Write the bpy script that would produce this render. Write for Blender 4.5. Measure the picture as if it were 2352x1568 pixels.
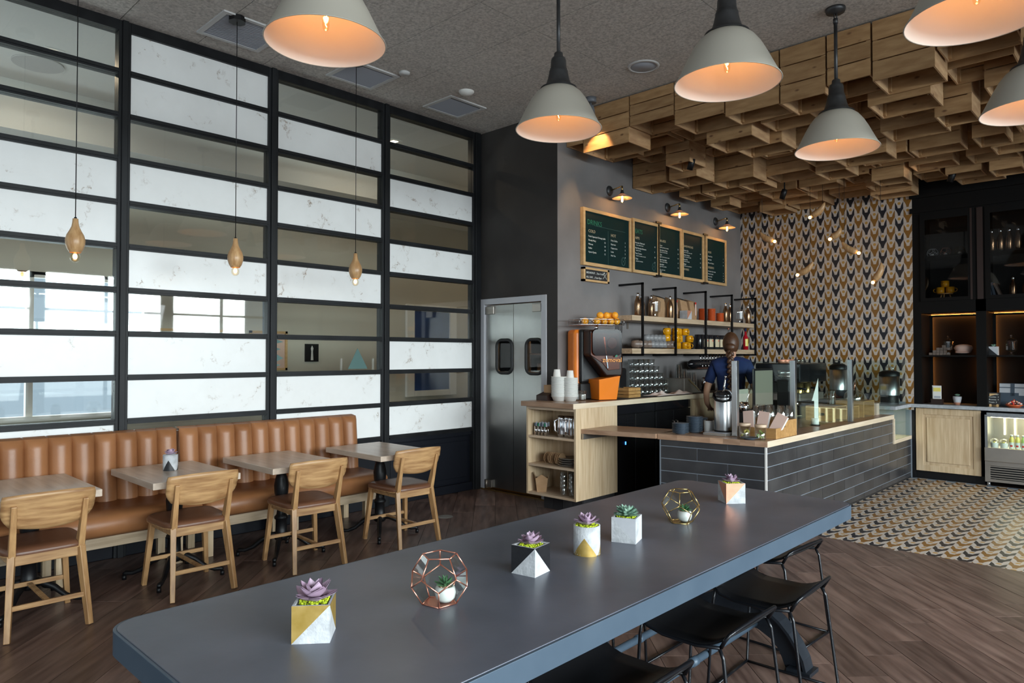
import bpy, bmesh, math, random
from mathutils import Vector, Matrix
for o in list(bpy.data.objects): bpy.data.objects.remove(o)
S = bpy.context.scene
COL = S.collection
random.seed(7)
PI = math.pi
R_ = math.radians

# ------------------------------------------------------------------ camera
pitch = math.atan(31/1598.0); yaw = math.atan(1524/1598.0)
fw = Vector((-math.sin(yaw)*math.cos(pitch), math.cos(yaw)*math.cos(pitch), math.sin(pitch)))
cd = bpy.data.cameras.new('camera'); cam = bpy.data.objects.new('camera', cd); COL.objects.link(cam)
cam.location = (0, 0, 1.5); cam.rotation_euler = fw.to_track_quat('-Z', 'Y').to_euler()
cd.sensor_width = 36; cd.lens = 1598/2352*36; cd.clip_start = .05; cd.clip_end = 200
S.camera = cam
# ------------------------------------------------------------------ world, light, exposure
W = bpy.data.worlds.new('sky'); S.world = W; W.use_nodes = True
W.node_tree.nodes['Background'].inputs[0].default_value = (.62, .78, 1, 1)
W.node_tree.nodes['Background'].inputs[1].default_value = .9
S.view_settings.view_transform = 'Standard'; S.view_settings.look = 'None'
S.view_settings.gamma = 1; S.view_settings.use_curve_mapping = False
S.view_settings.exposure = 0.0
S.cycles.use_denoising = True
try: S.cycles.denoiser = 'OPENIMAGEDENOISE'
except Exception: pass
S.cycles.max_bounces = 8; S.cycles.transparent_max_bounces = 16; S.cycles.glossy_bounces = 4
S.cycles.transmission_bounces = 8; S.cycles.diffuse_bounces = 4
S.cycles.sample_clamp_indirect = 4; S.cycles.caustics_reflective = False; S.cycles.caustics_refractive = False
S.cycles.use_adaptive_sampling = True

def area(name, loc, target, sx, sy, power, col):
    l = bpy.data.lights.new(name, 'AREA'); l.shape = 'RECTANGLE'; l.size = sx; l.size_y = sy
    l.energy = power; l.color = col
    o = bpy.data.objects.new(name, l); COL.objects.link(o); o.location = loc
    d = Vector(target)-Vector(loc); o.rotation_euler = d.to_track_quat('-Z', 'Y').to_euler()
    return o
DAY = (.87, .935, 1.0)
# daylight through the shopfront windows on the right hand wall and behind the photographer
for i, yc in enumerate((-2.6, -.2, 2.2)): area('window_daylight', (4.75, yc, 1.60), (0, yc, -.55), 2.1, 2.2, 50, DAY)
# open sky across the street, above the roofs opposite
area('sky_daylight', (9.5, 1.4, 4.1), (0, 1.4, 4.1), 17, 4.3, 8000, DAY)
area('window_daylight', (4.75, 4.6, 1.60), (0, 4.6, -1.0), 2.1, 2.2, 50, DAY)
for xc in (-4.6, -2.2, .2, 2.6):
    area('window_daylight', (xc, -4.25, 1.55), (xc, 0, 1.45), 2.1, 2.3, 13, DAY)
# daylight into the room behind the glass partition
area('window_daylight', (-8.75, .6, 1.6), (-6, .6, 1.6), 4.2, 1.5, 70, (.85, .93, 1))
area('window_daylight', (-7.2, -3.85, 2.2), (-7.2, 2, 2.0), 2.2, 2.6, 80, (.88, .94, 1))
def point(name, loc, power, col, r=.03, parent=None):
    l = bpy.data.lights.new(name, 'POINT'); l.energy = power; l.color = col; l.shadow_soft_size = r
    o = bpy.data.objects.new(name, l); COL.objects.link(o); o.location = loc; o.parent = parent
    return o
WARM = (1, .50, .17)

# ------------------------------------------------------------------ materials
MAT = {}
def nn(nt, t, **k):
    n = nt.nodes.new(t)
    for a, b in k.items(): setattr(n, a, b)
    return n
def mat(name, col, rough=.5, metal=0, col2=None, nscale=8, ndetail=4, stretch=(1, 1, 1), rot=0, bump=0, bscale=None,
        rvar=0, hue=0, emit=None, estr=0, coat=0, thr=(.3, .7), trans=0, ior=1.45, spec=None):
    if name in MAT: return MAT[name]
    m = bpy.data.materials.new(name); m.use_nodes = True; nt = m.node_tree; L = nt.links.new
    b = nt.nodes['Principled BSDF']
    b.inputs['Base Color'].default_value = (*col, 1); b.inputs['Roughness'].default_value = rough
    b.inputs['Metallic'].default_value = metal
    if spec is not None: b.inputs['Specular IOR Level'].default_value = spec
    if coat: b.inputs['Coat Weight'].default_value = coat; b.inputs['Coat Roughness'].default_value = .15
    if trans: b.inputs['Transmission Weight'].default_value = trans; b.inputs['IOR'].default_value = ior
    if emit: b.inputs['Emission Color'].default_value = (*emit, 1); b.inputs['Emission Strength'].default_value = estr
    tc = nn(nt, 'ShaderNodeTexCoord'); mp = nn(nt, 'ShaderNodeMapping')
    mp.inputs['Scale'].default_value = stretch; mp.inputs['Rotation'].default_value = (0, 0, rot)
    L(tc.outputs['Object'], mp.inputs[0])
    oi = nn(nt, 'ShaderNodeObjectInfo')
    n1 = nn(nt, 'ShaderNodeTexNoise'); n1.noise_dimensions = '4D'
    n1.inputs['Scale'].default_value = nscale; n1.inputs['Detail'].default_value = ndetail
    mul = nn(nt, 'ShaderNodeMath', operation='MULTIPLY'); mul.inputs[1].default_value = 9
    L(oi.outputs['Random'], mul.inputs[0]); L(mul.outputs[0], n1.inputs['W'])
    L(mp.outputs[0], n1.inputs['Vector'])
    out = None
    if col2:
        cr = nn(nt, 'ShaderNodeValToRGB'); e = cr.color_ramp.elements
        e[0].position = thr[0]; e[1].position = thr[1]; e[0].color = (*col, 1); e[1].color = (*col2, 1)
        L(n1.outputs['Fac'], cr.inputs[0]); out = cr.outputs[0]
    if hue:
        hs = nn(nt, 'ShaderNodeHueSaturation')
        if out: L(out, hs.inputs['Color'])
        else: hs.inputs['Color'].default_value = (*col, 1)
        mr = nn(nt, 'ShaderNodeMapRange'); mr.inputs[3].default_value = 1-hue; mr.inputs[4].default_value = 1+hue
        L(oi.outputs['Random'], mr.inputs[0]); L(mr.outputs[0], hs.inputs['Value']); out = hs.outputs[0]
    if out: L(out, b.inputs['Base Color'])
    if rvar:
        mr = nn(nt, 'ShaderNodeMapRange'); mr.inputs[3].default_value = max(.03, rough-rvar); mr.inputs[4].default_value = rough+rvar
        n3 = nn(nt, 'ShaderNodeTexNoise'); n3.inputs['Scale'].default_value = nscale*.6; n3.inputs['Detail'].default_value = 6
        L(mp.outputs[0], n3.inputs['Vector']); L(n3.outputs['Fac'], mr.inputs[0]); L(mr.outputs[0], b.inputs['Roughness'])
    if bump:
        n2 = n1
        if bscale:
            n2 = nn(nt, 'ShaderNodeTexNoise'); n2.inputs['Scale'].default_value = bscale; n2.inputs['Detail'].default_value = 5
            L(mp.outputs[0], n2.inputs['Vector'])
        bp = nn(nt, 'ShaderNodeBump'); bp.inputs['Strength'].default_value = bump; bp.inputs['Distance'].default_value = .01
        L(n2.outputs['Fac'], bp.inputs['Height']); L(bp.outputs[0], b.inputs['Normal'])
    MAT[name] = m; return m
def wood(name, c1, c2, stretch, rough=.45, rot=0, hue=.08, nscale=3, **k):
    return mat(name, c1, rough, col2=c2, nscale=nscale, ndetail=8, stretch=stretch, rot=rot, bump=.12, hue=hue, thr=(.35, .65), **k)
def glassy(name, tint=(.95, .98, .97), fac=.06, rough=.02, refl=(1, 1, 1), gr=.75):
    if name in MAT: return MAT[name]
    m = bpy.data.materials.new(name); m.use_nodes = True; nt = m.node_tree; nt.nodes.clear(); L = nt.links.new
    o = nn(nt, 'ShaderNodeOutputMaterial'); t = nn(nt, 'ShaderNodeBsdfTransparent'); g = nn(nt, 'ShaderNodeBsdfGlossy')
    t.inputs[0].default_value = (*tint, 1); g.inputs['Roughness'].default_value = rough; g.inputs[0].default_value = (*refl, 1)
    fr = nn(nt, 'ShaderNodeLayerWeight'); fr.inputs[0].default_value = .5
    pw = nn(nt, 'ShaderNodeMath', operation='POWER'); pw.inputs[1].default_value = 4.5; L(fr.outputs['Facing'], pw.inputs[0])
    ad = nn(nt, 'ShaderNodeMath', operation='MULTIPLY_ADD'); ad.inputs[1].default_value = gr; ad.inputs[2].default_value = fac; ad.use_clamp = True
    L(pw.outputs[0], ad.inputs[0]); mx = nn(nt, 'ShaderNodeMixShader')
    L(ad.outputs[0], mx.inputs[0]); L(t.outputs[0], mx.inputs[1]); L(g.outputs[0], mx.inputs[2]); L(mx.outputs[0], o.inputs[0])
    MAT[name] = m; return m
def glow(name, col, strength):
    if name in MAT: return MAT[name]
    m = bpy.data.materials.new(name); m.use_nodes = True; nt = m.node_tree; nt.nodes.clear()
    o = nn(nt, 'ShaderNodeOutputMaterial'); e = nn(nt, 'ShaderNodeEmission')
    e.inputs[0].default_value = (*col, 1); e.inputs[1].default_value = strength
    nt.links.new(e.outputs[0], o.inputs[0]); MAT[name] = m; return m

m_steel_black = mat('blackened_steel', (.006, .006, .007), .45, .1, col2=(.012, .0125, .014), nscale=10, rvar=.1, spec=.2)
m_mullion = mat('mullion_steel', (.005, .0053, .006), .46, 0, col2=(.015, .016, .018), nscale=4, stretch=(1, 1, .5), rvar=.1, spec=.22)
m_base_panel = mat('dark_base_panel', (.0025, .0035, .007), .5, col2=(.004, .005, .009), nscale=2, rvar=.08, spec=.25)
m_plaster_dark = mat('dark_plaster', (.036, .032, .030), .85, col2=(.056, .051, .048), nscale=1.6, ndetail=8, bump=.15, bscale=20, spec=.25)
m_plaster_grey = mat('trowelled_plaster', (.135, .125, .124), .62, col2=(.235, .222, .220), nscale=1.3, ndetail=9, bump=.2, bscale=9, rvar=.1)
m_ceiling = mat('fibre_board', (.37, .335, .305), .95, col2=(.66, .605, .555), nscale=55, ndetail=10, bump=.5, bscale=90, thr=(.3, .62), hue=.02)
m_groove = mat('joint_shadow', (.02, .019, .018), .9)
m_plank = wood('dark_floor_plank', (.080, .046, .037), (.185, .118, .096), (1.3, 11, 1), .34, hue=.26, nscale=2.2, rvar=.1)
m_floor = wood('dark_floor_base', (.03, .017, .013), (.06, .034, .025), (1, 8, 1), .4, rot=-R_(135))
m_white = mat('white_paint', (.80, .79, .76), .55)
m_offwhite = mat('beige_paint', (.55, .52, .45), .7, col2=(.59, .56, .49), nscale=1)
m_frame_white = mat('grey_white_frame_paint', (.46, .46, .49), .45)
m_stainless = mat('brushed_steel', (.42, .43, .44), .30, 1, col2=(.55, .56, .57), nscale=3, stretch=(30, 30, .6), rvar=.08, bump=.02)
m_steel_dull = mat('dull_steel', (.36, .33, .30), .42, .9, col2=(.46, .42, .38), nscale=4, rvar=.06)
m_doorsteel = mat('swing_door_steel', (.30, .295, .285), .36, 1, col2=(.38, .375, .36), nscale=2.5, stretch=(1.2, 1, 1), rvar=.08)
m_chrome = mat('chrome', (.78, .78, .80), .09, 1)
m_black = mat('black_satin', (.005, .005, .006), .42, spec=.35)
m_black_metal = mat('black_metal_rod', (.008, .009, .012), .28, .3)
m_blackgloss = mat('black_gloss', (.010, .010, .012), .12)
m_rubber = mat('black_rubber', (.012, .012, .013), .6)
m_leather = mat('tan_leather', (.235, .093, .034), .40, col2=(.37, .160, .066), nscale=2.6, ndetail=7, bump=.08, bscale=70, rvar=.08)
m_leather_dark = mat('brown_leather', (.115, .047, .024), .36, col2=(.17, .073, .038), nscale=4, bump=.06, bscale=80)
m_oak_x = wood('pale_oak_x', (.50, .36, .24), (.62, .47, .34), (1.2, 16, 16))
m_oak_y = wood('pale_oak_y', (.42, .31, .20), (.60, .46, .32), (16, 1.2, 16))
m_oak_z = wood('pale_oak_z', (.47, .335, .20), (.62, .475, .315), (14, 14, 1.0))
m_chair = wood('honey_oak', (.27, .135, .055), (.49, .29, .13), (10, 1.6, 16), .42)
m_chair_z = wood('honey_oak_upright', (.31, .16, .065), (.46, .265, .115), (16, 16, 1.5), .42)
m_tabletop = wood('washed_oak_top', (.46, .36, .28), (.60, .49, .40), (1.0, 11, 11), .28)
m_pine = wood('knotty_pine', (.315, .17, .070), (.45, .27, .125), (2, 9, 9), .6, hue=.14)
m_pine_y = wood('knotty_pine_y', (.36, .20, .10), (.50, .32, .17), (9, 2, 9), .6, hue=.14)
m_bamboo = wood('bamboo', (.37, .19, .062), (.50, .28, .105), (3, 12, 12), .4)
m_butcher = wood('butcher_block', (.33, .19, .115), (.50, .32, .21), (1.5, 9, 9), .3, hue=.25)
m_bar_edge = wood('bar_edge_maple', (.62, .50, .36), (.72, .60, .46), (12, 1, 12), .4, hue=.04)
m_zinc = mat('zinc_sheet', (.060, .067, .090), .34, .1, col2=(.150, .160, .20), nscale=2.4, ndetail=9, rvar=.05, bump=.015, bscale=40, thr=(.25, .75))
m_edge_blue = mat('grey_painted_steel', (.050, .078, .112), .45, .1, col2=(.062, .092, .128), nscale=9)
m_ironblue = mat('dark_cast_iron', (.018, .022, .030), .36, .5, col2=(.03, .036, .046), nscale=9)
m_tile_dark = mat('charcoal_tile', (.020, .020, .023), .32, col2=(.052, .050, .052), nscale=3.2, ndetail=7, hue=.25, rvar=.12, bump=.05, bscale=30)
m_grout = mat('pale_grout', (.20, .23, .27), .8)
m_concrete = mat('cast_concrete', (.36, .37, .385), .75, col2=(.58, .59, .61), nscale=28, ndetail=8, bump=.25, bscale=120)
m_concrete_lt = mat('smooth_concrete', (.45, .46, .49), .7, col2=(.54, .55, .58), nscale=14, bump=.1)
m_goldpaint = mat('gold_paint', (.42, .27, .055), .42, .55, col2=(.56, .38, .12), nscale=30)
m_copperpaint = mat('copper_paint', (.62, .26, .16), .42, .35, col2=(.70, .33, .21), nscale=30)
m_blackpaint = mat('black_paint', (.010, .010, .012), .35, col2=(.018, .018, .020), nscale=90)
m_opal = bpy.data.materials.new('opal_glass'); m_opal.use_nodes = True; _n = m_opal.node_tree; _n.nodes.clear()
_o = nn(_n, 'ShaderNodeOutputMaterial'); _d = nn(_n, 'ShaderNodeBsdfDiffuse'); _t = nn(_n, 'ShaderNodeBsdfTranslucent'); _m = nn(_n, 'ShaderNodeMixShader')
_d.inputs[0].default_value = (.75, .68, .60, 1); _t.inputs[0].default_value = (.85, .62, .48, 1); _m.inputs[0].default_value = .55
_n.links.new(_d.outputs[0], _m.inputs[1]); _n.links.new(_t.outputs[0], _m.inputs[2]); _n.links.new(_m.outputs[0], _o.inputs[0])
m_copper = mat('copper_wire', (.78, .34, .24), .28, .9)
m_brass = mat('brass_wire', (.62, .43, .17), .26, .95)
m_purple = mat('purple_leaf', (.17, .085, .145), .40, col2=(.50, .36, .47), nscale=14, thr=(.25, .6))
m_green = mat('pale_green_leaf', (.13, .27, .19), .45, col2=(.33, .48, .38), nscale=16)
m_dkgreen = mat('deep_green_leaf', (.03, .12, .05), .4, col2=(.10, .24, .10), nscale=16)
m_moss = mat('lime_moss', (.30, .40, .01), .9, col2=(.58, .66, .03), nscale=60, bump=.6)
m_ceramic = mat('white_ceramic', (.74, .74, .72), .3)
m_gravel = mat('tan_gravel', (.32, .22, .12), .9, col2=(.62, .50, .34), nscale=90, bump=.8)
m_shade_out = mat('cream_enamel', (.46, .425, .36), .40, col2=(.50, .46, .39), nscale=3)
m_shade_in = mat('white_enamel_inside', (.84, .74, .66), .55)
m_neck = mat('galvanised_neck', (.045, .045, .047), .42, .6, col2=(.085, .085, .088), nscale=12)
m_turned = wood('turned_ash', (.42, .225, .095), (.60, .37, .18), (16, 16, 2.5), .35)
m_bulbglass = glassy('bulb_glass', (1, .93, .80), .05)
m_filament = glow('filament', (1, .55, .18), 45)
m_filament_soft = glow('bulb_glow', (1, .60, .24), 14)
m_orange = mat('orange_plastic', (.78, .20, .012), .35)
m_smoked = glassy('smoked_cover', (.22, .085, .05), .012, .12, gr=.12)
m_pane = glassy('partition_glass', (.93, .95, .93), .05)
m_guard = glassy('guard_glass', (.92, .975, .955), .022, gr=.28)
m_glass = glassy('clear_glassware', (.96, .975, .975), .15, .06)
m_darkpane = glassy('cabinet_glass', (.80, .80, .80), .03)
m_orangefruit = mat('orange_peel', (.85, .33, .02), .45, col2=(.90, .42, .03), nscale=30, bump=.2)
m_yellowmug = mat('yellow_glaze', (.72, .33, .008), .2)
m_greymug = mat('grey_glaze', (.22, .22, .225), .4)
m_browncup = mat('taupe_glaze', (.17, .125, .10), .35)
m_orangeplate = mat('coral_cup', (.68, .13, .03), .35)
m_plateblue = mat('slate_stoneware', (.062, .085, .115), .42)
m_paper = mat('white_paper', (.74, .73, .70), .8)
m_pinkpaper = mat('blush_card', (.66, .47, .40), .7)
m_kraft = mat('kraft_paper', (.36, .21, .105), .8, col2=(.42, .26, .14), nscale=20)
m_red = mat('red_print', (.60, .04, .03), .6)
m_navy = mat('navy_cotton', (.002, .012, .062), .85, col2=(.005, .022, .10), nscale=14, bump=.3)
m_apron = mat('charcoal_apron', (.02, .022, .035), .85)
m_denim = mat('grey_trousers', (.13, .14, .16), .85)
m_skin = mat('skin', (.50, .27, .18), .5)
m_hair = mat('auburn_hair', (.045, .018, .009), .45, col2=(.10, .043, .018), nscale=30, stretch=(6, 6, 1))
m_stone = mat('grey_stone_slab', (.30, .32, .35), .35, col2=(.48, .50, .53), nscale=30, ndetail=8)
m_darkwood = mat('black_brown_cabinet', (.002, .0018, .0018), .6, col2=(.0035, .0026, .0022), nscale=4, spec=.18)
m_brownwood = mat('dark_walnut_stile', (.022, .009, .006), .45)
m_recess = mat('recess_back', (.018, .016, .014), .9, spec=.1)
m_mesh = mat('dark_mesh_back', (.012, .013, .012), .6, col2=(.022, .022, .02), nscale=120)
m_led = glow('warm_strip', (1, .38, .08), 34)
m_coollight = glow('case_light', (1, .86, .55), 9)
m_board = mat('dark_green_menu', (.0012, .019, .020), .5, spec=.2)
m_boardwood = wood('menu_frame_pine', (.55, .34, .15), (.66, .44, .22), (9, 3, 9), .5)
m_chalk = mat('chalkboard', (.018, .018, .020), .6)
m_letter = mat('white_lettering', (.75, .78, .74), .6)
m_letter_green = mat('green_lettering', (.02, .20, .11), .6)
m_letter_gold = mat('cream_lettering', (.55, .46, .30), .6)
m_cloth = mat('blush_cloth', (.60, .48, .46), .9, bump=.2, bscale=60)
m_lime = mat('lime_flesh', (.36, .58, .09), .4, col2=(.62, .74, .30), nscale=25)
m_lemon = mat('lemon_flesh', (.78, .66, .16), .4)
m_blue = mat('cobalt_canvas', (.012, .045, .17), .5, col2=(.02, .07, .24), nscale=3)
m_teal = mat('teal_vinyl', (.06, .13, .12), .5)
m_floor2 = mat('back_room_floor', (.10, .08, .065), .35)
m_magenta = mat('red_spirit', (.45, .01, .02), .1)
m_bronze = mat('bronze_bottle', (.33, .20, .115), .22, .95)
m_vent = mat('vent_blade_paint', (.40, .42, .47), .5)
m_disc = mat('ceiling_disc_paint', (.58, .57, .56), .6)

def marble():
    m = mat('veined_marble', (.80, .80, .79), .28); nt = m.node_tree; L = nt.links.new; b = nt.nodes['Principled BSDF']
    tc = nn(nt, 'ShaderNodeTexCoord'); oi = nn(nt, 'ShaderNodeObjectInfo')
    mu = nn(nt, 'ShaderNodeVectorMath', operation='SCALE'); mu.inputs['Scale'].default_value = 17
    cx = nn(nt, 'ShaderNodeCombineXYZ'); L(oi.outputs['Random'], cx.inputs[0]); L(oi.outputs['Random'], cx.inputs[1]); L(cx.outputs[0], mu.inputs[0])
    ad = nn(nt, 'ShaderNodeVectorMath', operation='ADD'); L(tc.outputs['Object'], ad.inputs[0]); L(mu.outputs[0], ad.inputs[1])
    def ns(sc, det, ro=.6):
        n = nn(nt, 'ShaderNodeTexNoise'); n.inputs['Scale'].default_value = sc; n.inputs['Detail'].default_value = det; n.inputs['Roughness'].default_value = ro
        L(ad.outputs[0], n.inputs['Vector']); return n
    n1 = ns(2.1, 8, .62); n2 = ns(5, 3); n3 = ns(28, 4, .7)
    sb = nn(nt, 'ShaderNodeMath', operation='SUBTRACT'); sb.inputs[1].default_value = .5; L(n1.outputs['Fac'], sb.inputs[0])
    ab = nn(nt, 'ShaderNodeMath', operation='ABSOLUTE'); L(sb.outputs[0], ab.inputs[0])
    vein = nn(nt, 'ShaderNodeMapRange'); vein.inputs[1].default_value = 0; vein.inputs[2].default_value = .015; vein.inputs[3].default_value = 1; vein.inputs[4].default_value = 0
    L(ab.outputs[0], vein.inputs[0])
    gate = nn(nt, 'ShaderNodeMapRange'); gate.inputs[1].default_value = .50; gate.inputs[2].default_value = .66; L(n2.outputs['Fac'], gate.inputs[0])
    g2 = nn(nt, 'ShaderNodeMapRange'); g2.inputs[1].default_value = .42; g2.inputs[2].default_value = .6; L(n3.outputs['Fac'], g2.inputs[0])
    m1 = nn(nt, 'ShaderNodeMath', operation='MULTIPLY'); L(vein.outputs[0], m1.inputs[0]); L(gate.outputs[0], m1.inputs[1])
    m2 = nn(nt, 'ShaderNodeMath', operation='MULTIPLY'); L(m1.outputs[0], m2.inputs[0]); L(g2.outputs[0], m2.inputs[1])
    base = nn(nt, 'ShaderNodeMix'); base.data_type = 'RGBA'; base.inputs[6].default_value = (.86, .86, .85, 1); base.inputs[7].default_value = (.76, .755, .74, 1)
    L(n2.outputs['Fac'], base.inputs[0])
    fin = nn(nt, 'ShaderNodeMix'); fin.data_type = 'RGBA'; fin.inputs[7].default_value = (.22, .125, .06, 1)
    L(m2.outputs[0], fin.inputs[0]); L(base.outputs[2], fin.inputs[6]); L(fin.outputs[2], b.inputs['Base Color'])
    return m
def add_knots(m, sx, sy, sz):
    nt = m.node_tree; L = nt.links.new; b = nt.nodes['Principled BSDF']; src = b.inputs['Base Color'].links[0].from_socket
    tc = nn(nt, 'ShaderNodeTexCoord'); oi = nn(nt, 'ShaderNodeObjectInfo'); mp = nn(nt, 'ShaderNodeMapping'); mp.inputs['Scale'].default_value = (sx, sy, sz)
    cb = nn(nt, 'ShaderNodeCombineXYZ'); mu = nn(nt, 'ShaderNodeMath', operation='MULTIPLY'); mu.inputs[1].default_value = 37; L(oi.outputs['Random'], mu.inputs[0])
    for i in range(3): L(mu.outputs[0], cb.inputs[i])
    L(cb.outputs[0], mp.inputs['Location']); L(tc.outputs['Object'], mp.inputs[0])
    v = nn(nt, 'ShaderNodeTexVoronoi'); v.inputs['Scale'].default_value = 1; L(mp.outputs[0], v.inputs['Vector'])
    r = nn(nt, 'ShaderNodeMapRange'); r.inputs[1].default_value = .05; r.inputs[2].default_value = .13; r.inputs[3].default_value = .85; r.inputs[4].default_value = 0; L(v.outputs['Distance'], r.inputs[0])
    k = nn(nt, 'ShaderNodeMix'); k.data_type = 'RGBA'; k.inputs[7].default_value = (.10, .035, .012, 1); L(r.outputs[0], k.inputs[0]); L(src, k.inputs[6]); L(k.outputs[2], b.inputs['Base Color'])
add_knots(m_pine, 5, 9, 10); add_knots(m_pine_y, 9, 5, 10)
m_marble = marble()

def bull_tile(name, dark, rough=.35):
    """printed cement tile: a forked dark figure under a pale cup with a gold dot; object x across, object y along"""
    m = mat(name, (.5, .5, .5), rough); nt = m.node_tree; L = nt.links.new; b = nt.nodes['Principled BSDF']
    tc = nn(nt, 'ShaderNodeTexCoord'); sp = nn(nt, 'ShaderNodeSeparateXYZ'); L(tc.outputs['UV'], sp.inputs[0])
    def mt(op, a, c=None, clamp=False):
        n = nn(nt, 'ShaderNodeMath', operation=op); n.use_clamp = clamp
        for i, v in enumerate((a, c)):
            if v is None: continue
            if isinstance(v, (int, float)): n.inputs[i].default_value = v
            else: L(v, n.inputs[i])
        return n.outputs[0]
    u = mt('ABSOLUTE', mt('DIVIDE', sp.outputs[0], .096)); v = mt('ADD', mt('DIVIDE', sp.outputs[1], .196), .5)
    p = mt('ADD', .145, mt('MULTIPLY', .36, mt('POWER', mt('DIVIDE', v, .43, True), 1.7)))
    body = mt('LESS_THAN', u, p)
    c = mt('ADD', .17, mt('MULTIPLY', .34, mt('POWER', mt('DIVIDE', mt('SUBTRACT', v, .49, True), .42, True), 1.5)))
    cup = mt('MULTIPLY', mt('LESS_THAN', u, c), mt('GREATER_THAN', v, .49))
    dk = mt('MULTIPLY', body, mt('SUBTRACT', 1, cup))
    du = mt('DIVIDE', u, .19); dv = mt('DIVIDE', mt('SUBTRACT', v, .80), .092)
    dot = mt('LESS_THAN', mt('ADD', mt('MULTIPLY', du, du), mt('MULTIPLY', dv, dv)), 1)
    a = nn(nt, 'ShaderNodeMix'); a.data_type = 'RGBA'; a.inputs[6].default_value = (.53, .455, .40, 1); a.inputs[7].default_value = (*dark, 1); L(dk, a.inputs[0])
    d = nn(nt, 'ShaderNodeMix'); d.data_type = 'RGBA'; d.inputs[7].default_value = (.46, .25, .055, 1); L(dot, d.inputs[0]); L(a.outputs[2], d.inputs[6])
    L(d.outputs[2], b.inputs['Base Color']); return m
m_bull_black = bull_tile('forked_tile_black', (.012, .012, .018))
m_bull_gold = bull_tile('forked_tile_ochre', (.235, .105, .016))

def tile_mesh(name, cells, mats, w=.049, h=.099, d=.012, flip=False):
    """printed tiles; the print is laid on by UV so that single and joined tiles match. cells: (x, y, material index)"""
    vs = []; fs = []; mi = []; uv = []
    for x, y, m_ in cells:
        k = len(vs)
        for z in (-d, 0): vs += [(x-w, y-h, z), (x+w, y-h, z), (x+w, y+h, z), (x-w, y+h, z)]
        for f in ((4, 5, 6, 7), (0, 1, 5, 4), (1, 2, 6, 5), (2, 3, 7, 6), (3, 0, 4, 7)):
            fs.append(tuple(k+i for i in f)); mi.append(m_); uv += [(vs[k+i][0]-x, (vs[k+i][1]-y)) for i in f]
    me = bpy.data.meshes.new(name); me.from_pydata(vs, [], fs); me.update()
    for q in mats: me.materials.append(q)
    me.polygons.foreach_set('material_index', mi)
    l = me.uv_layers.new(name='print'); l.data.foreach_set('uv', [c for p in uv for c in p]); return me
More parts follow.
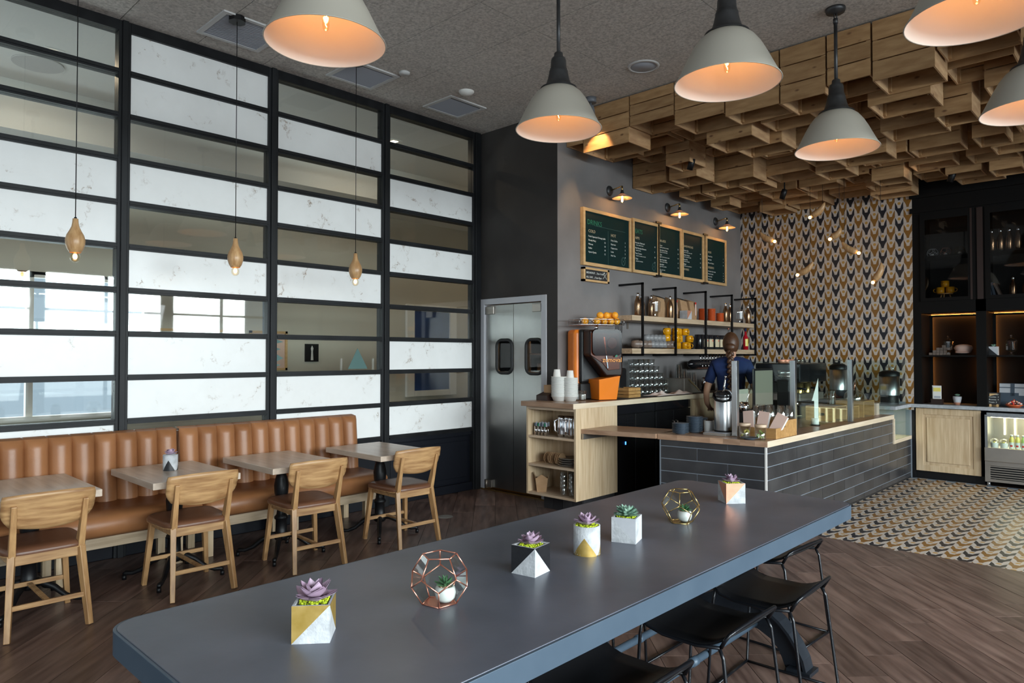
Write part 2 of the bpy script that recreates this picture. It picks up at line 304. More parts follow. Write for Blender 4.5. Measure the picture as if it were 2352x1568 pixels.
# ------------------------------------------------------------------ mesh building
class MB:
    def __init__(s): s.v = []; s.f = []; s.m = []; s.s = []
    def add(s, vs, fs, mi=0, smooth=False, T=None):
        k = len(s.v)
        s.v += [tuple(T @ Vector(p)) if T else tuple(p) for p in vs]
        s.f += [tuple(i+k for i in f) for f in fs]; s.m += [mi]*len(fs); s.s += [smooth]*len(fs); return s
    def box(s, a, b, mi=0, T=None):
        x0, y0, z0 = a; x1, y1, z1 = b
        return s.add([(x0,y0,z0),(x1,y0,z0),(x1,y1,z0),(x0,y1,z0),(x0,y0,z1),(x1,y0,z1),(x1,y1,z1),(x0,y1,z1)],
            [(0,3,2,1),(4,5,6,7),(0,1,5,4),(1,2,6,5),(2,3,7,6),(3,0,4,7)], mi, False, T)
    def cbox(s, c, d, mi=0, T=None):
        return s.box([c[i]-d[i]/2 for i in range(3)], [c[i]+d[i]/2 for i in range(3)], mi, T)
    def lathe(s, prof, n=24, mi=0, T=None, smooth=True, a0=0, a1=2*PI):
        full = abs(a1-a0-2*PI) < 1e-6; cnt = n if full else n+1; vs = []; fs = []
        for r, z in prof:
            for i in range(cnt):
                a = a0+(a1-a0)*i/n; vs.append((r*math.cos(a), r*math.sin(a), z))
        for j in range(len(prof)-1):
            for i in range(n):
                i2 = (i+1) % cnt; a, b_, c, d = j*cnt+i, j*cnt+i2, (j+1)*cnt+i2, (j+1)*cnt+i
                q = [a, b_, c, d]
                if prof[j][0] < 1e-6: q = [a, c, d]
                elif prof[j+1][0] < 1e-6: q = [a, b_, c]
                fs.append(tuple(q))
        return s.add(vs, fs, mi, smooth, T)
    def cyl(s, c, r, h, n=20, mi=0, T=None, r2=None):
        r2 = r if r2 is None else r2
        M = Matrix.Translation(c); M = (T @ M) if T else M
        vs = [(r*math.cos(2*PI*i/n), r*math.sin(2*PI*i/n), 0) for i in range(n)]+[(r2*math.cos(2*PI*i/n), r2*math.sin(2*PI*i/n), h) for i in range(n)]
        s.add(vs, [(i, (i+1) % n, n+(i+1) % n, n+i) for i in range(n)], mi, True, M)
        k = len(s.v)-2*n
        s.f += [tuple(k+i for i in reversed(range(n))), tuple(k+n+i for i in range(n))]; s.m += [mi]*2; s.s += [False]*2
        return s
    def tube(s, pts, r, n=8, mi=0, closed=False, T=None, flat=None):
        P = [Vector(p) for p in pts]; N = len(P); vs = []; fs = []
        rr = r if isinstance(r, (list, tuple)) else [r]*N
        up = None
        for i in range(N):
            if closed: t = (P[(i+1) % N]-P[i-1]).normalized()
            else: t = (P[min(i+1, N-1)]-P[max(i-1, 0)]).normalized()
            if up is None: up = Vector((0, 0, 1)) if abs(t.z) < .9 else Vector((1, 0, 0))
            sd = t.cross(up).normalized(); up = sd.cross(t).normalized()
            for k in range(n):
                a = 2*PI*k/n; vs.append(P[i]+(sd*math.cos(a)+up*math.sin(a)*(flat or 1))*rr[i])
        for i in range(N if closed else N-1):
            j = (i+1) % N
            for k in range(n): fs.append((i*n+k, i*n+(k+1) % n, j*n+(k+1) % n, j*n+k))
        if not closed: fs += [tuple(reversed(range(n))), tuple((N-1)*n+k for k in range(n))]
        return s.add(vs, fs, mi, True, T)
    def bar(s, a, b, w, d, mi=0, T=None, w2=None, d2=None):
        """square bar between two points; w across (horizontal), d the other way"""
        a = Vector(a); b = Vector(b); t = (b-a).normalized()
        sd = t.cross(Vector((0, 0, 1)));
        if sd.length < .15: sd = Vector((0, 1, 0)) - t*t.y
        sd.normalize(); up = sd.cross(t).normalized(); vs = []
        for p, ww, dd in ((a, w, d), (b, w2 or w, d2 or d)):
            for x, y in ((-1, -1), (1, -1), (1, 1), (-1, 1)): vs.append(p+sd*x*ww/2+up*y*dd/2)
        return s.add(vs, [(0,3,2,1),(4,5,6,7),(0,1,5,4),(1,2,6,5),(2,3,7,6),(3,0,4,7)], mi, False, T)
    def prism(s, poly, z0, z1, mi=0, T=None, smooth=False):
        n = len(poly); vs = [(x, y, z0) for x, y in poly]+[(x, y, z1) for x, y in poly]
        return s.add(vs, [tuple(reversed(range(n))), tuple(n+i for i in range(n))]+[(i, (i+1) % n, n+(i+1) % n, n+i) for i in range(n)], mi, smooth, T)
    def grid(s, fn, nu, nv, mi=0, T=None, th=None):
        vs = [fn(i/nu, j/nv) for j in range(nv+1) for i in range(nu+1)]
        fs = [(j*(nu+1)+i, j*(nu+1)+i+1, (j+1)*(nu+1)+i+1, (j+1)*(nu+1)+i) for j in range(nv) for i in range(nu)]
        return s.add(vs, fs, mi, True, T)
    def ball(s, c, r, n=12, mi=0, sc=(1, 1, 1), T=None):
        pr = [(r*math.sin(PI*i/n) if 0 < i < n else 0, -r*math.cos(PI*i/n)) for i in range(n+1)]
        M = Matrix.Translation(c) @ Matrix.Diagonal((*sc, 1)); M = (T @ M) if T else M
        return s.lathe(pr, max(8, int(n*1.4)), mi, M)
    def mesh(s, name, mats):
        me = bpy.data.meshes.new(name); me.from_pydata(s.v, [], s.f); me.update()
        for m in (mats if isinstance(mats, (list, tuple)) else [mats]): me.materials.append(m)
        me.polygons.foreach_set('material_index', s.m); me.polygons.foreach_set('use_smooth', s.s)
        return me
    def build(s, name, mats, parent=None, loc=None, bevel=0, seg=2, solid=0, sub=0, label=None, kind=None, auto=False):
        me = s.mesh(name, mats); o = bpy.data.objects.new(name, me); COL.objects.link(o)
        if parent: o.parent = parent
        if loc: o.location = loc
        if solid: q = o.modifiers.new('solid', 'SOLIDIFY'); q.thickness = solid; q.offset = 0
        if bevel: q = o.modifiers.new('bevel', 'BEVEL'); q.width = bevel; q.segments = seg; q.limit_method = 'ANGLE'; q.angle_limit = R_(40)
        if sub: q = o.modifiers.new('sub', 'SUBSURF'); q.levels = sub; q.render_levels = sub
        if label: o['label'] = label
        if kind: o['kind'] = kind
        return o
def obj(name, me, parent=None, loc=None, rot=None):
    o = bpy.data.objects.new(name, me); COL.objects.link(o)
    if parent: o.parent = parent
    if loc: o.location = loc
    if rot: o.rotation_euler = rot
    return o
def thing(name, label, cat, loc=(0, 0, 0), rz=0, group=None):
    o = bpy.data.objects.new(name, None); COL.objects.link(o); o.empty_display_size = .05
    o.location = loc; o.rotation_euler = (0, 0, rz); o['label'] = label; o['category'] = cat
    if group: o['group'] = group
    return o
def tag(o, label, cat, group=None):
    o['label'] = label; o['category'] = cat
    if group: o['group'] = group
    return o
def struct(o): o['kind'] = 'structure'; return o
KIDS = {}
def dup(root, loc, rz=None, label=None, group=None):
    def kids(o): return [c for c in bpy.data.objects if c.parent == o]
    if root.name not in KIDS: KIDS[root.name] = [(c, kids(c)) for c in kids(root)]
    r = root.copy(); COL.objects.link(r); r.location = loc
    if rz is not None: r.rotation_euler = (0, 0, rz)
    if label: r['label'] = label
    if group: r['group'] = group
    for c, gs in KIDS[root.name]:
        k = c.copy(); COL.objects.link(k); k.parent = r
        for g in gs: q = g.copy(); COL.objects.link(q); q.parent = k
    return r
def text(s, parent, loc, size, m, rot=(R_(90), 0, R_(90)), name='lettering', align='LEFT', ext=.0004):
    c = bpy.data.curves.new(name, 'FONT'); c.body = s; c.size = size; c.align_x = align; c.extrude = ext; c.resolution_u = 2
    c.materials.append(m); o = bpy.data.objects.new(name, c); COL.objects.link(o); o.parent = parent
    o.location = loc; o.rotation_euler = rot; return o
def rrect(w, h, r, n=5):
    pts = []
    for cx, cy, a in ((w/2-r, h/2-r, 0), (-w/2+r, h/2-r, 90), (-w/2+r, -h/2+r, 180), (w/2-r, -h/2+r, 270)):
        for i in range(n+1):
            t = R_(a+90*i/n); pts.append((cx+r*math.cos(t), cy+r*math.sin(t)))
    return pts
ORD = ['first', 'second', 'third', 'fourth', 'fifth', 'sixth', 'seventh', 'eighth', 'ninth', 'tenth', 'eleventh', 'twelfth', 'thirteenth', 'fourteenth', 'fifteenth', 'sixteenth', 'seventeenth', 'eighteenth', 'nineteenth', 'twentieth']
# ================================================================== THE ROOM
XW = -5.713; YD = 5.456; XM = -4.56; YT = 9.60; ZC = 4.01
# ---- floor
fl = struct(MB().box((-9, -4.3, -.12), (4.6, 10.6, -.004)).build('floor', m_floor))
def clip(poly, a, b, c):            # keep a*x+b*y<=c
    out = []
    for i in range(len(poly)):
        p, q = poly[i-1], poly[i]; dp = a*p[0]+b*p[1]-c; dq = a*q[0]+b*q[1]-c
        if (dp <= 0) != (dq <= 0):
            t = dp/(dp-dq); out.append((p[0]+(q[0]-p[0])*t, p[1]+(q[1]-p[1])*t))
        if dq <= 0: out.append(q)
    return out
PW = .2045; h2 = math.sqrt(.5); npl = 0
for i in range(-40, 45):
    s0 = i*PW; off = random.random()*1.2
    for j in range(-9, 14):
        t0 = j*1.15+off
        g = .0016
        poly = [(s, t) for s, t in ((s0+g, t0+g), (s0+PW-g, t0+g), (s0+PW-g, t0+1.15-g), (s0+g, t0+1.15-g))]
        poly = [(h2*s-h2*t, h2*s+h2*t) for s, t in poly]
        for a, b, c in ((-1, 0, 5.70), (1, 0, .6), (0, -1, .1), (0, 1, 5.952)): 
            poly = clip(poly, a, b, c)
            if len(poly) < 3: break
        if len(poly) < 3: continue
        ar = abs(sum(poly[k-1][0]*poly[k][1]-poly[k][0]*poly[k-1][1] for k in range(len(poly))))/2
        if ar < .004: continue
        cx = sum(p[0] for p in poly)/len(poly); cy = sum(p[1] for p in poly)/len(poly)
        if cx > -2.3 and cy > 5.95: continue
        MB().prism([((x-cx)*-h2+(y-cy)*h2, -(x-cx)*h2-(y-cy)*h2) for x, y in poly], -.02, -random.random()*.0008).build('plank', m_plank, fl, (cx, cy, 0)).rotation_euler = (0, 0, R_(135)); npl += 1
# ---- printed floor tiles in front of the dark cabinet
tm_b = tile_mesh('printed_tile_black', [(0, 0, 0)], [m_bull_black]); tm_g = tile_mesh('printed_tile_ochre', [(0, 0, 0)], [m_bull_gold])
MB().box((-2.39, 5.80, -.015), (2.6, 9.62, -.0015)).build('tile_bed', m_grout, fl)
cells = []
for i in range(34):
    for j in range(20):
        x = -2.34+i*.1; y = 6.003+j*.2-(.1 if i % 2 else 0)
        if y > 9.56: continue
        cells.append((abs(x)*.3+y+max(0, x+1)*2, x, y, i % 2))
cells.sort()
for k, (_, x, y, c) in enumerate(cells[:299]): obj('floor_tile', tm_g if c else tm_b, fl, (x, y, -.0009 if y < 6.05 else 0))
o = obj('far_floor_tiles', tile_mesh('far_floor_tiles', [q[1:] for q in cells[299:]], [m_bull_black, m_bull_gold]), fl); o['kind'] = 'stuff'
struct(MB().box((-9, -4.3, -.004), (-5.80, 8, 0)).build('trim_1', m_floor2))

# ---- ceiling
ce = struct(MB().box((-5.80, -4.3, ZC+.012), (4.6, 10.6, ZC+.15)).build('ceiling', m_groove))
for i in range(8):
    x1 = -2.395+1.155*(2-i)
    x0 = x1-1.155
    for j in range(19):
        y0 = 3.397-.5625*6+j*.5625; y1 = y0+.5625
        xa = max(x0, XW); 
        if xa >= x1-.05 or y0 > 5.9: continue
        g = .003
        MB().box((xa+g, y0+g, ZC), (x1-g, y1-g, ZC+.02)).build('ceiling_panel', m_ceiling, ce)
MB().box((-5.8, -4.3, ZC), (4.6, 0.0219, ZC+.02)).build('ceiling_board', m_ceiling, ce)
MB().box((XM, 5.08+.9, ZC+.0), (4.6, 10.5, ZC+.02)).build('ceiling_board', m_ceiling, ce)

# ---- left wall: steel grid with marble and glass
wl = struct(MB().box((-5.79, -4.3, 0), (-5.745, YD, .655)).build('wall_left', m_base_panel))
MB().box((-5.79, -4.3, .655), (-5.70, -1.70, ZC)).build('plaster', m_plaster_dark, wl)
rowz = [(.697+.3277*k, .697+.3277*k+.2855) for k in range(10)]
bays = [(-1.655, -.595), (-.505, .515), (.605, 1.705), (1.79, 2.895), (2.985, 4.098), (4.190, 5.335)]
mull = [(-1.745, -1.655), (-.595, -.505), (.515, .605), (1.705, 1.79), (2.895, 2.985), (4.098, 4.190), (5.335, 5.456)]
pat = ['gmggmmggmm', 'gmgmgmmggm', 'gggmmggmgm', 'mmgmgmgmmg', 'gmgmgmggmm', 'ggmgmggmgm']   # top row first
for a, b in mull:
    o = MB().box((-5.78, a, 0), (-5.685, b, ZC)).box((-5.70, a+.022, 0), (-5.668, b-.022, ZC)).build('mullion', m_mullion, wl, bevel=.003)
for bi, (a, b) in enumerate(bays):
    MB().box((-5.78, a, .655), (-5.685, b, .697)).box((-5.70, a, .66), (-5.676, b, .672)).build('rail', m_steel_black, wl)
    MB().box((-5.78, a, 3.932), (-5.685, b, ZC)).build('head_rail', m_steel_black, wl)
    MB().box((-5.745, a+.01, .10), (-5.735, b-.01, .60)).box((-5.74, a, 0), (-5.70, b, .09)).box((-5.74, a, .61), (-5.715, b, .655)).box((-5.745, a+.05, .15), (-5.728, b-.05, .55)).build('base_panel', m_base_panel, wl, bevel=.004)
    for k in range(10):
        z0, z1 = rowz[k]; z1 = min(z1, 3.932); kind = pat[bi][9-k]
        if k < 9:
            MB().box((-5.775, a, z1), (-5.690, b, z1+.0425)).box((-5.70, a, z1+.014), (-5.682, b, z1+.028)).build('rail', m_mullion, wl)
        yc = (a+b)/2; zc = (z0+z1)/2
        hw = (b-a)/2; hh = (z1-z0)/2
        if kind == 'm': MB().box((-.010, -hw, -hh), (.010, hw, hh)).build('marble_panel', m_marble, wl, (-5.722, yc, zc))
        else: MB().box((-.004, -hw, -hh), (.004, hw, hh)).build('glass_pane', m_pane, wl, (-5.722, yc, zc))
# vinyl shapes stuck on the glass
def on_glass(name, pts, label):
    o = MB().prism(pts, -.001, .001, T=Matrix(((0, 0, 1, -5.716), (1, 0, 0, 0), (0, 1, 0, 0), (0, 0, 0, 1)))).build(name, m_teal)
    return tag(o, label, 'window decal')
on_glass('triangle_decal', [(3.725, 1.366), (3.948, 1.366), (3.832, 1.566)], 'dark teal triangle stuck on the glass of the third bay')
on_glass('spiked_decal', [(2.987, 1.60), (3.060, 1.615), (2.987, 1.64), (2.987, 1.53), (3.035, 1.563), (2.987, 1.58), (2.987, 1.50), (3.060, 1.472), (2.987, 1.455), (2.987, 1.43), (3.045, 1.412), (2.987, 1.395)][:3], 'dark spike pointing right on the third bay glass, topmost of four')
on_glass('spiked_decal', [(2.987, 1.535), (3.036, 1.552), (2.987, 1.567)], 'short dark spike on the third bay glass, second of four')
on_glass('spiked_decal', [(2.987, 1.440), (3.060, 1.472), (2.987, 1.512)], 'long green spike on the third bay glass, third of four')
on_glass('spiked_decal', [(2.987, 1.398), (3.040, 1.412), (2.987, 1.424)], 'short dark spike on the third bay glass, lowest of four')

# ---- door wall
wb = struct(MB().box((XW-.08, YD, 2.127), (XM-.003, YD+.12, ZC)).box((-4.705, YD, 0), (XM-.003, YD+.12, 2.127)).build('wall_back', m_plaster_dark))
wm = struct(MB().box((XM-.14, YD+.0015, 0), (XM, YT+.1, ZC)).build('wall_menu_side', m_plaster_grey))
# door frame
df = struct(MB().box((-5.694, YD-.012, 0), (-5.625, YD+.1, 2.127)).box((-4.775, YD-.012, 0), (-4.705, YD+.1, 2.127)).box((-5.625, YD-.012, 2.062), (-4.775, YD+.1, 2.127)).build('door_1', m_frame_white, bevel=.003))
for k, (xa, xb, hx) in enumerate(((-5.617, -5.204, -5.335), (-5.198, -4.783, -4.895))):
    lf = MB()
    def hole(w, hgt, r): return rrect(w, hgt, r, 5)
    # leaf as four boxes round the vision window
    wx0, wx1, z0, z1 = hx-.105, hx+.105, 1.315, 1.652
    y0, y1 = YD+.02, YD+.045
    lf.box((xa, y0, .03), (xb, y1, z0)).box((xa, y0, z1), (xb, y1, 2.052)).box((xa, y0, z0), (wx0, y1, z1)).box((wx1, y0, z0), (xb, y1, z1))
    leaf = lf.build('door_leaf', m_doorsteel, df)
    pts = rrect(.232, .362, .07, 6)
    MB().tube([(hx+x, YD+.016, (z0+z1)/2+z) for x, z in pts], .017, 8, closed=True).build('window_gasket', m_rubber, leaf)
    MB().box((wx0-.01, YD+.03, z0-.01), (wx1+.01, YD+.034, z1+.01)).build('vision_pane', m_darkpane, leaf)
    sgn = 0 if k == 0 else 1
    cx = xa+.07 if k == 0 else xb-.065
    MB().box((cx-.062, YD-.005, 1.955), (cx+.062, YD+.02, 2.042)).build('hinge_cover', m_steel_dull, leaf, bevel=.006)
    if k == 0: MB().box((xa, YD-.01, .03), (xa+.1, YD+.018, .11)).cyl((xa+.03, YD-.015, .02), .012, .09, 8).build('floor_pivot', m_steel_dull, leaf)
struct(MB().box((-5.7, YD-.02, -.003), (-4.7, YD+.1, .012)).build('trim_2', m_brass))
# kitchen seen through the door windows: warm shelf with pans
struct(MB().box((-5.75, 6.6, 0), (-4.7, 6.65, 3)).box((-5.8, YD+.12, 0), (-5.75, 6.6, 3)).box((-5.75, YD+.12, 2.9), (-4.7, 6.6, 3)).build('wall_kitchen', m_offwhite))
kr = thing('kitchen_rack', 'steel kitchen rack with pans seen through the swing door windows', 'rack', (-5.2, 6.2, 0))
for z in (1.05, 1.3, 1.52, 1.75): MB().box((-.45, 0, z-.02), (.42, .3, z)).build('shelf', m_steel_dull, kr)
for x in (-.44, .41): MB().box((x-.015, 0, 0), (x+.015, .03, 1.9)).build('upright', m_steel_dull, kr)
for x, z, r, h, n in ((-.3, 1.3, .09, .1, 'left'), (0, 1.3, .08, .13, 'middle'), (.25, 1.3, .09, .07, 'right')):
    tag(MB().cyl((0, 0, 0), r, h, 16).build('cooking_pot', m_steel_dull, None, (-5.2+x, 6.33, z+.001)), 'dull steel pot on the kitchen rack, %s one of three' % n, 'pot')
point('kitchen_lamp', (-5.25, 5.85, 2.5), 45, (1, .6, .3), .08)

# ---- printed tile wall
wt = struct(MB().box((XM, YT, 0), (-2.36, YT+.12, ZC)).build('wall_tiled', m_grout))
far = []; kk = 0
for i in range(24):
    for j in range(-1, 17):
        z = 1.79-.193*5+j*.193+(.0965 if i % 2 else 0); x = -4.576+.0955*i
        if z < .85 or z > 3.70: continue
        if z < 1.17 or kk >= 299: far.append((x, z, i % 2)); continue
        o = obj('wall_tile', tm_g if i % 2 else tm_b, wt, (x, YT-.001, z), (R_(90), 0, 0)); o.scale = (.955, .965, 1); kk += 1
o = obj('lower_wall_tiles', tile_mesh('lower_wall_tiles', [(x/.955, z/.965, m_) for x, z, m_ in far], [m_bull_black, m_bull_gold]), wt, (0, YT-.001, 0), (R_(90), 0, 0)); o.scale = (.955, .965, 1); o['kind'] = 'stuff'
# ---- right end: wall behind the dark cabinet, window walls
struct(MB().box((-2.36, 10.12, 0), (4.6, 10.25, ZC)).box((-.86, YT, 0), (4.6, 10.12, ZC)).build('wall_cabinet_side', m_plaster_dark))
def window_wall(name, axis, pos, a, b, wins, sgn):
    mb = MB(); lo, hi = (pos, pos+.15) if sgn > 0 else (pos-.15, pos)
    def bx(p, q, z0, z1):
        if axis == 'x': mb.box((lo, p, z0), (hi, q, z1))
        else: mb.box((p, lo, z0), (q, hi, z1))
    bx(a, b, 0, .35); bx(a, b, 3.15, ZC)
    cur = a
    for p, q in wins: bx(cur, p, .35, 3.15); cur = q
    bx(cur, b, .35, 3.15)
    w = struct(mb.build(name, m_plaster_dark))
    return w
ywins = [(-3.7, -1.5), (-1.3, .9), (1.1, 3.3), (3.5, 5.7), (5.9, 8.1)]
xwins = [(-5.65, -3.55), (-3.35, -1.15), (-.95, 1.25), (1.45, 3.65)]
window_wall('wall_right', 'x', 4.5, -4.2, 10.6, ywins, 1)
window_wall('wall_front', 'y', -4.0, -5.75, 4.6, xwins, -1)
n = 0
for p, q in ywins:
    n += 1; w = MB()
    for y in (p, (p+q)/2, q): w.box((4.5, y-.03, .35), (4.56, y+.03, 3.15))
    for z in (.35, 1.1, 2.4, 3.15): w.box((4.5, p, z-.025), (4.56, q, z+.025))
    w = struct(w.build('window_%d' % n, m_steel_black)); MB().box((4.53, p, .35), (4.535, q, 3.15)).build('pane', m_pane, w)
for p, q in xwins:
    n += 1; w = MB()
    for x in (p, (p+q)/2, q): w.box((x-.03, -4.06, .35), (x+.03, -4.0, 3.15))
    for z in (.35, 1.1, 2.4, 3.15): w.box((p, -4.06, z-.025), (q, -4.0, z+.025))
    w = struct(w.build('window_%d' % n, m_steel_black)); MB().box((p, -4.035, .35), (q, -4.03, 3.15)).build('pane', m_pane, w)
# ---- room behind the partition
struct(MB().box((-8.62, -3.6, 0), (-8.5, -1.6, 4)).box((-8.62, -1.6, 0), (-8.5, 2.87, .85)).box((-8.62, -1.6, 2.33), (-8.5, 2.87, 4)).box((-8.62, 2.87, 0), (-8.5, 8.3, 4)).build('wall_far_left', m_offwhite))
struct(MB().box((-8.6, 8.2, 0), (-5.75, 8.3, 4)).box((-5.80, YD+.0, 0), (-5.75, 8.3, 4)).build('wall_far_back', m_offwhite))
struct(MB().box((-8.6, -3.7, 0), (-8.3, -3.6, 4)).box((-6.1, -3.7, 0), (-5.7, -3.6, 4)).box((-8.6, -3.7, 3.4), (-5.7, -3.6, 4)).build('wall_far_front', m_offwhite))
struct(MB().box((-8.6, -4, 4.0), (-5.80, 8.3, 4.1)).box((-8.5, -3.6, 3.55), (-7.6, 8.2, 4.0)).build('ceiling_far', m_white))
w = MB()
for y in (-1.6, -.5, .6, 1.75, 2.87): w.box((-8.58, y-.03, .85), (-8.5, y+.03, 2.33))
w.box((-8.58, -1.6, .82), (-8.47, 2.87, .87)).box((-8.58, -1.6, 2.30), (-8.5, 2.87, 2.36))
w = struct(w.build('window_%d' % (n+1), m_white)); MB().box((-8.55, -1.6, .85), (-8.545, 2.87, 2.33)).build('pane', m_pane, w)
# pictures in the far room
for y0, y1, z0, z1, m, lb in ((2.90, 3.30, 1.30, 1.81, m_paper, 'pale wood picture frame beside the far room window'), (3.43, 3.955, 1.30, 1.81, m_paper, 'pale wood picture frame, middle one of three in the far room'), (4.08, 4.595, 1.30, 1.81, m_pinkpaper, 'pale wood picture frame in the far room, behind the spiked decals')):
    t = thing('picture_frame', lb, 'picture', (-8.5, 0, 0))
    MB().box((0, y0, z1-.03), (.03, y1, z1)).box((0, y0, z0), (.03, y1, z0+.03)).box((0, y0, z0), (.03, y0+.03, z1)).box((0, y1-.03, z0), (.03, y1, z1)).build('frame', m_boardwood, t)
    MB().box((.002, y0+.03, z0+.03), (.01, y1-.03, z1-.03)).build('print', m, t)
t = thing('picture_frame', 'small black picture with a pale figure on the far room wall', 'picture', (-8.5, 4.96, 1.53))
MB().box((0, -.1, -.12), (.02, .1, .12)).build('frame', m_black, t); MB().prism([(-.02, -.1), (.02, -.1), (.012, .02), (.02, .06), (0, .1), (-.02, .06), (-.012, .02)], .021, .022, T=Matrix(((0, 0, 1, 0), (1, 0, 0, 0), (0, 1, 0, 0), (0, 0, 0, 1)))).build('pale_figure', m_disc, t)
t = thing('framed_canvas', 'large blue canvas in a wide white frame in the far room', 'picture', (-8.5, 0, 0))
MB().box((0, 6.55, .86), (.05, 6.70, 2.28)).box((0, 7.42, .86), (.05, 7.56, 2.28)).box((0, 6.70, .86), (.05, 7.42, .95)).box((0, 6.70, 2.18), (.05, 7.42, 2.28)).build('frame', m_white, t, bevel=.006)
MB().box((.002, 6.70, .95), (.02, 7.42, 2.18)).build('canvas', m_blue, t)
for k, (x, y, lb) in enumerate(((-6.65, 1.5, 'square lit downlight in the far room ceiling, near the first bay'), (-6.58, 4.9, 'square lit downlight in the far room ceiling, near the last bay'), (-6.6, 7.4, 'square lit downlight in the far room ceiling, above the blue canvas'))):
    t = thing('downlight', lb, 'ceiling light', (x, y, 4.0)); MB().box((-.07, -.07, -.006), (.07, .07, 0)).build('trim_plate', m_white, t); MB().box((-.035, -.035, -.009), (.035, .035, -.006)).build('lens', glow('downlight_lens', (1, .8, .55), 12), t)
    l = area('downlight_lamp', (x, y, 3.97), (x, y, 0), .1, .1, 9, (1, .78, .55))
tag(MB().cyl((0, 0, -.012), .19, .012, 32).build('ceiling_speaker', m_disc, None, (-7.03, 1.48, 4.0)), 'round grey speaker in the far room ceiling', 'speaker')
# ================================================================== FURNITURE
# ---- banquettes
def banquette(y0, y1, nch, label, lo_open):
    t = thing('banquette', label, 'bench', (0, (y0+y1)/2, 0)); L_ = y1-y0; h = L_/2
    w = L_/nch
    for k in range(nch):
        ya = -h+k*w
        def fn(u, v, ya=ya):
            a = u*PI; y = ya+w*(.5-.5*math.cos(a)) if 0 else ya+w*u
            bul = math.sin(PI*u)**.55 if 0 < u < 1 else 0
            z = .44+.50*v
            x = -5.56+.055*bul*(1 if v < .93 else max(0, 1-(v-.93)/.07*.8))+.045*(1-v)
            if v > .99: z = .935; 
            return (x, y, z)
        m = MB().grid(fn, 14, 14)
        top = lambda u, v, ya=ya: (-5.56-.12*v+.011*(math.sin(PI*u)**.55 if 0 < u < 1 else 0)*(1-v)*1, ya+w*u, .935+.012*math.sin(PI*v)*(1 if 0 < u < 1 else .4))
        m.grid(top, 14, 4)
        m.build('back_channel', m_leather, t)
    MB().box((-5.675, -h, .30), (-5.565, h, .925)).build('back_board', m_leather, t, bevel=.01)
    # seat
    prof = [(-5.60, .312), (-5.075, .312), (-5.04, .335), (-5.025, .38), (-5.035, .43), (-5.07, .458), (-5.15, .465), (-5.60, .468)]
    n = len(prof); mb = MB(); ys = [-h, -h+.012, -h+.04, h-.04, h-.012, h]; sc = [.9, .97, 1, 1, .97, .9]
    vs = []
    for y, s_ in zip(ys, sc):
        for x, z in prof: vs.append((-5.33+(x+5.33)*(s_ if x > -5.3 else 1), y, .385+(z-.385)*s_))
    fs = [(i*n+k, (i+1)*n+k, (i+1)*n+(k+1) % n, i*n+(k+1) % n) for i in range(len(ys)-1) for k in range(n)]
    fs += [tuple(range(n)), tuple(reversed([(len(ys)-1)*n+k for k in range(n)]))]
    mb.add(vs, fs, 0, True); mb.build('seat', m_leather, t)
    MB().box((-5.20, -h+.03, .222), (-5.155, h-.03, .312)).box((-5.6, h-.07, .222), (-5.20, h-.03, .312)).box((-5.6, -h+.03, .222), (-5.20, -h+.07, .312)).build('seat_rail', m_oak_y, t, bevel=.003)
    ly = [-h+.10, h-.10] + ([0] if L_ > 1.3 else [])
    for y in ly:
        for x in (-5.262, -5.60): MB().box((x, y-.026, 0), (x+.045, y+.026, .3)).build('leg', m_oak_z, t, bevel=.002)
    return t
banquette(.42, 2.095, 12, 'long tan channel-backed leather bench on the left, nearer the camera', 1)
banquette(2.115, 3.71, 11, 'tan channel-backed leather bench on the right, ending before the dark base panel', 1)

# ---- bistro tables
def bistro_table(loc, w, d, label):
    t = thing('bistro_table', label, 'table', loc, 0, 'bistro tables along the leather bench')
    o = MB().box((-d/2, -w/2, .673), (d/2, w/2, .715)).build('tabletop', m_tabletop, t, bevel=.003)
    MB().lathe([(0, .673), (.09, .673), (.09, .660), (.045, .65), (.034, .64), (.034, .63), (.042, .62), (.042, .608), (.036, .60), (.046, .565), (.054, .52), (.050, .46), (.036, .415), (.032, .395), (.046, .385), (.046, .37), (.034, .36), (.032, .33), (.036, .30), (.050, .285), (.050, .27), (.040, .262), (.043, .16), (.052, .15), (.052, .125), (.04, .11), (0, .11)], 20).build('pedestal', m_black, t)
    for k in range(4):
        a = R_(45+90*k)+.15
        c, s_ = math.cos(a), math.sin(a)
        P = [(.03, .150), (.08, .145), (.14, .115), (.20, .065), (.26, .042), (.30, .045), (.315, .035)]
        MB().tube([(r*c, r*s_, z) for r, z in P], [.022, .022, .019, .016, .014, .016, .012], 8).cyl((.31*c, .31*s_, 0), .014, .03, 8).build('foot', m_black, t)
    return t
bt = bistro_table((-4.956, 1.031, 0), .55, .79, 'pale bistro table at the left edge of the picture')
dup(bt, (-4.92, 1.847, 0), label='pale bistro table with a small potted succulent on it')
dup(bt, (-4.904, 2.617, 0), label='pale bistro table, third along the bench, bare')
dup(bt, (-4.846, 3.475, 0), label='pale bistro table farthest along, past the end of the bench')

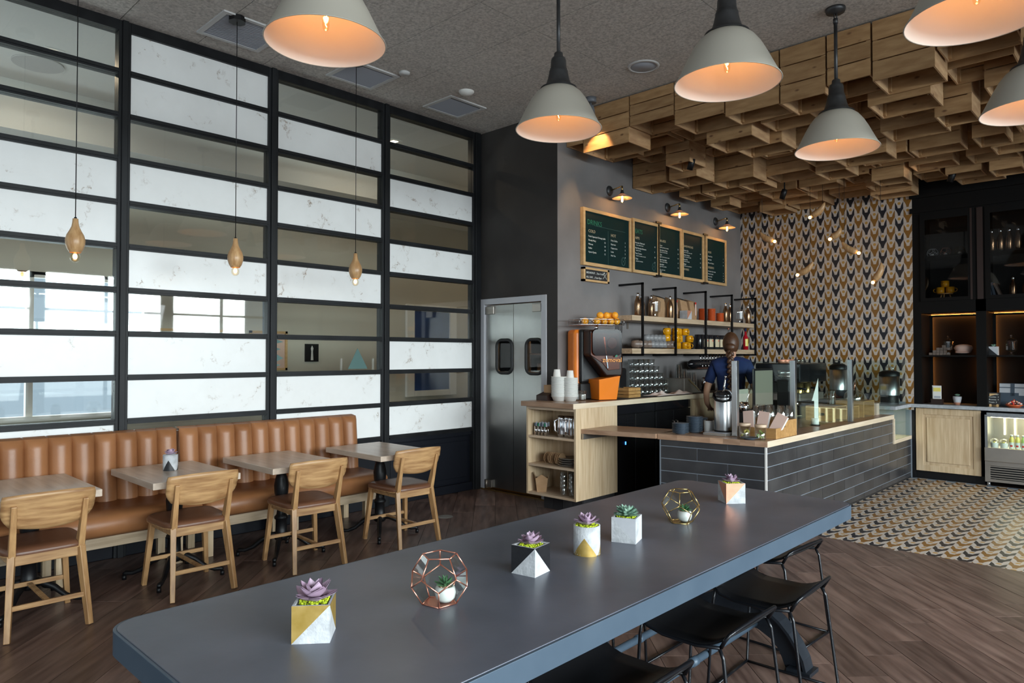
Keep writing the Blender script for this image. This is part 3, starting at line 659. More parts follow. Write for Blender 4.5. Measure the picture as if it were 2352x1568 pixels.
# ---- oak chairs, facing -x
def chair(loc, rz, label):
    t = thing('dining_chair', label, 'chair', loc, rz, 'oak dining chairs at the bistro tables')
    for s_ in (-1, 1):
        MB().bar((.245, .190*s_, 0), (.165, .160*s_, .43), .028, .032, w2=.034, d2=.048).bar((.165, .160*s_, .43), (.240, .166*s_, .705), .034, .048, w2=.026, d2=.022).build('rear_leg', m_chair_z, t, bevel=.003)
        MB().bar((-.235, .20*s_, 0), (-.19, .165*s_, .425), .028, .03, w2=.034, d2=.038).build('front_leg', m_chair_z, t, bevel=.003)
    # apron
    MB().box((.15, -.17, .375), (.175, .17, .425)).box((-.20, -.16, .385), (-.175, .16, .425)).box((-.19, -.175, .385), (.16, -.155, .425)).box((-.19, .155, .385), (.16, .175, .425)).build('apron', m_chair, t, bevel=.003)
    MB().bar((.215, -.18, .165), (.215, .18, .165), .016, .026).build('stretcher', m_chair, t, bevel=.002)
    MB().bar((-.217, -.182, .165), (-.217, .182, .165), .016, .026).build('stretcher', m_chair, t, bevel=.002)
    MB().bar((-.217, 0, .165), (.215, 0, .165), .024, .016).build('stretcher', m_chair, t, bevel=.002)
    # seat: shell and cushion
    def out(sx, sy, n=40):
        P = []
        for i in range(n):
            a = 2*PI*i/n; c, s_ = math.cos(a), math.sin(a); e = .42
            x = math.copysign(abs(c)**e, c)*.215*sx; y = math.copysign(abs(s_)**e, s_)*.21*sy
            y *= 1+.05*(-x/.2); P.append((x-.015, y))
        return P
    MB().prism(out(1, 1), .425, .437).build('seat_shell', m_chair, t)
    m = MB(); rings = [(1.0, .438), (1.01, .448), (.985, .462), (.92, .472), (.7, .477), (.35, .474)]
    vs = []
    for sc, z in rings: vs += [(x, y, z-.008*math.cos(3*x)) for x, y in [((px+.015)*sc-.015, py*sc) for px, py in out(1, 1)]]
    n = 40; fs = [(j*n+i, j*n+(i+1) % n, (j+1)*n+(i+1) % n, (j+1)*n+i) for j in range(len(rings)-1) for i in range(n)]
    fs.append(tuple((len(rings)-1)*n+i for i in range(n)))
    m.add(vs, fs, 0, True).build('seat_cushion', m_leather_dark, t)
    # curved backrest
    nu, nv = 20, 8
    def bf(off):
        def f(u, v):
            yy = (u-.5)*2; z = .565+.205*v
            wd = .217+.004*v
            # rounded corners
            if v < .38: wd *= 1-.17*((.38-v)/.38)**1.6
            if v > .88: wd *= 1-.03*((v-.88)/.12)**2
            x = .185+.22*(z-.565)+.040*(1-yy*yy)-.012+off
            zz = z-.012*(yy*yy)*(1 if v > .6 else -1.8*(1-v))
            return (x, yy*wd, zz)
        return f
    m = MB(); k = (nu+1)*(nv+1)
    A = MB().grid(bf(0), nu, nv); B = MB().grid(bf(.012), nu, nv)
    m.add(A.v, [tuple(reversed(f)) for f in A.f], 0, True); m.add(B.v, B.f, 0, True)
    ring = [i for i in range(nu+1)]+[j*(nu+1)+nu for j in range(1, nv+1)]+[nv*(nu+1)+i for i in range(nu-1, -1, -1)]+[j*(nu+1) for j in range(nv-1, 0, -1)]
    m.f += [(ring[i], ring[(i+1) % len(ring)], ring[(i+1) % len(ring)]+k, ring[i]+k) for i in range(len(ring))]; m.m += [0]*len(ring); m.s += [False]*len(ring)
    m.build('backrest', m_chair, t)
    return t
ch = chair((-4.655, 1.015, 0), R_(0), 'oak dining chair nearest the camera at the left picture edge')
dup(ch, (-4.655, 1.845, 0), R_(-1), 'oak dining chair in front of the bistro table with the small succulent')
dup(ch, (-4.60, 2.640, 0), R_(-4), 'oak dining chair at the third bistro table along the bench')
dup(ch, (-4.57, 3.495, 0), R_(-2), 'oak dining chair at the farthest bistro table')
# furniture of the far room seen through the glass
for k, (x, y) in enumerate(((-7.3, .2), (-7.4, 1.6), (-7.4, 3.0), (-7.2, 6.2))):
    dup(bt, (x, y, .0), label='bistro table in the far room, %s from the left behind the glass' % ORD[k], group='far room tables')
    dup(ch, (x+.75, y+.05, 0), PI*.05, 'chair in the far room facing the window, %s from the left' % ORD[k], 'far room chairs')

# ---- communal table
TX0, TX1, TY0, TY1, TZ = -2.113, -1.150, .612, 3.665, .772
ct = thing('communal_table', 'long zinc-topped communal table with rounded corners in the foreground', 'table', (0, 0, 0))
cxm, cym = (TX0+TX1)/2, (TY0+TY1)/2
def shift(P, x, y): return [(a+x, b+y) for a, b in P]
outer = shift(rrect(TX1-TX0, TY1-TY0, .085, 8), cxm, cym); inner = shift(rrect(TX1-TX0-.018, TY1-TY0-.018, .078, 8), cxm, cym)
MB().prism(inner, TZ-.012, TZ).build('tabletop', m_zinc, ct, bevel=.0015)
m = MB(); n = len(outer)
vs = [(x, y, TZ-.066) for x, y in outer]+[(x, y, TZ-.002) for x, y in outer]+[(x, y, TZ-.002) for x, y in inner]+[(x, y, TZ-.066) for x, y in inner]
m.add(vs, [(a*n+i, a*n+(i+1) % n, ((a+1) % 4)*n+(i+1) % n, ((a+1) % 4)*n+i) for a in range(4) for i in range(n)])
m.build('edge_band', m_edge_blue, ct, bevel=.0012)
MB().prism(inner, TZ-.060, TZ-.04).build('underside', m_ironblue, ct)
def offset_strip(P, w):
    """closed outline of a strip of width w that follows the polyline P (x, z)"""
    L_, R2 = [], []
    for i, p in enumerate(P):
        a, b = P[max(i-1, 0)], P[min(i+1, len(P)-1)]; t = Vector((b[0]-a[0], b[1]-a[1])).normalized(); n_ = (-t.y*w/2, t.x*w/2)
        L_.append((p[0]+n_[0], p[1]+n_[1])); R2.append((p[0]-n_[0], p[1]-n_[1]))
    return L_, R2
for yp in (.93, 2.14, 3.36):
    m = MB(); TM = Matrix(((1, 0, 0, cxm), (0, 0, 1, yp), (0, 1, 0, 0), (0, 0, 0, 1)))
    for s_ in (-1, 1):
        base = [(.050, .715), (.050, .42), (.054, .36), (.070, .315), (.10, .285), (.14, .265), (.19, .245), (.235, .215), (.28, .17), (.315, .12), (.345, .065), (.360, .006)]
        P = [(x*s_, z) for x, z in base]
        A, B = offset_strip(P, .014)
        for i in range(len(P)-1):
            vs = []
            for yy in (-.045, .045): vs += [(A[i][0], A[i][1], yy), (A[i+1][0], A[i+1][1], yy), (B[i+1][0], B[i+1][1], yy), (B[i][0], B[i][1], yy)]
            m.add(vs, [(0, 1, 2, 3), (7, 6, 5, 4), (0, 4, 5, 1), (2, 6, 7, 3)], 0, False, TM)
        inner = [(.0, .16), (.06, .158), (.12, .145), (.18, .115), (.225, .07), (.25, 0)]
        web = base+[(x, z) for x, z in inner[::-1]]+[(0, .715)]
        for i in range(len(base)-1):
            q = [base[i], base[i+1]]; k0 = min(len(inner)-1, int(i/(len(base)-1)*len(inner))); 
        cols = []
        for i in range(21):
            x = .36*i/20
            def zat(pl, x):
                for (xa, za), (xb, zb) in zip(pl, pl[1:]):
                    if xa <= x <= xb and xb > xa: return za+(zb-za)*(x-xa)/(xb-xa)
                return 0
            zt = zat([(.050, .36)]+base[3:], x) if x > .05 else .70
            cols.append((x*s_, max(0, zat(inner, x)) if x < .25 else 0, zt))
        for (xa, la, ta), (xb, lb, tb2) in zip(cols, cols[1:]):
            m.add([(xa, la, -.008), (xb, lb, -.008), (xb, tb2, -.008), (xa, ta, -.008), (xa, la, .008), (xb, lb, .008), (xb, tb2, .008), (xa, ta, .008)], [(0, 1, 2, 3), (7, 6, 5, 4), (0, 4, 5, 1), (2, 6, 7, 3)], 0, False, TM)
        m.box((cxm+s_*.33-.055, yp-.055, 0), (cxm+s_*.33+.055, yp+.055, .018))
    m.box((cxm-.43, yp-.045, .695), (cxm+.43, yp+.045, .712))
    m.build('pedestal', m_ironblue, ct)
for x, z in ((cxm-.18, .19), (cxm+.10, .17)):
    MB().tube([(x, .93, z), (x, 3.36, z)], .017, 12).build('foot_bar', m_edge_blue, ct)
    for y in (1.55, 2.75): MB().tube([(x, y-.02, z), (x, y+.02, z)], .0205, 12).build('bar_collar', m_edge_blue, ct)

# ---- low stools, wire frame and bent seat; back edge on +x
def stool(loc, rz, label, group):
    t = thing('low_stool', label, 'stool', loc, rz, group)
    def sf(u, v):
        x = -.185+.37*u; y = (v-.5)*.40
        z = .437+.035*max(0, (.28-u)/.28)**2+.055*max(0, (u-.62)/.38)**2-.006*math.cos(PI*(v-.5))
        return (x, y*(1+.03*(1-u)), z)
    MB().grid(sf, 18, 6).build('seat', m_black, t, solid=.010)
    # back rail: a wire loop standing off the raised edge
    MB().tube([(.158, -.20, .448), (.175, -.203, .478), (.188, -.195, .498), (.194, -.17, .505), (.196, 0, .510), (.194, .17, .505), (.188, .195, .498), (.175, .203, .478), (.158, .20, .448)], .0075, 8).build('back_rail', m_black_metal, t)
    MB().tube([(-.175, -.20, .468), (-.15, -.203, .448), (-.08, -.203, .432), (.06, -.203, .430), (.155, -.203, .446)], .007, 8).tube([(-.175, .20, .468), (-.15, .203, .448), (-.08, .203, .432), (.06, .203, .430), (.155, .203, .446)], .007, 8).tube([(-.178, -.19, .470), (-.178, .19, .470)], .007, 8).build('seat_frame', m_black_metal, t)
    for sx in (-1, 1):
        for sy in (-1, 1):
            P = [(.150*sx, .2*sy, .446), (.168*sx, .203*sy, .41), (.215*sx, .213*sy, .02), (.213*sx, .205*sy, .008)] if sx > 0 else [(-.172, .2*sy, .466), (-.182, .203*sy, .41), (-.205, .213*sy, .02), (-.203, .205*sy, .008)]
            MB().tube(P, .0068, 8).build('leg', m_black_metal, t)
    for sy in (-1, 1): MB().tube([(-.205, .207*sy, .0075), (.215, .207*sy, .0075)], .0065, 8).build('floor_rod', m_black_metal, t)
    for sx, x in ((-1, -.205), (1, .215)): MB().tube([(x, -.21, .0075), (x, .21, .0075)], .0065, 8).build('floor_rod', m_black_metal, t)
    return t
st = stool((-1.345, 1.87, 0), 0, 'black wire stool nearest the camera, cut off by the bottom of the picture', 'black low stools on the window side of the long table')
dup(st, (-1.355, 2.545, 0), 0, 'black wire stool in the middle of the row, in front of the arched table foot', 'black low stools on the window side of the long table')
dup(st, (-1.325, 3.075, 0), R_(2), 'black wire stool second from the far end, beside the arched table foot', 'black low stools on the window side of the long table')
dup(st, (-1.60, 3.72, 0), R_(-3), 'black wire stool pushed under the far end of the long table', 'black low stools on the window side of the long table')
for k, y in enumerate((1.25, 2.44, 3.12)):
    dup(st, (-2.08, y, 0), PI, 'black wire stool on the bench side of the long table, %s' % ('nearest', 'middle one', 'farthest')[k], 'black low stools on the bench side of the long table')

# ================================================================== PLANTS
def leaf_mesh(name, m, ln, wd, cup, curl, th=.0016, pt=.5):
    def f(u, v):
        s_ = math.sin(PI*min(1, max(0, v))**pt) if 0 < v < 1 else 0
        w_ = wd*(s_**.8)*(1 if v < .6 else 1-.15*(v-.6)/.4)+wd*.10*(1-v)
        y = (u-.5)*2*w_; x = ln*v; z = curl*v*v*ln+cup*(abs(u-.5)*2)**2*w_
        return (x, y, z)
    mb = MB().grid(f, 6, 8); A = MB(); k = len(mb.v)
    A.add(mb.v, mb.f, 0, True); A.add([(x, y*.96, z-th*1.8*(1-abs(y)/(wd+1e-5)*.8)-(.0006)) for x, y, z in mb.v], [tuple(reversed(q)) for q in mb.f], 0, True)
    return A.mesh(name, m)
lf_purple = leaf_mesh('purple_succulent_leaf', m_purple, .041, .0185, .32, .30, pt=.45)
lf_green = leaf_mesh('green_succulent_leaf', m_green, .040, .0085, .4, .12, pt=.8)
lf_spike = leaf_mesh('spiky_leaf', m_dkgreen, .036, .0055, .5, .1, pt=.7)
def rosette(t, z, me, rings, sc=1, cx=0, cy=0):
    for n, tilt, s_, zz in rings:
        ph = random.random()*3
        for k in range(n):
            a = ph+2*PI*k/n+random.uniform(-.12, .12); o = obj('leaf', me, t, (cx+.004*sc*math.cos(a), cy+.004*sc*math.sin(a), z+zz*sc))
            o.rotation_euler = (0, -R_(tilt+random.uniform(-6, 6)), a); o.scale = [s_*sc*random.uniform(.9, 1.08)]*3
PUR = [(5, 10, 1.15, .004), (5, 30, 1.0, .008), (4, 52, .78, .012), (3, 74, .5, .014)]
GRE = [(13, 8, 1.15, .004), (12, 26, 1.05, .008), (9, 46, .85, .012), (6, 68, .55, .015)]
def moss(t, z, r, sq=True):
    mb = MB()
    for i in range(170):
        a = random.random()*2*PI; q = r*math.sqrt(random.random())*(1.05 if not sq else 1.15)
        x, y = q*math.cos(a), q*math.sin(a); x = max(-r*.9, min(r*.9, x)); y = max(-r*.9, min(r*.9, y))
        mb.ball((x, y, z+random.uniform(0, .006)), random.uniform(.0022, .0042), 4)
    mb.build('moss', m_moss, t, kind='stuff')
def cube_planter(loc, rz, s_, paints, label, rings, lf, psc, mossy=True, base=None):
    """paints: per side (-y,+x,+y,-x): (diagonal '/' or '\\\\', material upper/left triangle, material lower triangle)"""
    t = thing('cube_planter', label, 'planter', loc, rz); h = s_/2; wt_ = .007; mats = [base or m_concrete_lt]; mb = MB()
    mb.box((-h+.001, -h+.001, 0), (h-.001, h-.001, s_*.80))
    for a, b in (((-h, -h), (h, -h+wt_)), ((-h, h-wt_), (h, h)), ((-h, -h+wt_), (-h+wt_, h-wt_)), ((h-wt_, -h+wt_), (h, h-wt_))):
        mb.box((a[0]+.0008, a[1]+.0008, s_*.78), (b[0]-.0008, b[1]-.0008, s_))
    cs = [(-h, -h), (h, -h), (h, h), (-h, h)]
    for k, (dg, ma, mc) in enumerate(paints):
        for mm in (ma, mc):
            if mm not in mats: mats.append(mm)
        p, q = cs[k], cs[(k+1) % 4]
        A, B, C_, D = (p[0], p[1], 0), (q[0], q[1], 0), (q[0], q[1], s_), (p[0], p[1], s_)
        if dg == '/': mb.add([A, C_, D], [(0, 1, 2)], mats.index(ma)); mb.add([A, B, C_], [(0, 1, 2)], mats.index(mc))
        else: mb.add([B, C_, D], [(0, 1, 2)], mats.index(ma)); mb.add([A, B, D], [(0, 1, 2)], mats.index(mc))
    mb.build('pot', mats, t)
    if mossy: moss(t, s_*.93, h*.8)
    rosette(t, s_*.97, lf, rings, psc)
    return t
C1 = m_concrete
cube_planter((-1.625, .961, TZ), R_(49), .095, [('/', m_goldpaint, C1), ('\\', m_goldpaint, C1), ('/', C1, C1), ('/', C1, C1)], 'gold and concrete cube planter with a large purple succulent, nearest on the long table', PUR, lf_purple, 1.22)
cube_planter((-1.578, 1.746, TZ), R_(9), .094, [('/', m_blackpaint, C1), ('\\', m_blackpaint, C1), ('/', C1, m_blackpaint), ('/', C1, C1)], 'black and grey cube planter with a purple succulent on the long table', PUR, lf_purple, .98)
cube_planter((-1.573, 2.304, TZ), R_(19), .096, [('\\', m_concrete_lt, C1), ('/', C1, m_concrete_lt), ('/', C1, C1), ('/', C1, C1)], 'all grey concrete cube planter with a pale green spiky rosette', GRE, lf_green, 1.08)
cube_planter((-1.606, 3.265, TZ), R_(50), .098, [('/', m_copperpaint, C1), ('\\', C1, C1), ('/', C1, C1), ('\\', m_copperpaint, C1)], 'copper-painted cube planter at the far end of the long table', PUR[:], lf_purple, .95)
t = thing('round_planter', 'round concrete planter with a gold triangle and a purple succulent', 'planter', (-1.575, 2.05, TZ))
mb = MB(); mb.lathe([(0, 0), (.046, 0), (.049, .003), (.049, .105), (.043, .105), (.042, .088), (0, .088)], 48)
mb.build('pot', C1, t, bevel=0)
g = MB()
for a0 in (R_(-63), R_(57), R_(177)):
    n = 14; vs = [(.0494*math.cos(a0), .0494*math.sin(a0), .066)]
    for i in range(n+1):
        a = a0-R_(58)+R_(116)*i/n; zz = .002+.0; vs.append((.0494*math.cos(a), .0494*math.sin(a), zz))
    # triangle strips so that it hugs the cylinder
    for lv in range(8):
        z0_, z1_ = .066*lv/8, .066*(lv+1)/8; w0, w1 = R_(58)*(1-lv/8), R_(58)*(1-(lv+1)/8)
        g.grid(lambda u, v, z0_=z0_, z1_=z1_, w0=w0, w1=w1, a0=a0: (.0494*math.cos(a0+(u*2-1)*(w0+(w1-w0)*v)), .0494*math.sin(a0+(u*2-1)*(w0+(w1-w0)*v)), z0_+(z1_-z0_)*v), 8, 1)
g.build('gold_triangle', m_goldpaint, t); moss(t, .10, .042, False); rosette(t, .105, lf_purple, PUR, 1.0)
# dodecahedron terrariums
def dodeca(R):
    ph = (1+5**.5)/2; V = [Vector((x, y, z)) for x in (-1, 1) for y in (-1, 1) for z in (-1, 1)]
    for a in (-1, 1):
        for b in (-1, 1): V += [Vector((0, a/ph, b*ph)), Vector((a/ph, b*ph, 0)), Vector((a*ph, 0, b/ph))]
    V = [v.normalized()*R for v in V]; el = min((V[0]-v).length for v in V[1:])
    E = [(i, j) for i in range(20) for j in range(i+1, 20) if (V[i]-V[j]).length < el*1.05]
    nrm = Vector((1, 0, ph)).normalized(); q = nrm.rotation_difference(Vector((0, 0, -1))); V = [q @ v for v in V]
    # faces: normals from icosahedron vertices
    ico = [q @ Vector(v).normalized() for a in (-1, 1) for b in (-ph, ph) for v in ((a, 0, b), (0, b, a), (b, a, 0))]
    F = []
    for n_ in ico:
        ids = sorted(range(20), key=lambda i: -V[i].dot(n_))[:5]; c = sum((V[i] for i in ids), Vector())/5
        e1 = (V[ids[0]]-c).normalized(); e2 = n_.cross(e1); ids.sort(key=lambda i: math.atan2((V[i]-c).dot(e2), (V[i]-c).dot(e1))); F.append((ids, n_))
    return V, E, F
def terrarium(loc, rz, R, mwire, label, lf, wire=.0022, small=False):
    t = thing('glass_terrarium', label, 'terrarium', loc, rz); V, E, F = dodeca(R); zb = min(v.z for v in V); V = [v-Vector((0, 0, zb-wire)) for v in V]
    f = MB()
    for i, j in E: f.tube([V[i], V[j]], wire, 6)
    f.build('wire_frame', mwire, t)
    if small: MB().ball((0, 0, R*.4), R*.32, 8).build('ball_pot', m_ceramic, t); return t
    opening = max(F, key=lambda q: q[1].z)[0]
    for ids, n_ in F:
        m_ = mwire if n_.z < -.9 else m_pane
        if n_.z > .9: continue
        MB().add([V[i] for i in ids], [tuple(range(5))]).build('base_plate' if n_.z < -.9 else 'pane', m_, t)
    p = thing('mini_potted_succulent', label.split(' terrarium')[0].replace('large ', '')+' terrarium: tiny white pot with spiky plant inside', 'potted plant', (loc[0]+.012, loc[1]+.012, loc[2]+.0045), 0)
    r = .030
    MB().lathe([(0, 0), (r*.6, 0), (r*.95, r*.35), (r*1.05, r*.85), (r*.95, r*1.35), (r*.8, r*1.5), (r*.72, r*1.45), (r*.7, r*1.3), (0, r*1.3)], 24).build('pot', m_ceramic, p)
    gm = MB()
    for i in range(45):
        a = random.random()*6.28; q = r*.66*math.sqrt(random.random()); gm.ball((q*math.cos(a), q*math.sin(a), r*1.36), random.uniform(.0025, .004), 4)
    gm.build('gravel', m_gravel, p, kind='stuff')
    rosette(p, r*1.5, lf, [(7, 20, 1.0, 0), (6, 45, .95, .004), (4, 70, .8, .006)], .85)
    return t
terrarium((-1.578, 1.345, TZ), R_(66), .086, m_copper, 'copper wire glass terrarium on the long table', lf_spike)
terrarium((-1.572, 2.715, TZ), R_(8), .084, m_brass, 'brass wire glass terrarium on the long table', lf_spike)
# little pot on the second bistro table
t = thing('round_planter', 'small concrete pot with black triangle and purple succulent on the second bistro table', 'planter', (-4.98, 1.84, .715), R_(0))
MB().lathe([(0, 0), (.044, 0), (.047, .003), (.047, .105), (.042, .105), (.041, .09), (0, .09)], 36).build('pot', C1, t)
g = MB()
for a0 in (R_(-35), R_(85), R_(-155)):
    for lv in range(8):
        z0_, z1_ = .072*lv/8, .072*(lv+1)/8; w0, w1 = R_(50)*(1-lv/8), R_(50)*(1-(lv+1)/8)
        g.grid(lambda u, v, z0_=z0_, z1_=z1_, w0=w0, w1=w1, a0=a0: (.0474*math.cos(a0+(u*2-1)*(w0+(w1-w0)*v)), .0474*math.sin(a0+(u*2-1)*(w0+(w1-w0)*v)), z0_+(z1_-z0_)*v), 8, 1)
g.build('black_triangle', m_blackpaint, t); rosette(t, .105, lf_purple, PUR, .95)

# ================================================================== HANGING LAMPS
def big_pendant(x, y, label):
    zr = 2.98; t = thing('pendant_lamp', label, 'pendant lamp', (x, y, zr), 0, 'cream enamel pendants over the long table')
    prof = [(.282, 0), (.280, .004), (.262, .035), (.235, .09), (.208, .145), (.180, .195), (.150, .235), (.118, .262), (.105, .268)]
    MB().lathe(prof, 48).build('shade', m_shade_out, t)
    MB().lathe([(r-.004, z) for r, z in prof]+[(0, .262)], 48).build('shade_inside', m_shade_in, t)
    MB().tube([(.281*math.cos(2*PI*i/48), .281*math.sin(2*PI*i/48), .001) for i in range(48)], .0032, 6, closed=True).build('rim', m_shade_out, t)
    MB().lathe([(.122, .262), (.120, .272), (.085, .290), (.072, .330), (.062, .372), (.062, .385), (.057, .388), (.056, .402), (.052, .405), (.050, .455), (.044, .472), (.030, .482), (.028, .505), (.020, .512), (0, .512)], 28).build('neck', m_neck, t)
    MB().tube([(0, 0, .50), (0, 0, ZC-zr-.10)], .0125, 12).build('rod', m_neck, t)
    MB().tube([(0, 0, ZC-zr-.11), (0, 0, ZC-zr-.075)], .017, 10).tube([(.010*math.cos(a), 0, ZC-zr-.055+.022*math.sin(a)) for a in [2*PI*i/10 for i in range(10)]], .004, 6, closed=True).lathe([(.012, ZC-zr-.04), (.062, ZC-zr-.030), (.068, ZC-zr-.012), (.068, ZC-zr), (0, ZC-zr)], 24).build('canopy', m_neck, t)
    MB().lathe([(0, .262), (.018, .26), (.018, .20), (0, .198)], 14).build('socket', m_neck, t)
    MB().lathe([(.012, .20), (.016, .17), (.017, .085), (.014, .068), (.008, .060), (0, .058)], 16).build('bulb', m_bulbglass, t)
    MB().tube([(.004*math.cos(k*2.2), .004*math.sin(k*2.2), .185-.009*k) for k in range(13)], .0016, 5).build('filament', m_filament, t)
    point('pendant_bulb_light', (0, 0, .13), 1.5, (1, .50, .23), .02, t)
    return t
for x, y, l in ((-2.90, 1.76, 'cream pendant at the upper left, cropped by the top edge'), (-2.915, 3.50, 'cream pendant on a long rod, second from the left'), (-1.75, 3.535, 'large cream pendant in the middle row, top of the picture'), (-1.752, 5.235, 'cream pendant whose round black canopy shows on the ceiling'), (-.612, 3.60, 'largest cream pendant at the top right corner'), (-.600, 5.22, 'cream pendant cut by the right edge')):
    big_pendant(x, y, l)
def wood_pendant(y, label):
    zb = 2.085; t = thing('turned_wood_pendant', label, 'pendant lamp', (-5.018, y, zb), 0, 'turned wood pendants over the bench')
    MB().lathe([(.030, .060), (.044, .080), (.054, .112), (.056, .14), (.048, .172), (.033, .200), (.022, .225), (.0175, .250), (.016, .275), (0, .277)], 28).lathe([(.034, .062), (.030, .075), (0, .08)], 28).build('body', m_turned, t)
    MB().lathe([(0, 0), (.012, .002), (.024, .012), (.0285, .028), (.026, .046), (.018, .060), (.014, .075)], 18).build('bulb', m_bulbglass, t)
    MB().ball((0, 0, .036), .013, 8, sc=(1, 1, 1.4)).build('filament', m_filament_soft, t)
    MB().tube([(0, 0, .27), (0, 0, .285)], .008, 8).tube([(0, 0, .27), (0, 0, ZC-zb-.02)], .0030, 6).build('cord', m_black, t)
    MB().prism([(.062*math.cos(2*PI*i/8), .062*math.sin(2*PI*i/8)) for i in range(8)], ZC-zb-.038, ZC-zb).build('canopy', m_black, t)
    point('wood_pendant_light', (0, 0, .03), 1.0, WARM, .015, t)
wood_pendant(1.266, 'turned wood pendant over the bench, left one of three')
wood_pendant(2.30, 'turned wood pendant over the bench, middle one of three')
wood_pendant(3.34, 'turned wood pendant over the bench, right one of three')

# ---- ceiling fittings
def diffuser(x0, x1, y0, y1, label):
    t = thing('air_vent', label, 'vent', ((x0+x1)/2, (y0+y1)/2, ZC), 0, 'square air vents in the ceiling'); w, d = (x1-x0)/2, (y1-y0)/2
    MB().box((-w, -d, -.012), (w, -d+.035, 0)).box((-w, d-.035, -.012), (w, d, 0)).box((-w, -d+.035, -.012), (-w+.035, d-.035, 0)).box((w-.035, -d+.035, -.012), (w, d-.035, 0)).build('frame', m_disc, t)
    MB().box((-w+.03, -d+.03, -.002), (w-.03, d-.03, 0)).build('backing', m_groove, t)
    me = MB().add([(-.008, -d+.035, -.010), (.006, -d+.035, -.002), (.006, d-.035, -.002), (-.008, d-.035, -.010)], [(0, 1, 2, 3)]).mesh('vent_blade', m_vent)
    n = int((2*w-.07)/.026)
    for k in range(n): obj('blade', me, t, (-w+.046+k*.026, 0, 0))
diffuser(-5.46, -4.97, 2.18, 2.68, 'square slatted air vent behind the middle wood pendant cord')
diffuser(-5.47, -5.02, 3.32, 3.80, 'square slatted air vent half behind the upper left cream pendant')
diffuser(-5.46, -5.03, 4.42, 4.90, 'square slatted air vent nearest the dark corner')
tag(MB().lathe([(0, -.02), (.045, -.018), (.05, 0), (0, 0)], 24).build('smoke_detector', m_disc, None, (-4.925, 3.779, ZC)), 'small white round detector on the ceiling between two vents', 'detector')
tag(MB().lathe([(0, -.035), (.05, -.03), (.075, -.008), (.075, 0), (0, 0)], 28).build('smoke_detector', m_white, None, (-4.859, 4.464, ZC)), 'larger white domed detector on the ceiling near the dark corner', 'detector')
t = thing('ceiling_speaker', 'round flat speaker in the ceiling beside the crates', 'speaker', (-3.316, 5.134, ZC))
MB().lathe([(0, -.006), (.112, -.006), (.115, 0), (0, 0)], 32).build('grille', m_vent, t); MB().lathe([(.112, -.003), (.115, -.010), (.135, -.008), (.137, 0)], 32).build('ring', m_disc, t)
def spot_head(loc, rx, rz, m_, label, ln=.12, power=12, surf=True, tgt=None):
    t = thing('spotlight', label, 'spotlight', loc, rz)
    if surf: MB().cyl((0, 0, -.05), .055, .05, 20).build('base', m_, t)
    MB().tube([(0, 0, -.05 if surf else ZC-loc[2]), (0, 0, -.09)], .008, 8).build('arm', m_, t)
    T_ = Matrix.Translation((0, 0, -.09)) @ Matrix.Rotation(rx, 4, 'X')
    MB().lathe([(0, .02), (.030, .015), (.034, -.03), (.032, -.10), (.028, -.10), (.026, -.085), (0, -.085)], 18, T=T_).build('head', m_, t)
    MB().lathe([(0, -.088), (.024, -.088)], 12, T=T_).build('lens', m_filament_soft, t)
    l = bpy.data.lights.new('spot_beam', 'SPOT'); l.energy = power; l.color = (1, .62, .28); l.spot_size = R_(70); l.spot_blend = .6; l.shadow_soft_size = .02
    o = bpy.data.objects.new('spot_beam', l); COL.objects.link(o); o.parent = t
    hp = T_ @ Vector((0, 0, -.10)); o.location = hp
    d = (Vector(tgt)-Vector(loc)-hp) if tgt else (T_.to_3x3() @ Vector((0, 0, -1)))
    d.rotate(Matrix.Rotation(-rz, 3, 'Z')); o.rotation_euler = d.to_track_quat('-Z', 'Y').to_euler()
    return t
m_greyspot = mat('grey_spot_paint', (.15, .16, .18), .4)
spot_head((-4.103, 5.418, ZC), R_(12), 0, m_greyspot, 'grey spotlight on the ceiling behind the second cream pendant', tgt=(-4.4, 6.3, 1.8), power=30)

# ================================================================== CRATE CLOUD over the bar
slat_cache = {}
def slat_me(l_, h_, ax):
    k = (round(l_, 3), round(h_, 3), ax)
    if k not in slat_cache:
        if ax == 'x': slat_cache[k] = MB().cbox((0, 0, 0), (l_, .011, h_)).mesh('slat', m_pine)
        elif ax == 'y': slat_cache[k] = MB().cbox((0, 0, 0), (.011, l_, h_)).mesh('slat', m_pine_y)
        elif ax == 'p': slat_cache[k] = MB().cbox((0, 0, 0), (l_, h_, .011)).mesh('top_board', m_pine)
        elif ax == 'q': slat_cache[k] = MB().cbox((0, 0, 0), (.020, .030, l_)).mesh('corner_post', m_pine)
    return slat_cache[k]
def crate(x0, y0, wx, wy, z0, z1, label, ntot=3):
    t = thing('pine_crate', label, 'crate', (x0+wx/2, y0+wy/2, z0), 0, 'open pine crates hung over the bar')
    H = z1-z0; g = .010; sh = (H-(ntot-1)*g)/ntot
    lx = wx >= wy
    for k in range(ntot):
        zc = sh/2+k*(sh+g)
        for s_ in (-1, 1): obj('slat', slat_me(wx, sh, 'x'), t, (0, s_*(wy/2-.0055), zc))
    for s_ in (-1, 1):
        obj('end_board', slat_me(wy-.024, H, 'y'), t, (s_*(wx/2-.0055), 0, H/2))
        for q_ in (-1, 1): obj('corner_post', slat_me(H-.02, 0, 'q'), t, (s_*(wx/2-.021), q_*(wy/2-.026), H/2+.004))
    obj('top_board', slat_me(wx-.03, wy-.03, 'p'), t, (0, 0, H-.006))
    return t
rc = random.Random(11)
front = [(-4.555, -4.34), (-4.336, -3.78), (-3.772, -3.292), (-3.284, -2.80), (-2.79, -2.318), (-2.31, -1.95), (-1.94, -1.622), (-1.612, -1.20), (-1.19, -.72), (-.71, -.24), (-.23, .24), (.25, .72)]
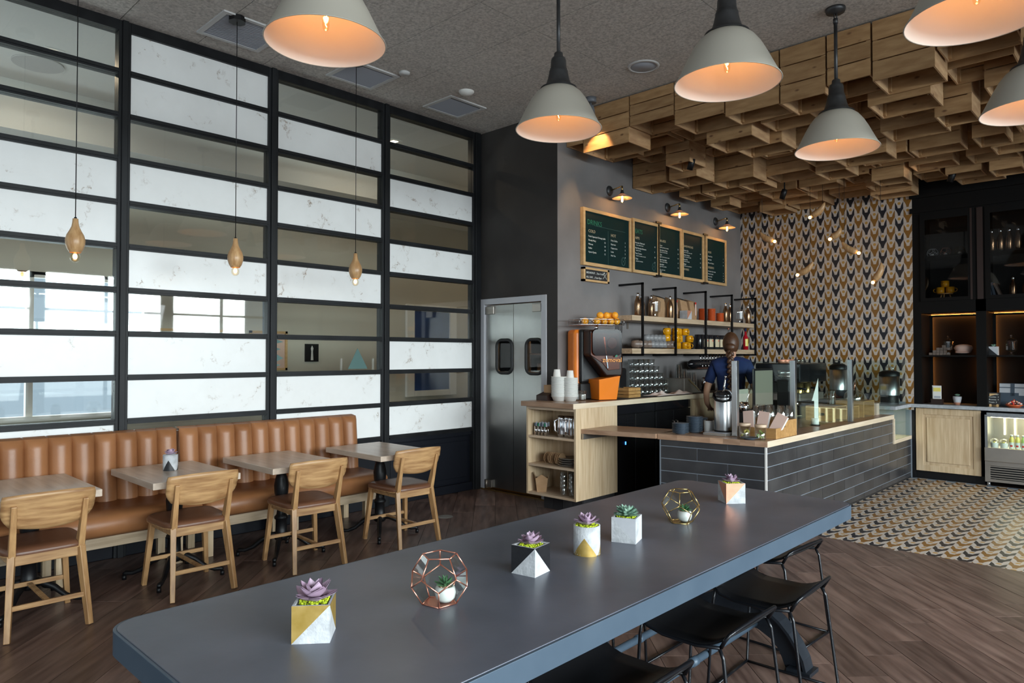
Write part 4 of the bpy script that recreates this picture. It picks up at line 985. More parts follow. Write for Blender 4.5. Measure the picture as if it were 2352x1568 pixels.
fz = [3.66, 3.555, 3.70, 3.60, 3.56, 3.55, 3.60, 3.545, 3.66, 3.56, 3.6, 3.55]
y = 5.60; r = 0
spots = []
while y < 9.35:
    dy = .36 if r % 2 == 0 else .42
    if r == 0: segs = front; dy = .40
    else:
        segs = []; x = -4.55+rc.choice([0, .16, .3])
        while x < .5:
            w_ = rc.choice([.48, .48, .36, .30]); segs.append((x, x+w_)); x += w_+rc.choice([.004, .012, .05])
        segs[-1] = (segs[-1][0], segs[-1][1])
    for k, (a, b) in enumerate(segs):
        if r > 2 and a > -.1+.0*r: continue
        if y+dy > 9.58: continue
        H = rc.choice([.30, .34, .42, .50, .56]); z0 = 4.0-H
        if y > 8.3: H = max(H, rc.choice([.42, .46, .52])); z0 = 4.0-H
        if r == 0: z0 = fz[k]; H = 3.99-z0
        n_ = 3 if H < .46 else 4
        j = 0 if r == 0 else rc.uniform(-.05, .05)
        sx = rc.uniform(.86, 1.0) if r else 1
        wy = dy-.012 if rc.random() < .6 else dy*.78
        crate(a, y+(0 if r == 0 else .06*rc.random()), (b-a)*sx-.006, wy, z0, 3.995, 'pine crate over the bar, %s from the left in the %s row, %s' % (ORD[min(k, 15)], ORD[r], 'hung low' if z0 < 3.52 else 'hung high' if z0 > 3.64 else 'at middle height'), n_)
    y += dy; r += 1
for x, yy, z, l, tg in ((-3.62, 6.52, 3.62, 'black spotlight peeping from the crates near the dark wall', (-3.9, 6.0, 3.7)), (-3.30, 8.1, 3.52, 'black spotlight among the crates over the woven pendants', (-3.1, 7.4, 3.7)), (-1.75, 8.9, 3.6, 'black spotlight among the crates beside the dark cabinet', (-1.9, 8.3, 3.75))):
    spot_head((x, yy, z), R_(25), 1.2, m_black, l, power=14, surf=False, tgt=tg)

# ---- banana shaped pendants
def banana(x, yv, z, ang, label, ln=.21):
    t = thing('curved_wood_pendant', label, 'pendant lamp', (x, yv, z), 0, 'curved wood pendants by the tiled wall')
    d = Vector((math.cos(ang), 0, math.sin(ang))); nrm = Vector((-d.z, 0, d.x)); P = []; R0 = []
    for i in range(13):
        u = i/12; P.append(d*(u*ln)+nrm*(.028*math.sin(PI*u))*(1 if d.x < 0 else -1)); R0.append(.004+.036*(math.sin(PI*(1-u)**.75*.62+.02))*(1 if u < .95 else .5) if u > .02 else .024)
    MB().tube(P, R0, 12).build('body', m_turned, t)
    MB().ball(-d*.030, .030, 10).tube([-d*.004, d*.01], .02, 10).build('bulb', m_bulbglass, t)
    MB().ball(-d*.028, .019, 8).build('filament', m_filament_soft, t)
    e = P[9]; MB().tube([e, (e.x, 0, ZC-z)], .0022, 6).build('cord', m_black, t)
    point('curved_pendant_light', -d*.03, 1.3, WARM, .02, t)
for x, z, a, l in ((-3.655, 2.945, R_(143), 'curved wood pendant hanging leftmost in front of the tiles'), (-3.175, 3.190, R_(42), 'curved wood pendant hanging highest of the cluster'), (-2.945, 2.90, R_(47), 'small curved wood pendant just right of the cluster centre'), (-2.665, 2.700, R_(140), 'curved wood pendant tipping down to the right of centre'), (-3.33, 2.50, R_(38), 'curved wood pendant hanging low and left of centre'), (-2.485, 2.355, R_(68), 'curved wood pendant hanging lowest, at the right')):
    banana(x, 8.6, z, a, l, .21 if 'small' not in l else .15)
# a plain black lamp hanging at the left of the cluster
# ================================================================== BAR COUNTER
XB = -2.37; YB = 5.42; ZB = .812
u1 = Vector((-math.cos(R_(7.3)), -math.sin(R_(7.3)), 0))     # side one runs this way from the corner
n1 = Vector((u1.y*-1, u1.x, 0)); n1 = Vector((math.sin(R_(-7.3))*-1, -math.cos(R_(7.3)), 0))   # outward normal of side one
C0 = Vector((XB, YB, 0)); E1 = C0+u1*.905
bar = thing('bar_counter', 'bar clad in charcoal tiles with a maple worktop', 'counter', (0, 0, 0))
ins = .0035
core = [(XB-ins, YB+ins*1.2), (XB-ins, 9.58), (-2.95, 9.58), (-2.95, 6.02), (E1.x+.01, 6.0), (E1.x+.01, E1.y+ins)]
lowcore = MB()
lowcore.prism([(XB-ins, YB+ins*1.2), (XB-ins, 8.83), (-2.95, 8.83), (-2.95, 6.02), (E1.x+.01, 6.0), (E1.x+.01, E1.y+ins)], 0.0, .765)
lowcore.prism([(XB-ins, 8.83), (XB-ins, 9.58), (-2.95, 9.58), (-2.95, 8.83)], 0, .475)
lowcore.build('bar_body', m_grout, bar)
MB().prism([(XB+.002, YB-.002), (XB+.002, 9.58), (XB-.02, 9.58), (XB-.02, YB)], 0, .015).build('base_strip', m_blackpaint, bar)
rows = [(.7135, .764)]+[(.713-.1075*k-.1075+.0005, .713-.1075*k-.0055) for k in range(7)]
def tile_run(org, du, nout, L_, first, rowi, z0, z1, s_from=0.0):
    s = first
    while s < L_:
        a = max(s, s_from)+.0028; b = min(s+.5935, L_)-.0028
        if b-a > .02:
            p = org+du*a; q = org+du*b; th = nout*random.uniform(-.0006, .0004)
            P = [p+th, q+th, q-nout*.010, p-nout*.010]
            if (du.x*nout.y-du.y*nout.x) > 0: P = P[::-1]
            c = (p+q)/2; zc = (z0+z1)/2
            MB().prism([(v.x-c.x, v.y-c.y) for v in P], z0-zc, z1-zc).build('tile', m_tile_dark, bar, (c.x, c.y, zc))
        s += .5935
for k, (z0, z1) in enumerate(rows):
    z0 = max(z0, .016); 
    if z1-z0 < .01: continue
    off = -.5935+.318 if k % 2 == 0 else -.5935+.615
    end = 8.84-YB if z1 > .50 else 9.58-YB
    tile_run(Vector((XB, YB+.012, 0)), Vector((0, 1, 0)), Vector((1, 0, 0)), end, off-.012, k, z0, z1)
    off = -.5935+(.30 if k % 2 == 0 else .56)
    tile_run(C0+u1*.012, u1, n1, .893, off, k, z0, z1)
MB().box((XB-.012, YB-.003, 0), (XB+.003, YB+.010, .765)).build('corner_strip', m_white, bar)
MB().bar((E1.x-.002, E1.y+.004, 0), (E1.x-.002, E1.y+.004, .765), .008, .014).build('corner_strip', m_grout, bar)
# worktop
ov = .012
A_ = C0+n1*ov+Vector((ov, 0, 0)); B_ = E1+n1*ov+u1*.02
MB().prism([(XB+ov, 8.84), (-2.97, 8.84), (-2.97, 6.03), (B_.x, 6.01), (B_.x, B_.y+.0), (A_.x, A_.y-.0)], .7665, ZB-.001).build('worktop', m_butcher, bar, bevel=.002)
# end-grain looking boards along side one and pale nosing along side two
cur = 0
for w_, in ((.18,), (.13,), (.16,), (.11,), (.14,), (.12,), (.10,)):
    a = B_-u1*cur; b = B_-u1*min(cur+w_, .925)
    MB().prism([(a.x+n1.x*.003, a.y+n1.y*.003), (b.x+n1.x*.003, b.y+n1.y*.003), (b.x-n1.x*.3, b.y-n1.y*.3), (a.x-n1.x*.3, a.y-n1.y*.3)], .7655, ZB).build('worktop_block', m_butcher, bar); cur += w_
MB().box((XB+ov, YB-.01, .764), (XB+ov+.004, 8.845, ZB+.0005)).build('nosing', m_bar_edge, bar)
MB().box((XB-.03, 8.84, .475), (XB+ov+.002, 8.885, .764)).box((XB-.55, 8.885, .475), (XB+ov+.002, 9.58, .515)).build('case_frame', m_bar_edge, bar)
MB().box((XB-.004, 8.885, .515), (XB, 9.575, .860)).build('case_pane', m_guard, bar)
MB().box((-2.94, 8.90, .515), (-2.93, 9.57, .84)).build('case_back', m_offwhite, bar)
for k, (x, yy, m_, l) in enumerate(((-2.50, 9.05, m_glass, 'clear glass bottle in the low case at the end of the bar, front one'), (-2.60, 9.20, m_glass, 'clear glass bottle in the low case, middle one'), (-2.55, 9.38, m_orangeplate, 'orange-labelled bottle in the low case at the end of the bar'))):
    t = thing('small_bottle', l, 'bottle', (x, yy, .515)); MB().lathe([(0, 0), (.03, 0), (.03, .11), (.012, .14), (.012, .17), (0, .17)], 16).build('glass_body', m_, t); MB().cyl((0, 0, .17), .014, .015, 10).build('cap', m_white, t)
MB().box((-2.80, 8.9, .68), (-2.40, 9.56, .684)).build('case_shelf', m_guard, bar)
area('case_lamp', (-2.6, 9.2, .80), (-2.6, 9.2, 0), .4, .5, 2.2, (1, .9, .7))
# lift-up flap between the bar and the shelf unit
fl_ = thing('counter_flap', 'lift-up wooden flap joining the bar and the shelf unit', 'counter flap', (0, 0, 0))
MB().prism([(-4.025, 5.115), (E1.x-.023, 5.262), (E1.x-.023, 5.74), (-4.025, 5.60)], .770, .812).build('flap_board', m_butcher, fl_, bevel=.002)
MB().prism([(-3.99, 5.12), (-3.97, 5.12), (-3.97, 5.55), (-3.99, 5.55)], .72, .77).build('hinge_rail', m_steel_dull, fl_)

# ---- back counter: shelf unit, worktop, fridges, panel
bw = thing('back_worktop', 'long maple worktop along the grey wall behind the bar', 'worktop', (0, 0, 0))
MB().box((-4.635, 4.985, 1.005), (-3.985, YD-.022, 1.052)).box((XM+.004, YD-.022, 1.005), (-3.985, 9.0, 1.052)).build('worktop', m_butcher, bw, bevel=.002)
MB().box((-3.985, 4.985, 1.004), (-3.980, 9.0, 1.0525)).build('nosing', m_bar_edge, bw)
MB().box((XM+.02, 5.75, 1.052), (-4.04, 8.2, 1.058)).build('bar_mat', m_rubber, bw)
su = thing('shelf_unit', 'open oak shelf unit on a dark plinth beside the swing door', 'shelf unit', (0, 0, 0))
sx0, sx1, sy0, sy1, sz0, sz1 = -4.615, -4.0, 5.045, 5.70, .150, 1.004
su_side = MB().box((sx1-.022, sy0, sz0), (sx1, sy1, sz1)); su_side.build('side_panel', m_oak_z, su)
MB().box((sx0, sy0, sz0), (sx0+.022, YD-.02, sz1)).build('side_panel', m_oak_z, su)
MB().box((sx0+.022, YD-.035, sz0), (sx1-.022, YD-.02, sz1)).build('back_panel', m_oak_z, su)
MB().box((sx0+.022, sy0, sz1-.03), (sx1-.022, YD-.035, sz1)).build('top_rail', m_oak_x, su)
for z in (.150, .425, .700): MB().box((sx0+.022, sy0+.002, z), (sx1-.022, YD-.035, z+.022)).build('shelf', m_oak_x, su)
mb = MB()
for z in [i*.035+.2 for i in range(22)]: mb.cyl((sx0+.0222, sy0+.05, z), .003, .0004, 6, T=None)
MB().box((-4.52, 5.20, 0), (-4.04, 5.44, .15)).build('plinth', m_tile_dark, su)
for k in range(4): MB().box((-4.518+k*.12, 5.194, .01), (-4.402+k*.12, 5.20, .148)).build('plinth_tile', m_tile_dark, su)
MB().box((-4.0395, 5.20, 0), (-4.034, 5.70, .148)).build('plinth_tile', m_tile_dark, su)
def fridge(y0, y1, label, grille=True):
    t = thing('undercounter_fridge', label, 'fridge', (0, 0, 0)); 
    MB().box((XM+.03, y0, .08), (-4.045, y1, 1.0)).box((XM+.05, y0+.02, 0), (-4.10, y1-.02, .08)).build('body', m_black, t, bevel=.004)
    MB().box((-4.045, y0+.004, .91), (-4.018, y1-.004, .995)).build('control_strip', m_blackgloss, t, bevel=.003)
    if grille:
        MB().box((-4.045, y0+.01, .10), (-4.020, y0+.34, .90)).build('vent_panel', m_black, t, bevel=.003)
        for k in range(9):
            for s_ in range(2): MB().box((-4.0205, y0+.03+s_*.15, .72+k*.018), (-4.016, y0+.15+s_*.15, .728+k*.018)).build('louvre', m_blackgloss, t)
        MB().box((-4.045, y0+.345, .10), (-4.018, y1-.004, .90)).build('door', m_black, t, bevel=.004)
        MB().box((-4.02, y0+.16, .598), (-4.016, y0+.172, .628)).build('indicator_light', glow('blue_indicator', (.05, .25, 1), 6), t)
    else:
        for a, b in ((y0+.004, (y0+y1)/2-.002), ((y0+y1)/2+.002, y1-.004)):
            d_ = MB().box((-4.045, a, .10), (-4.018, b, .90)).build('door', m_black, t, bevel=.004)
        yc = (y0+y1)/2
        for s_ in (-1, 1): MB().tube([(-4.018, yc+s_*.035, .78), (-3.99, yc+s_*.035, .775), (-3.99, yc+s_*.035, .56), (-4.018, yc+s_*.035, .555)], .009, 8).build('handle', m_steel_dull, t)
    return t
fridge(5.705, 6.42, 'black undercounter fridge with louvres and a small blue light')
fridge(6.43, 7.17, 'black two-door undercounter fridge with bar handles', False)
t = thing('base_cabinet', 'pale oak base cabinet behind the barista', 'cabinet', (0, 0, 0))
MB().box((XM+.03, 7.175, .1), (-4.0, 9.0, 1.003)).build('carcass', m_oak_z, t); MB().box((XM+.05, 7.2, 0), (-4.06, 8.98, .1)).build('plinth', m_black, t)
for k in range(3): MB().box((-4.0, 7.185+k*.605, .12), (-3.982, 7.78+k*.605, .99)).build('door', m_oak_z, t, bevel=.003)

# ---- things in the shelf unit
for k in range(7):
    x = sx0+.075+(k % 4)*.042+(k//4)*.02; yy = 5.10+(k//4)*.06
    t = thing('cutlery_cup', 'steel cup of wrapped cutlery on the top shelf, %s row, %s from the left' % ('rear' if k > 3 else 'front', ORD[k % 4]), 'cup', (x, yy, .722), 0, 'steel cups on the top shelf of the oak unit')
    MB().lathe([(0, 0), (.017, 0), (.018, .085), (.016, .085), (.0155, .004), (0, .004)], 14).build('cup_body', m_chrome, t)
    MB().box((-.012, -.01, .03), (.0, .006, .115)).box((.002, -.004, .03), (.012, .010, .125), 1).box((-.006, .004, .03), (.006, .012, .11), 2).build('wrapped_cutlery', [m_letter_green if k % 2 else m_plateblue, m_vent, m_moss], t)
for k in range(4):
    x = -4.245+k*.062; t = thing('steel_pitcher', 'polished steel milk pitcher on the top shelf, %s from the left' % ORD[k], 'pitcher', (x, 5.13+.02*(k % 2), .722), 0, 'pitchers on the top shelf of the oak unit')
    MB().lathe([(0, 0), (.033, 0), (.036, .03), (.034, .12), (.030, .17), (.033, .20), (.031, .20), (.028, .17), (0, .165)], 22).build('body', m_chrome, t)
    MB().tube([(-.03, -.02, .17), (-.05, -.035, .15), (-.05, -.035, .06), (-.033, -.02, .04)], .005, 6, flat=2).build('handle', m_chrome, t)
for k in range(14):
    t = MB().lathe([(0, 0), (.045, 0), (.058, .009), (.060, .009), (.047, -.003), (0, -.003)], 18, T=Matrix.Rotation(R_(90), 4, 'Y')).build('kraft_disc', m_kraft, None, (-4.44+k*.0135, 5.15+.01*math.sin(k), .508))
    t.scale = (1, 1, .92)
    tag(t, 'brown cardboard lid on edge on the middle shelf, %s from the left' % ORD[k], 'lid', 'brown lids on the middle shelf')
for k in range(4):
    tag(MB().lathe([(0, 0), (.10, 0), (.125, .012), (.128, .014), (.125, .017), (.098, .005), (0, .005)], 30).build('metal_plate', m_steel_dull, None, (-4.19+.008*k, 5.20, .448+k*.020)), 'dull metal plate on the middle shelf, %s of the stack' % ('bottom', 'second from the bottom', 'third from the bottom', 'top')[k], 'plate', 'metal plates on the middle shelf')
t = thing('takeaway_box', 'folded brown takeaway box with open flaps on the bottom shelf', 'box', (-4.50, 5.14, .172), R_(40))
MB().add([(-.045, -.035, 0), (.045, -.035, 0), (.045, .035, 0), (-.045, .035, 0), (-.06, -.05, .13), (.06, -.05, .13), (.06, .05, .13), (-.06, .05, .13)], [(0, 3, 2, 1), (0, 1, 5, 4), (1, 2, 6, 5), (2, 3, 7, 6), (3, 0, 4, 7)]).build('carton', m_kraft, t, solid=.002)
MB().add([(-.06, -.05, .13), (.06, -.05, .13), (0, -.06, .17)], [(0, 1, 2)]).add([(.06, -.05, .13), (.06, .05, .13), (.075, .02, .185), (.075, -.02, .185)], [(0, 1, 2, 3)]).add([(-.06, .05, .13), (-.06, -.05, .13), (-.075, -.02, .185), (-.075, .02, .185)], [(0, 1, 2, 3)]).build('flap', m_kraft, t, solid=.0015)
def tumbler(h=.12, r=.032, name='tumbler', m_=None):
    mb = MB().lathe([(0, 0), (r*.78, 0), (r*.82, .004), (r, h), (r*.94, h), (r*.76, .012), (0, .012)], 16)
    return mb.mesh(name, m_ or m_glass)
tall = tumbler(.135, .036)
n = 0
for i, (x, yy) in enumerate(((-4.20, 5.11), (-4.115, 5.13), (-4.06, 5.22), (-4.17, 5.22))):
    for k in range(4):
        o = obj('tall_glass', tall, None, (x, yy, .1725+k*.042))
        tag(o, 'clear tall glass on the bottom shelf, %s up in nested stack %s' % (ORD[k], ORD[i]), 'glass', 'nested glasses on the bottom shelf')

# ---- on the back worktop, left part
Z1 = 1.0525
bowl = MB().lathe([(0, 0), (.052, 0), (.074, .045), (.080, .047), (.074, .049), (.050, .004), (0, .004)], 28).mesh('paper_bowl', m_paper)
for k in range(19):
    tag(obj('paper_bowl', bowl, None, (-4.36+.001*(k % 3), 5.235, Z1+k*.0105)), 'white paper bowl, %s from the bottom of the left stack' % ORD[k], 'bowl', 'paper bowls in the stack on the worktop')
for k in range(18):
    tag(obj('paper_bowl', bowl, None, (-4.27+.001*(k % 2), 5.30, Z1+k*.0105)), 'white paper bowl, %s from the bottom of the right stack' % ORD[k], 'bowl', 'paper bowls in the stack on the worktop')
cupm = MB().lathe([(0, .10), (.026, .10), (.030, .098), (.041, .004), (.043, .003), (.043, 0), (.038, 0), (0, .0)], 20).mesh('paper_cup', m_paper)
for k, (x, yy, z) in enumerate(((-4.385, 5.235, .207), (-4.28, 5.31, .197))):
    tag(obj('paper_cup', cupm, None, (x, yy, Z1+z)), ('upturned white paper cup on the left bowl stack', 'upturned white paper cup on the right bowl stack')[k], 'paper cup', 'upturned paper cups')
t = thing('filter_caddy', 'dark wooden caddy holding brown paper filters behind the bowl stack', 'caddy', (-4.51, 5.25, Z1), 0)
MB().prism([(-.1, 0), (.1, 0), (.1, .05), (.02, .085), (-.1, .05)], -.07, .07, T=Matrix(((0, 0, 1, 0), (1, 0, 0, 0), (0, 1, 0, 0), (0, 0, 0, 1)))).build('holder', m_brownwood, t)
MB().cbox((0, .02, .09), (.09, .07, .12)).build('filters', m_kraft, t)
for k in range(6):
    x, yy = -4.33+.052*(k % 3)-.02*(k//3), 5.405+.055*(k//3)+.012*(k % 3)
    t = thing('plastic_cup_stack', 'short clear plastic pot by the bowls, %s row, %s from the left' % ('rear' if k > 2 else 'front', ORD[k % 3]), 'cup', (x, yy, Z1), 0, 'clear plastic pots by the bowls'); MB().lathe([(0, 0), (.022, 0), (.026, .095), (.024, .095), (.02, .003), (0, .003)], 16).build('pot_body', m_glass, t); MB().cyl((0, 0, .01), .018, .05, 10).build('filling', m_paper, t)
t = thing('sauce_bottle_rack', 'wooden lidded caddy of sticks between bowls and juicer', 'caddy', (-4.49, 5.43, Z1)); MB().box((-.05, -.05, 0), (.05, .05, .12)).build('box', m_bamboo, t); MB().tube([(0, 0, .1), (.02, -.02, .2)], .004, 6).tube([(.01, 0, .1), (-.02, .02, .19)], .004, 6).build('stick', m_paper, t)

# ---- juicer, facing +x
jx, jy = -4.255, 5.70; ja = R_(-24)
j = thing('orange_juicer', 'tall orange juicing machine with smoked cover and basket of oranges', 'juicer', (jx, jy, Z1+.006), ja)
MB().box((-.20, -.235, .10), (-.02, .225, .70)).build('rear_housing', m_orange, j, bevel=.04, seg=4)
MB().box((-.06, -.19, .15), (.02, .215, .70)).build('front_housing', m_black, j, bevel=.03, seg=3)
cov = [(-.165, .69), (.19, .69), (.205, .62), (.215, .28), (.205, .225), (.02, .225), (-.165, .44)]
MB().prism(rrect(.33, .26, .05, 4), 0, .17, T=Matrix(((0, 0, 1, .02), (1, 0, 0, .02), (0, 1, 0, .565), (0, 0, 0, 1)))).build('smoked_cover', m_smoked, j)
MB().prism(cov, .02, .165, T=Matrix(((0, 0, 1, 0), (1, 0, 0, 0), (0, 1, 0, 0), (0, 0, 0, 1)))).build('cover_shell', mat('deep_amber_plastic', (.016, .006, .004), .3, spec=.2), j, bevel=.02, seg=3)
MB().prism([(-.155, .66), (.17, .66), (.17, .30), (.04, .29), (-.02, .36), (-.155, .44)], .166, .172, T=Matrix(((0, 0, 1, 0), (1, 0, 0, 0), (0, 1, 0, 0), (0, 0, 0, 1)))).build('amber_window', mat('amber_window', (.085, .020, .007), .22, spec=.2), j, bevel=.002)
MB().cyl((0, 0, 0), .055, .008, 28, T=Matrix.Translation((.172, .08, .56)) @ Matrix.Rotation(R_(90), 4, 'Y')).build('press_cup', mat('amber_press', (.28, .06, .015), .3), j)
MB().bar((.178, -.01, .62), (.178, .03, .31), .012, .006).build('cover_crease', m_chrome, j)
MB().box((-.18, -.20, .0), (.04, .20, .16)).build('base_body', m_black, j, bevel=.01)
bk = MB(); 
for yy0, yy1 in ((-.10, .14),): 
    bk.add([(-.02, yy0+.02, .0), (.20, yy0+.02, .0), (.20, yy1-.02, .0), (-.02, yy1-.02, .0), (-.04, yy0, .20), (.235, yy0, .20), (.235, yy1, .235), (-.04, yy1, .235)], [(0, 3, 2, 1), (4, 5, 6, 7), (0, 1, 5, 4), (1, 2, 6, 5), (2, 3, 7, 6), (3, 0, 4, 7)])
bk.build('peel_bucket', m_orange, j, bevel=.004)
text('zumoval', j, (.1915, -.035, .372), .066, mat('orange_lettering', (.95, .36, .05), .5), name='lettering')

MB().prism([(0, 0), (.02, .012), (.012, .028), (-.012, .012)], 0, .002, T=Matrix(((0, 0, 1, .1915), (1, 0, 0, .115), (0, 1, 0, .418), (0, 0, 0, 1)))).build('leaf_mark', m_letter_green, j)
# wire basket on top
b = MB(); bw_, bd = .205, .12
for z in (.745, .80): b.tube([(x, y_, z) for x, y_ in rrect(bd*2, bw_*2+.12, .03, 3)], .003, 6, closed=True)
for k in range(14):
    yy = -bw_-.05+k*(2*bw_+.10)/13
    b.tube([(bd, yy, .80), (bd, yy, .745), (-bd, yy, .745), (-bd, yy, .80)], .002, 5)
b.tube([(0, 0, .69), (0, 0, .745)], .02, 8)
b.build('wire_basket', m_chrome, j)
ors = []
org = MB().ball((0, 0, 0), .036, 12, sc=(1, 1, .96)).mesh('orange', m_orangefruit)
k = 0
for x, y_, z in [(-.05, -.10, .785), (.05, -.02, .785), (-.04, .02, .785), (.04, .07, .785), (-.045, .10, .785), (.045, .145, .785), (-.04, .175, .785), (.05, .21, .785), (-.03, .23, .785), (0, .045, .845), (.01, .115, .845), (-.02, .18, .845), (.03, .20, .848)]:
    tag(obj('orange', org, None, (jx+x*math.cos(ja)-y_*math.sin(ja), jy+x*math.sin(ja)+y_*math.cos(ja), Z1+.006+z)), 'whole orange in the juicer basket, %s' % (('resting on the others, %s of four from the left' % ORD[['845','6','18','20'].index('845')+0]) if 0 else ('bottom layer, %s from the left' % ORD[len(ors)] if z < .8 else 'top layer, %s from the left' % ORD[len(ors)-9])), 'orange', 'oranges in the juicer basket'); ors.append(1)

# ---- right of the juicer: crate, knife caddy, glasses
t = thing('slatted_box', 'small wooden slatted box beside the juicer', 'box', (-4.20, 6.13, Z1+.006))
for z in (0, .035, .07): 
    MB().box((-.12, -.11, z+.0), (.12, -.10, z+.030)).box((-.12, .10, z), (.12, .11, z+.030)).box((.11, -.10, z), (.12, .10, z+.030)).box((-.12, -.10, z), (-.11, .10, z+.03)).build('slat', m_bamboo, t)
t = thing('coffee_grinder', 'black coffee grinder half hidden behind the juicer', 'grinder', (-4.38, 6.22, Z1+.006))
MB().box((-.09, -.08, 0), (.09, .08, .30)).build('body', m_black, t, bevel=.02); MB().lathe([(.03, .30), (.07, .36), (.075, .44), (0, .44)], 20).build('hopper', m_smoked, t)
t = thing('fruit_feed_chute', 'black curved wire chute mounted on the wall above the glasses', 'wire rack', (-4.40, 6.29, 1.62))
b = MB()
for k in range(5): b.tube([(.0, -.05+k*.03, .22), (.0, -.05+k*.03, .12), (-.01, -.04+k*.022, .03), (-.04, -.02+k*.012, -.03), (-.06, -.04, -.06)], .004, 6)
b.tube([(0, -.055, .22), (0, .075, .22)], .005, 6).tube([(0, -.055, .13), (0, .075, .13)], .004, 6).tube([(-.01, -.04, .05), (-.01, .06, .05)], .004, 6)
b.tube([(-.06, 0, .0), (-.155, 0, .0)], .01, 6).build('wire_frame', m_black_metal, t)
gm = tumbler(.078, .040)
kk = 0
for c in range(7):
    hts = [5, 5, 5, 5, 4, 3, 2][c]
    for dpt in range(2):
        for k in range(hts):
            tag(obj('tumbler', gm, None, (-4.30-dpt*.09, 6.50+c*.098+dpt*.03, Z1+.006+k*.079)), 'clear tumbler, level %s, %s row, column %s from the left' % (ORD[k], 'rear' if dpt else 'front', ORD[c]), 'glass', 'stacked tumblers on the back worktop')
for c, (yy, n_, r, lb) in enumerate(((7.50, 16, .045, 'tallest'), (7.62, 12, .042, 'second tallest'), (7.74, 9, .040, 'third tallest'), (7.86, 9, .040, 'right-hand'))):
    cm = MB().lathe([(0, .115), (r*.68, .115), (r*.72, .11), (r, .004), (r*1.04, 0), (r*.96, 0), (r*.66, .108), (0, .108)], 16).mesh('clear_plastic_cup', m_glass)
    for k in range(n_): tag(obj('plastic_cup', cm, None, (-4.36, yy, Z1+.006+k*.0145)), 'upturned clear plastic cup, %s from the bottom of the %s stack' % (ORD[k], lb), 'plastic cup', 'upturned plastic cups, %s stack' % lb)
for k in range(4):
    t = thing('cocktail_shaker', 'polished steel shaker on the back worktop, %s from the left' % ORD[k], 'shaker', (-4.22, 7.86+.075*k, Z1+.006))
    MB().lathe([(0, 0), (.028, 0), (.036, .12), (.034, .125), (.026, .145), (.022, .165), (0, .168)], 20).build('tin', m_chrome, t)
t = thing('steel_scoop_bin', 'tilted brushed steel bin on the back worktop', 'bin', (-4.22, 7.28, Z1+.006))
MB().add([(-.13, -.12, 0), (.13, -.12, 0), (.13, .28, 0), (-.13, .28, 0), (-.13, -.12, .17), (.13, -.12, .17), (.13, .02, .17), (-.13, .02, .17)], [(0, 3, 2, 1), (4, 5, 6, 7), (0, 1, 5, 4), (3, 0, 4, 7), (1, 2, 6, 5), (2, 3, 7, 6)]).build('bin_body', m_steel_dull, t, bevel=.004)
MB().bar((.133, -.02, .155), (.133, .22, .02), .006, .008).build('lid_edge', m_brass, t)
def cloth(loc, sx, sy, h, label):
    t = MB(); rr = random.Random(label)
    ph = [rr.random()*6 for _ in range(6)]
    t.grid(lambda u, v: ((u-.5)*sx*(1+.12*math.sin(7*v+ph[0])), (v-.5)*sy*(1+.15*math.sin(5*u+ph[1])), .004+h*max(0, math.sin(PI*u)*math.sin(PI*v))*(.55+.45*math.sin(11*u+ph[2])*math.cos(9*v+ph[3]))), 24, 24)
    tag(t.build('folded_cloth', m_cloth, None, loc, solid=.003), label, 'cloth')
cloth((-4.07, 6.60, Z1+.008), .17, .34, .055, 'crumpled blush cloth on the worktop edge, left one')
cloth((-4.07, 7.02, Z1+.008), .16, .30, .045, 'crumpled blush cloth on the worktop edge, right one')

# ---- wall shelves with steel brackets
sh = thing('wall_shelving', 'two maple wall shelves hung in black steel brackets', 'shelf', (0, 0, 0))
for zt in (1.935, 1.572): MB().box((XM+.004, 6.36, zt-.058), (-4.262, 9.42, zt)).build('shelf', m_oak_y, sh, bevel=.003)
for yy in (6.54, 7.24, 7.965, 8.675, 9.385):
    MB().box((XM+.002, yy-.011, 2.278), (-4.236, yy+.011, 2.30)).box((-4.258, yy-.011, 1.50), (-4.236, yy+.011, 2.30)).box((XM+.002, yy-.011, 1.49), (-4.236, yy+.011, 1.512)).build('bracket', m_steel_black, sh)
for yy in (6.70, 7.6, 8.5): MB().box((XM+.002, yy-.015, 1.80), (XM+.01, yy+.015, 1.877)).box((XM+.01, yy-.015, 1.868), (XM+.05, yy+.015, 1.876)).build('wall_plate', m_steel_dull, sh)
ZS1, ZS2 = 1.936, 1.573
def bottle_mesh():
    mb = MB().lathe([(0, 0), (.034, 0), (.036, .004), (.036, .135), (.032, .165), (.020, .195), (.0165, .215), (.0165, .222)], 20); return mb.mesh('flask_body', m_bronze)
fb = bottle_mesh(); fc = MB().lathe([(.0185, .220), (.0195, .222), (.0195, .250), (.015, .258), (0, .258)], 16).mesh('flask_cap', m_chrome)
def flask(loc, label, group):
    t = thing('steel_flask', label, 'bottle', loc, 0, group); obj('flask_body', fb, t); obj('flask_cap', fc, t); return t
for x, yy, l in ((-4.34, 6.58, 'bronze flask at the left end of the upper shelf, front'), (-4.43, 6.80, 'bronze flask behind the first bracket'), (-4.42, 6.98, 'bronze flask behind the glass jar'), (-4.31, 7.22, 'bronze flask in front of the kraft coffee bags'), (-4.36, 8.72, 'bronze flask behind the coral cups'), (-4.40, 8.93, 'dark bronze flask near the fourth bracket'), (-4.33, 9.33, 'bronze flask at the right end of the upper shelf')):
    flask((x, yy, ZS1), l, 'bronze flasks on the upper wall shelf')
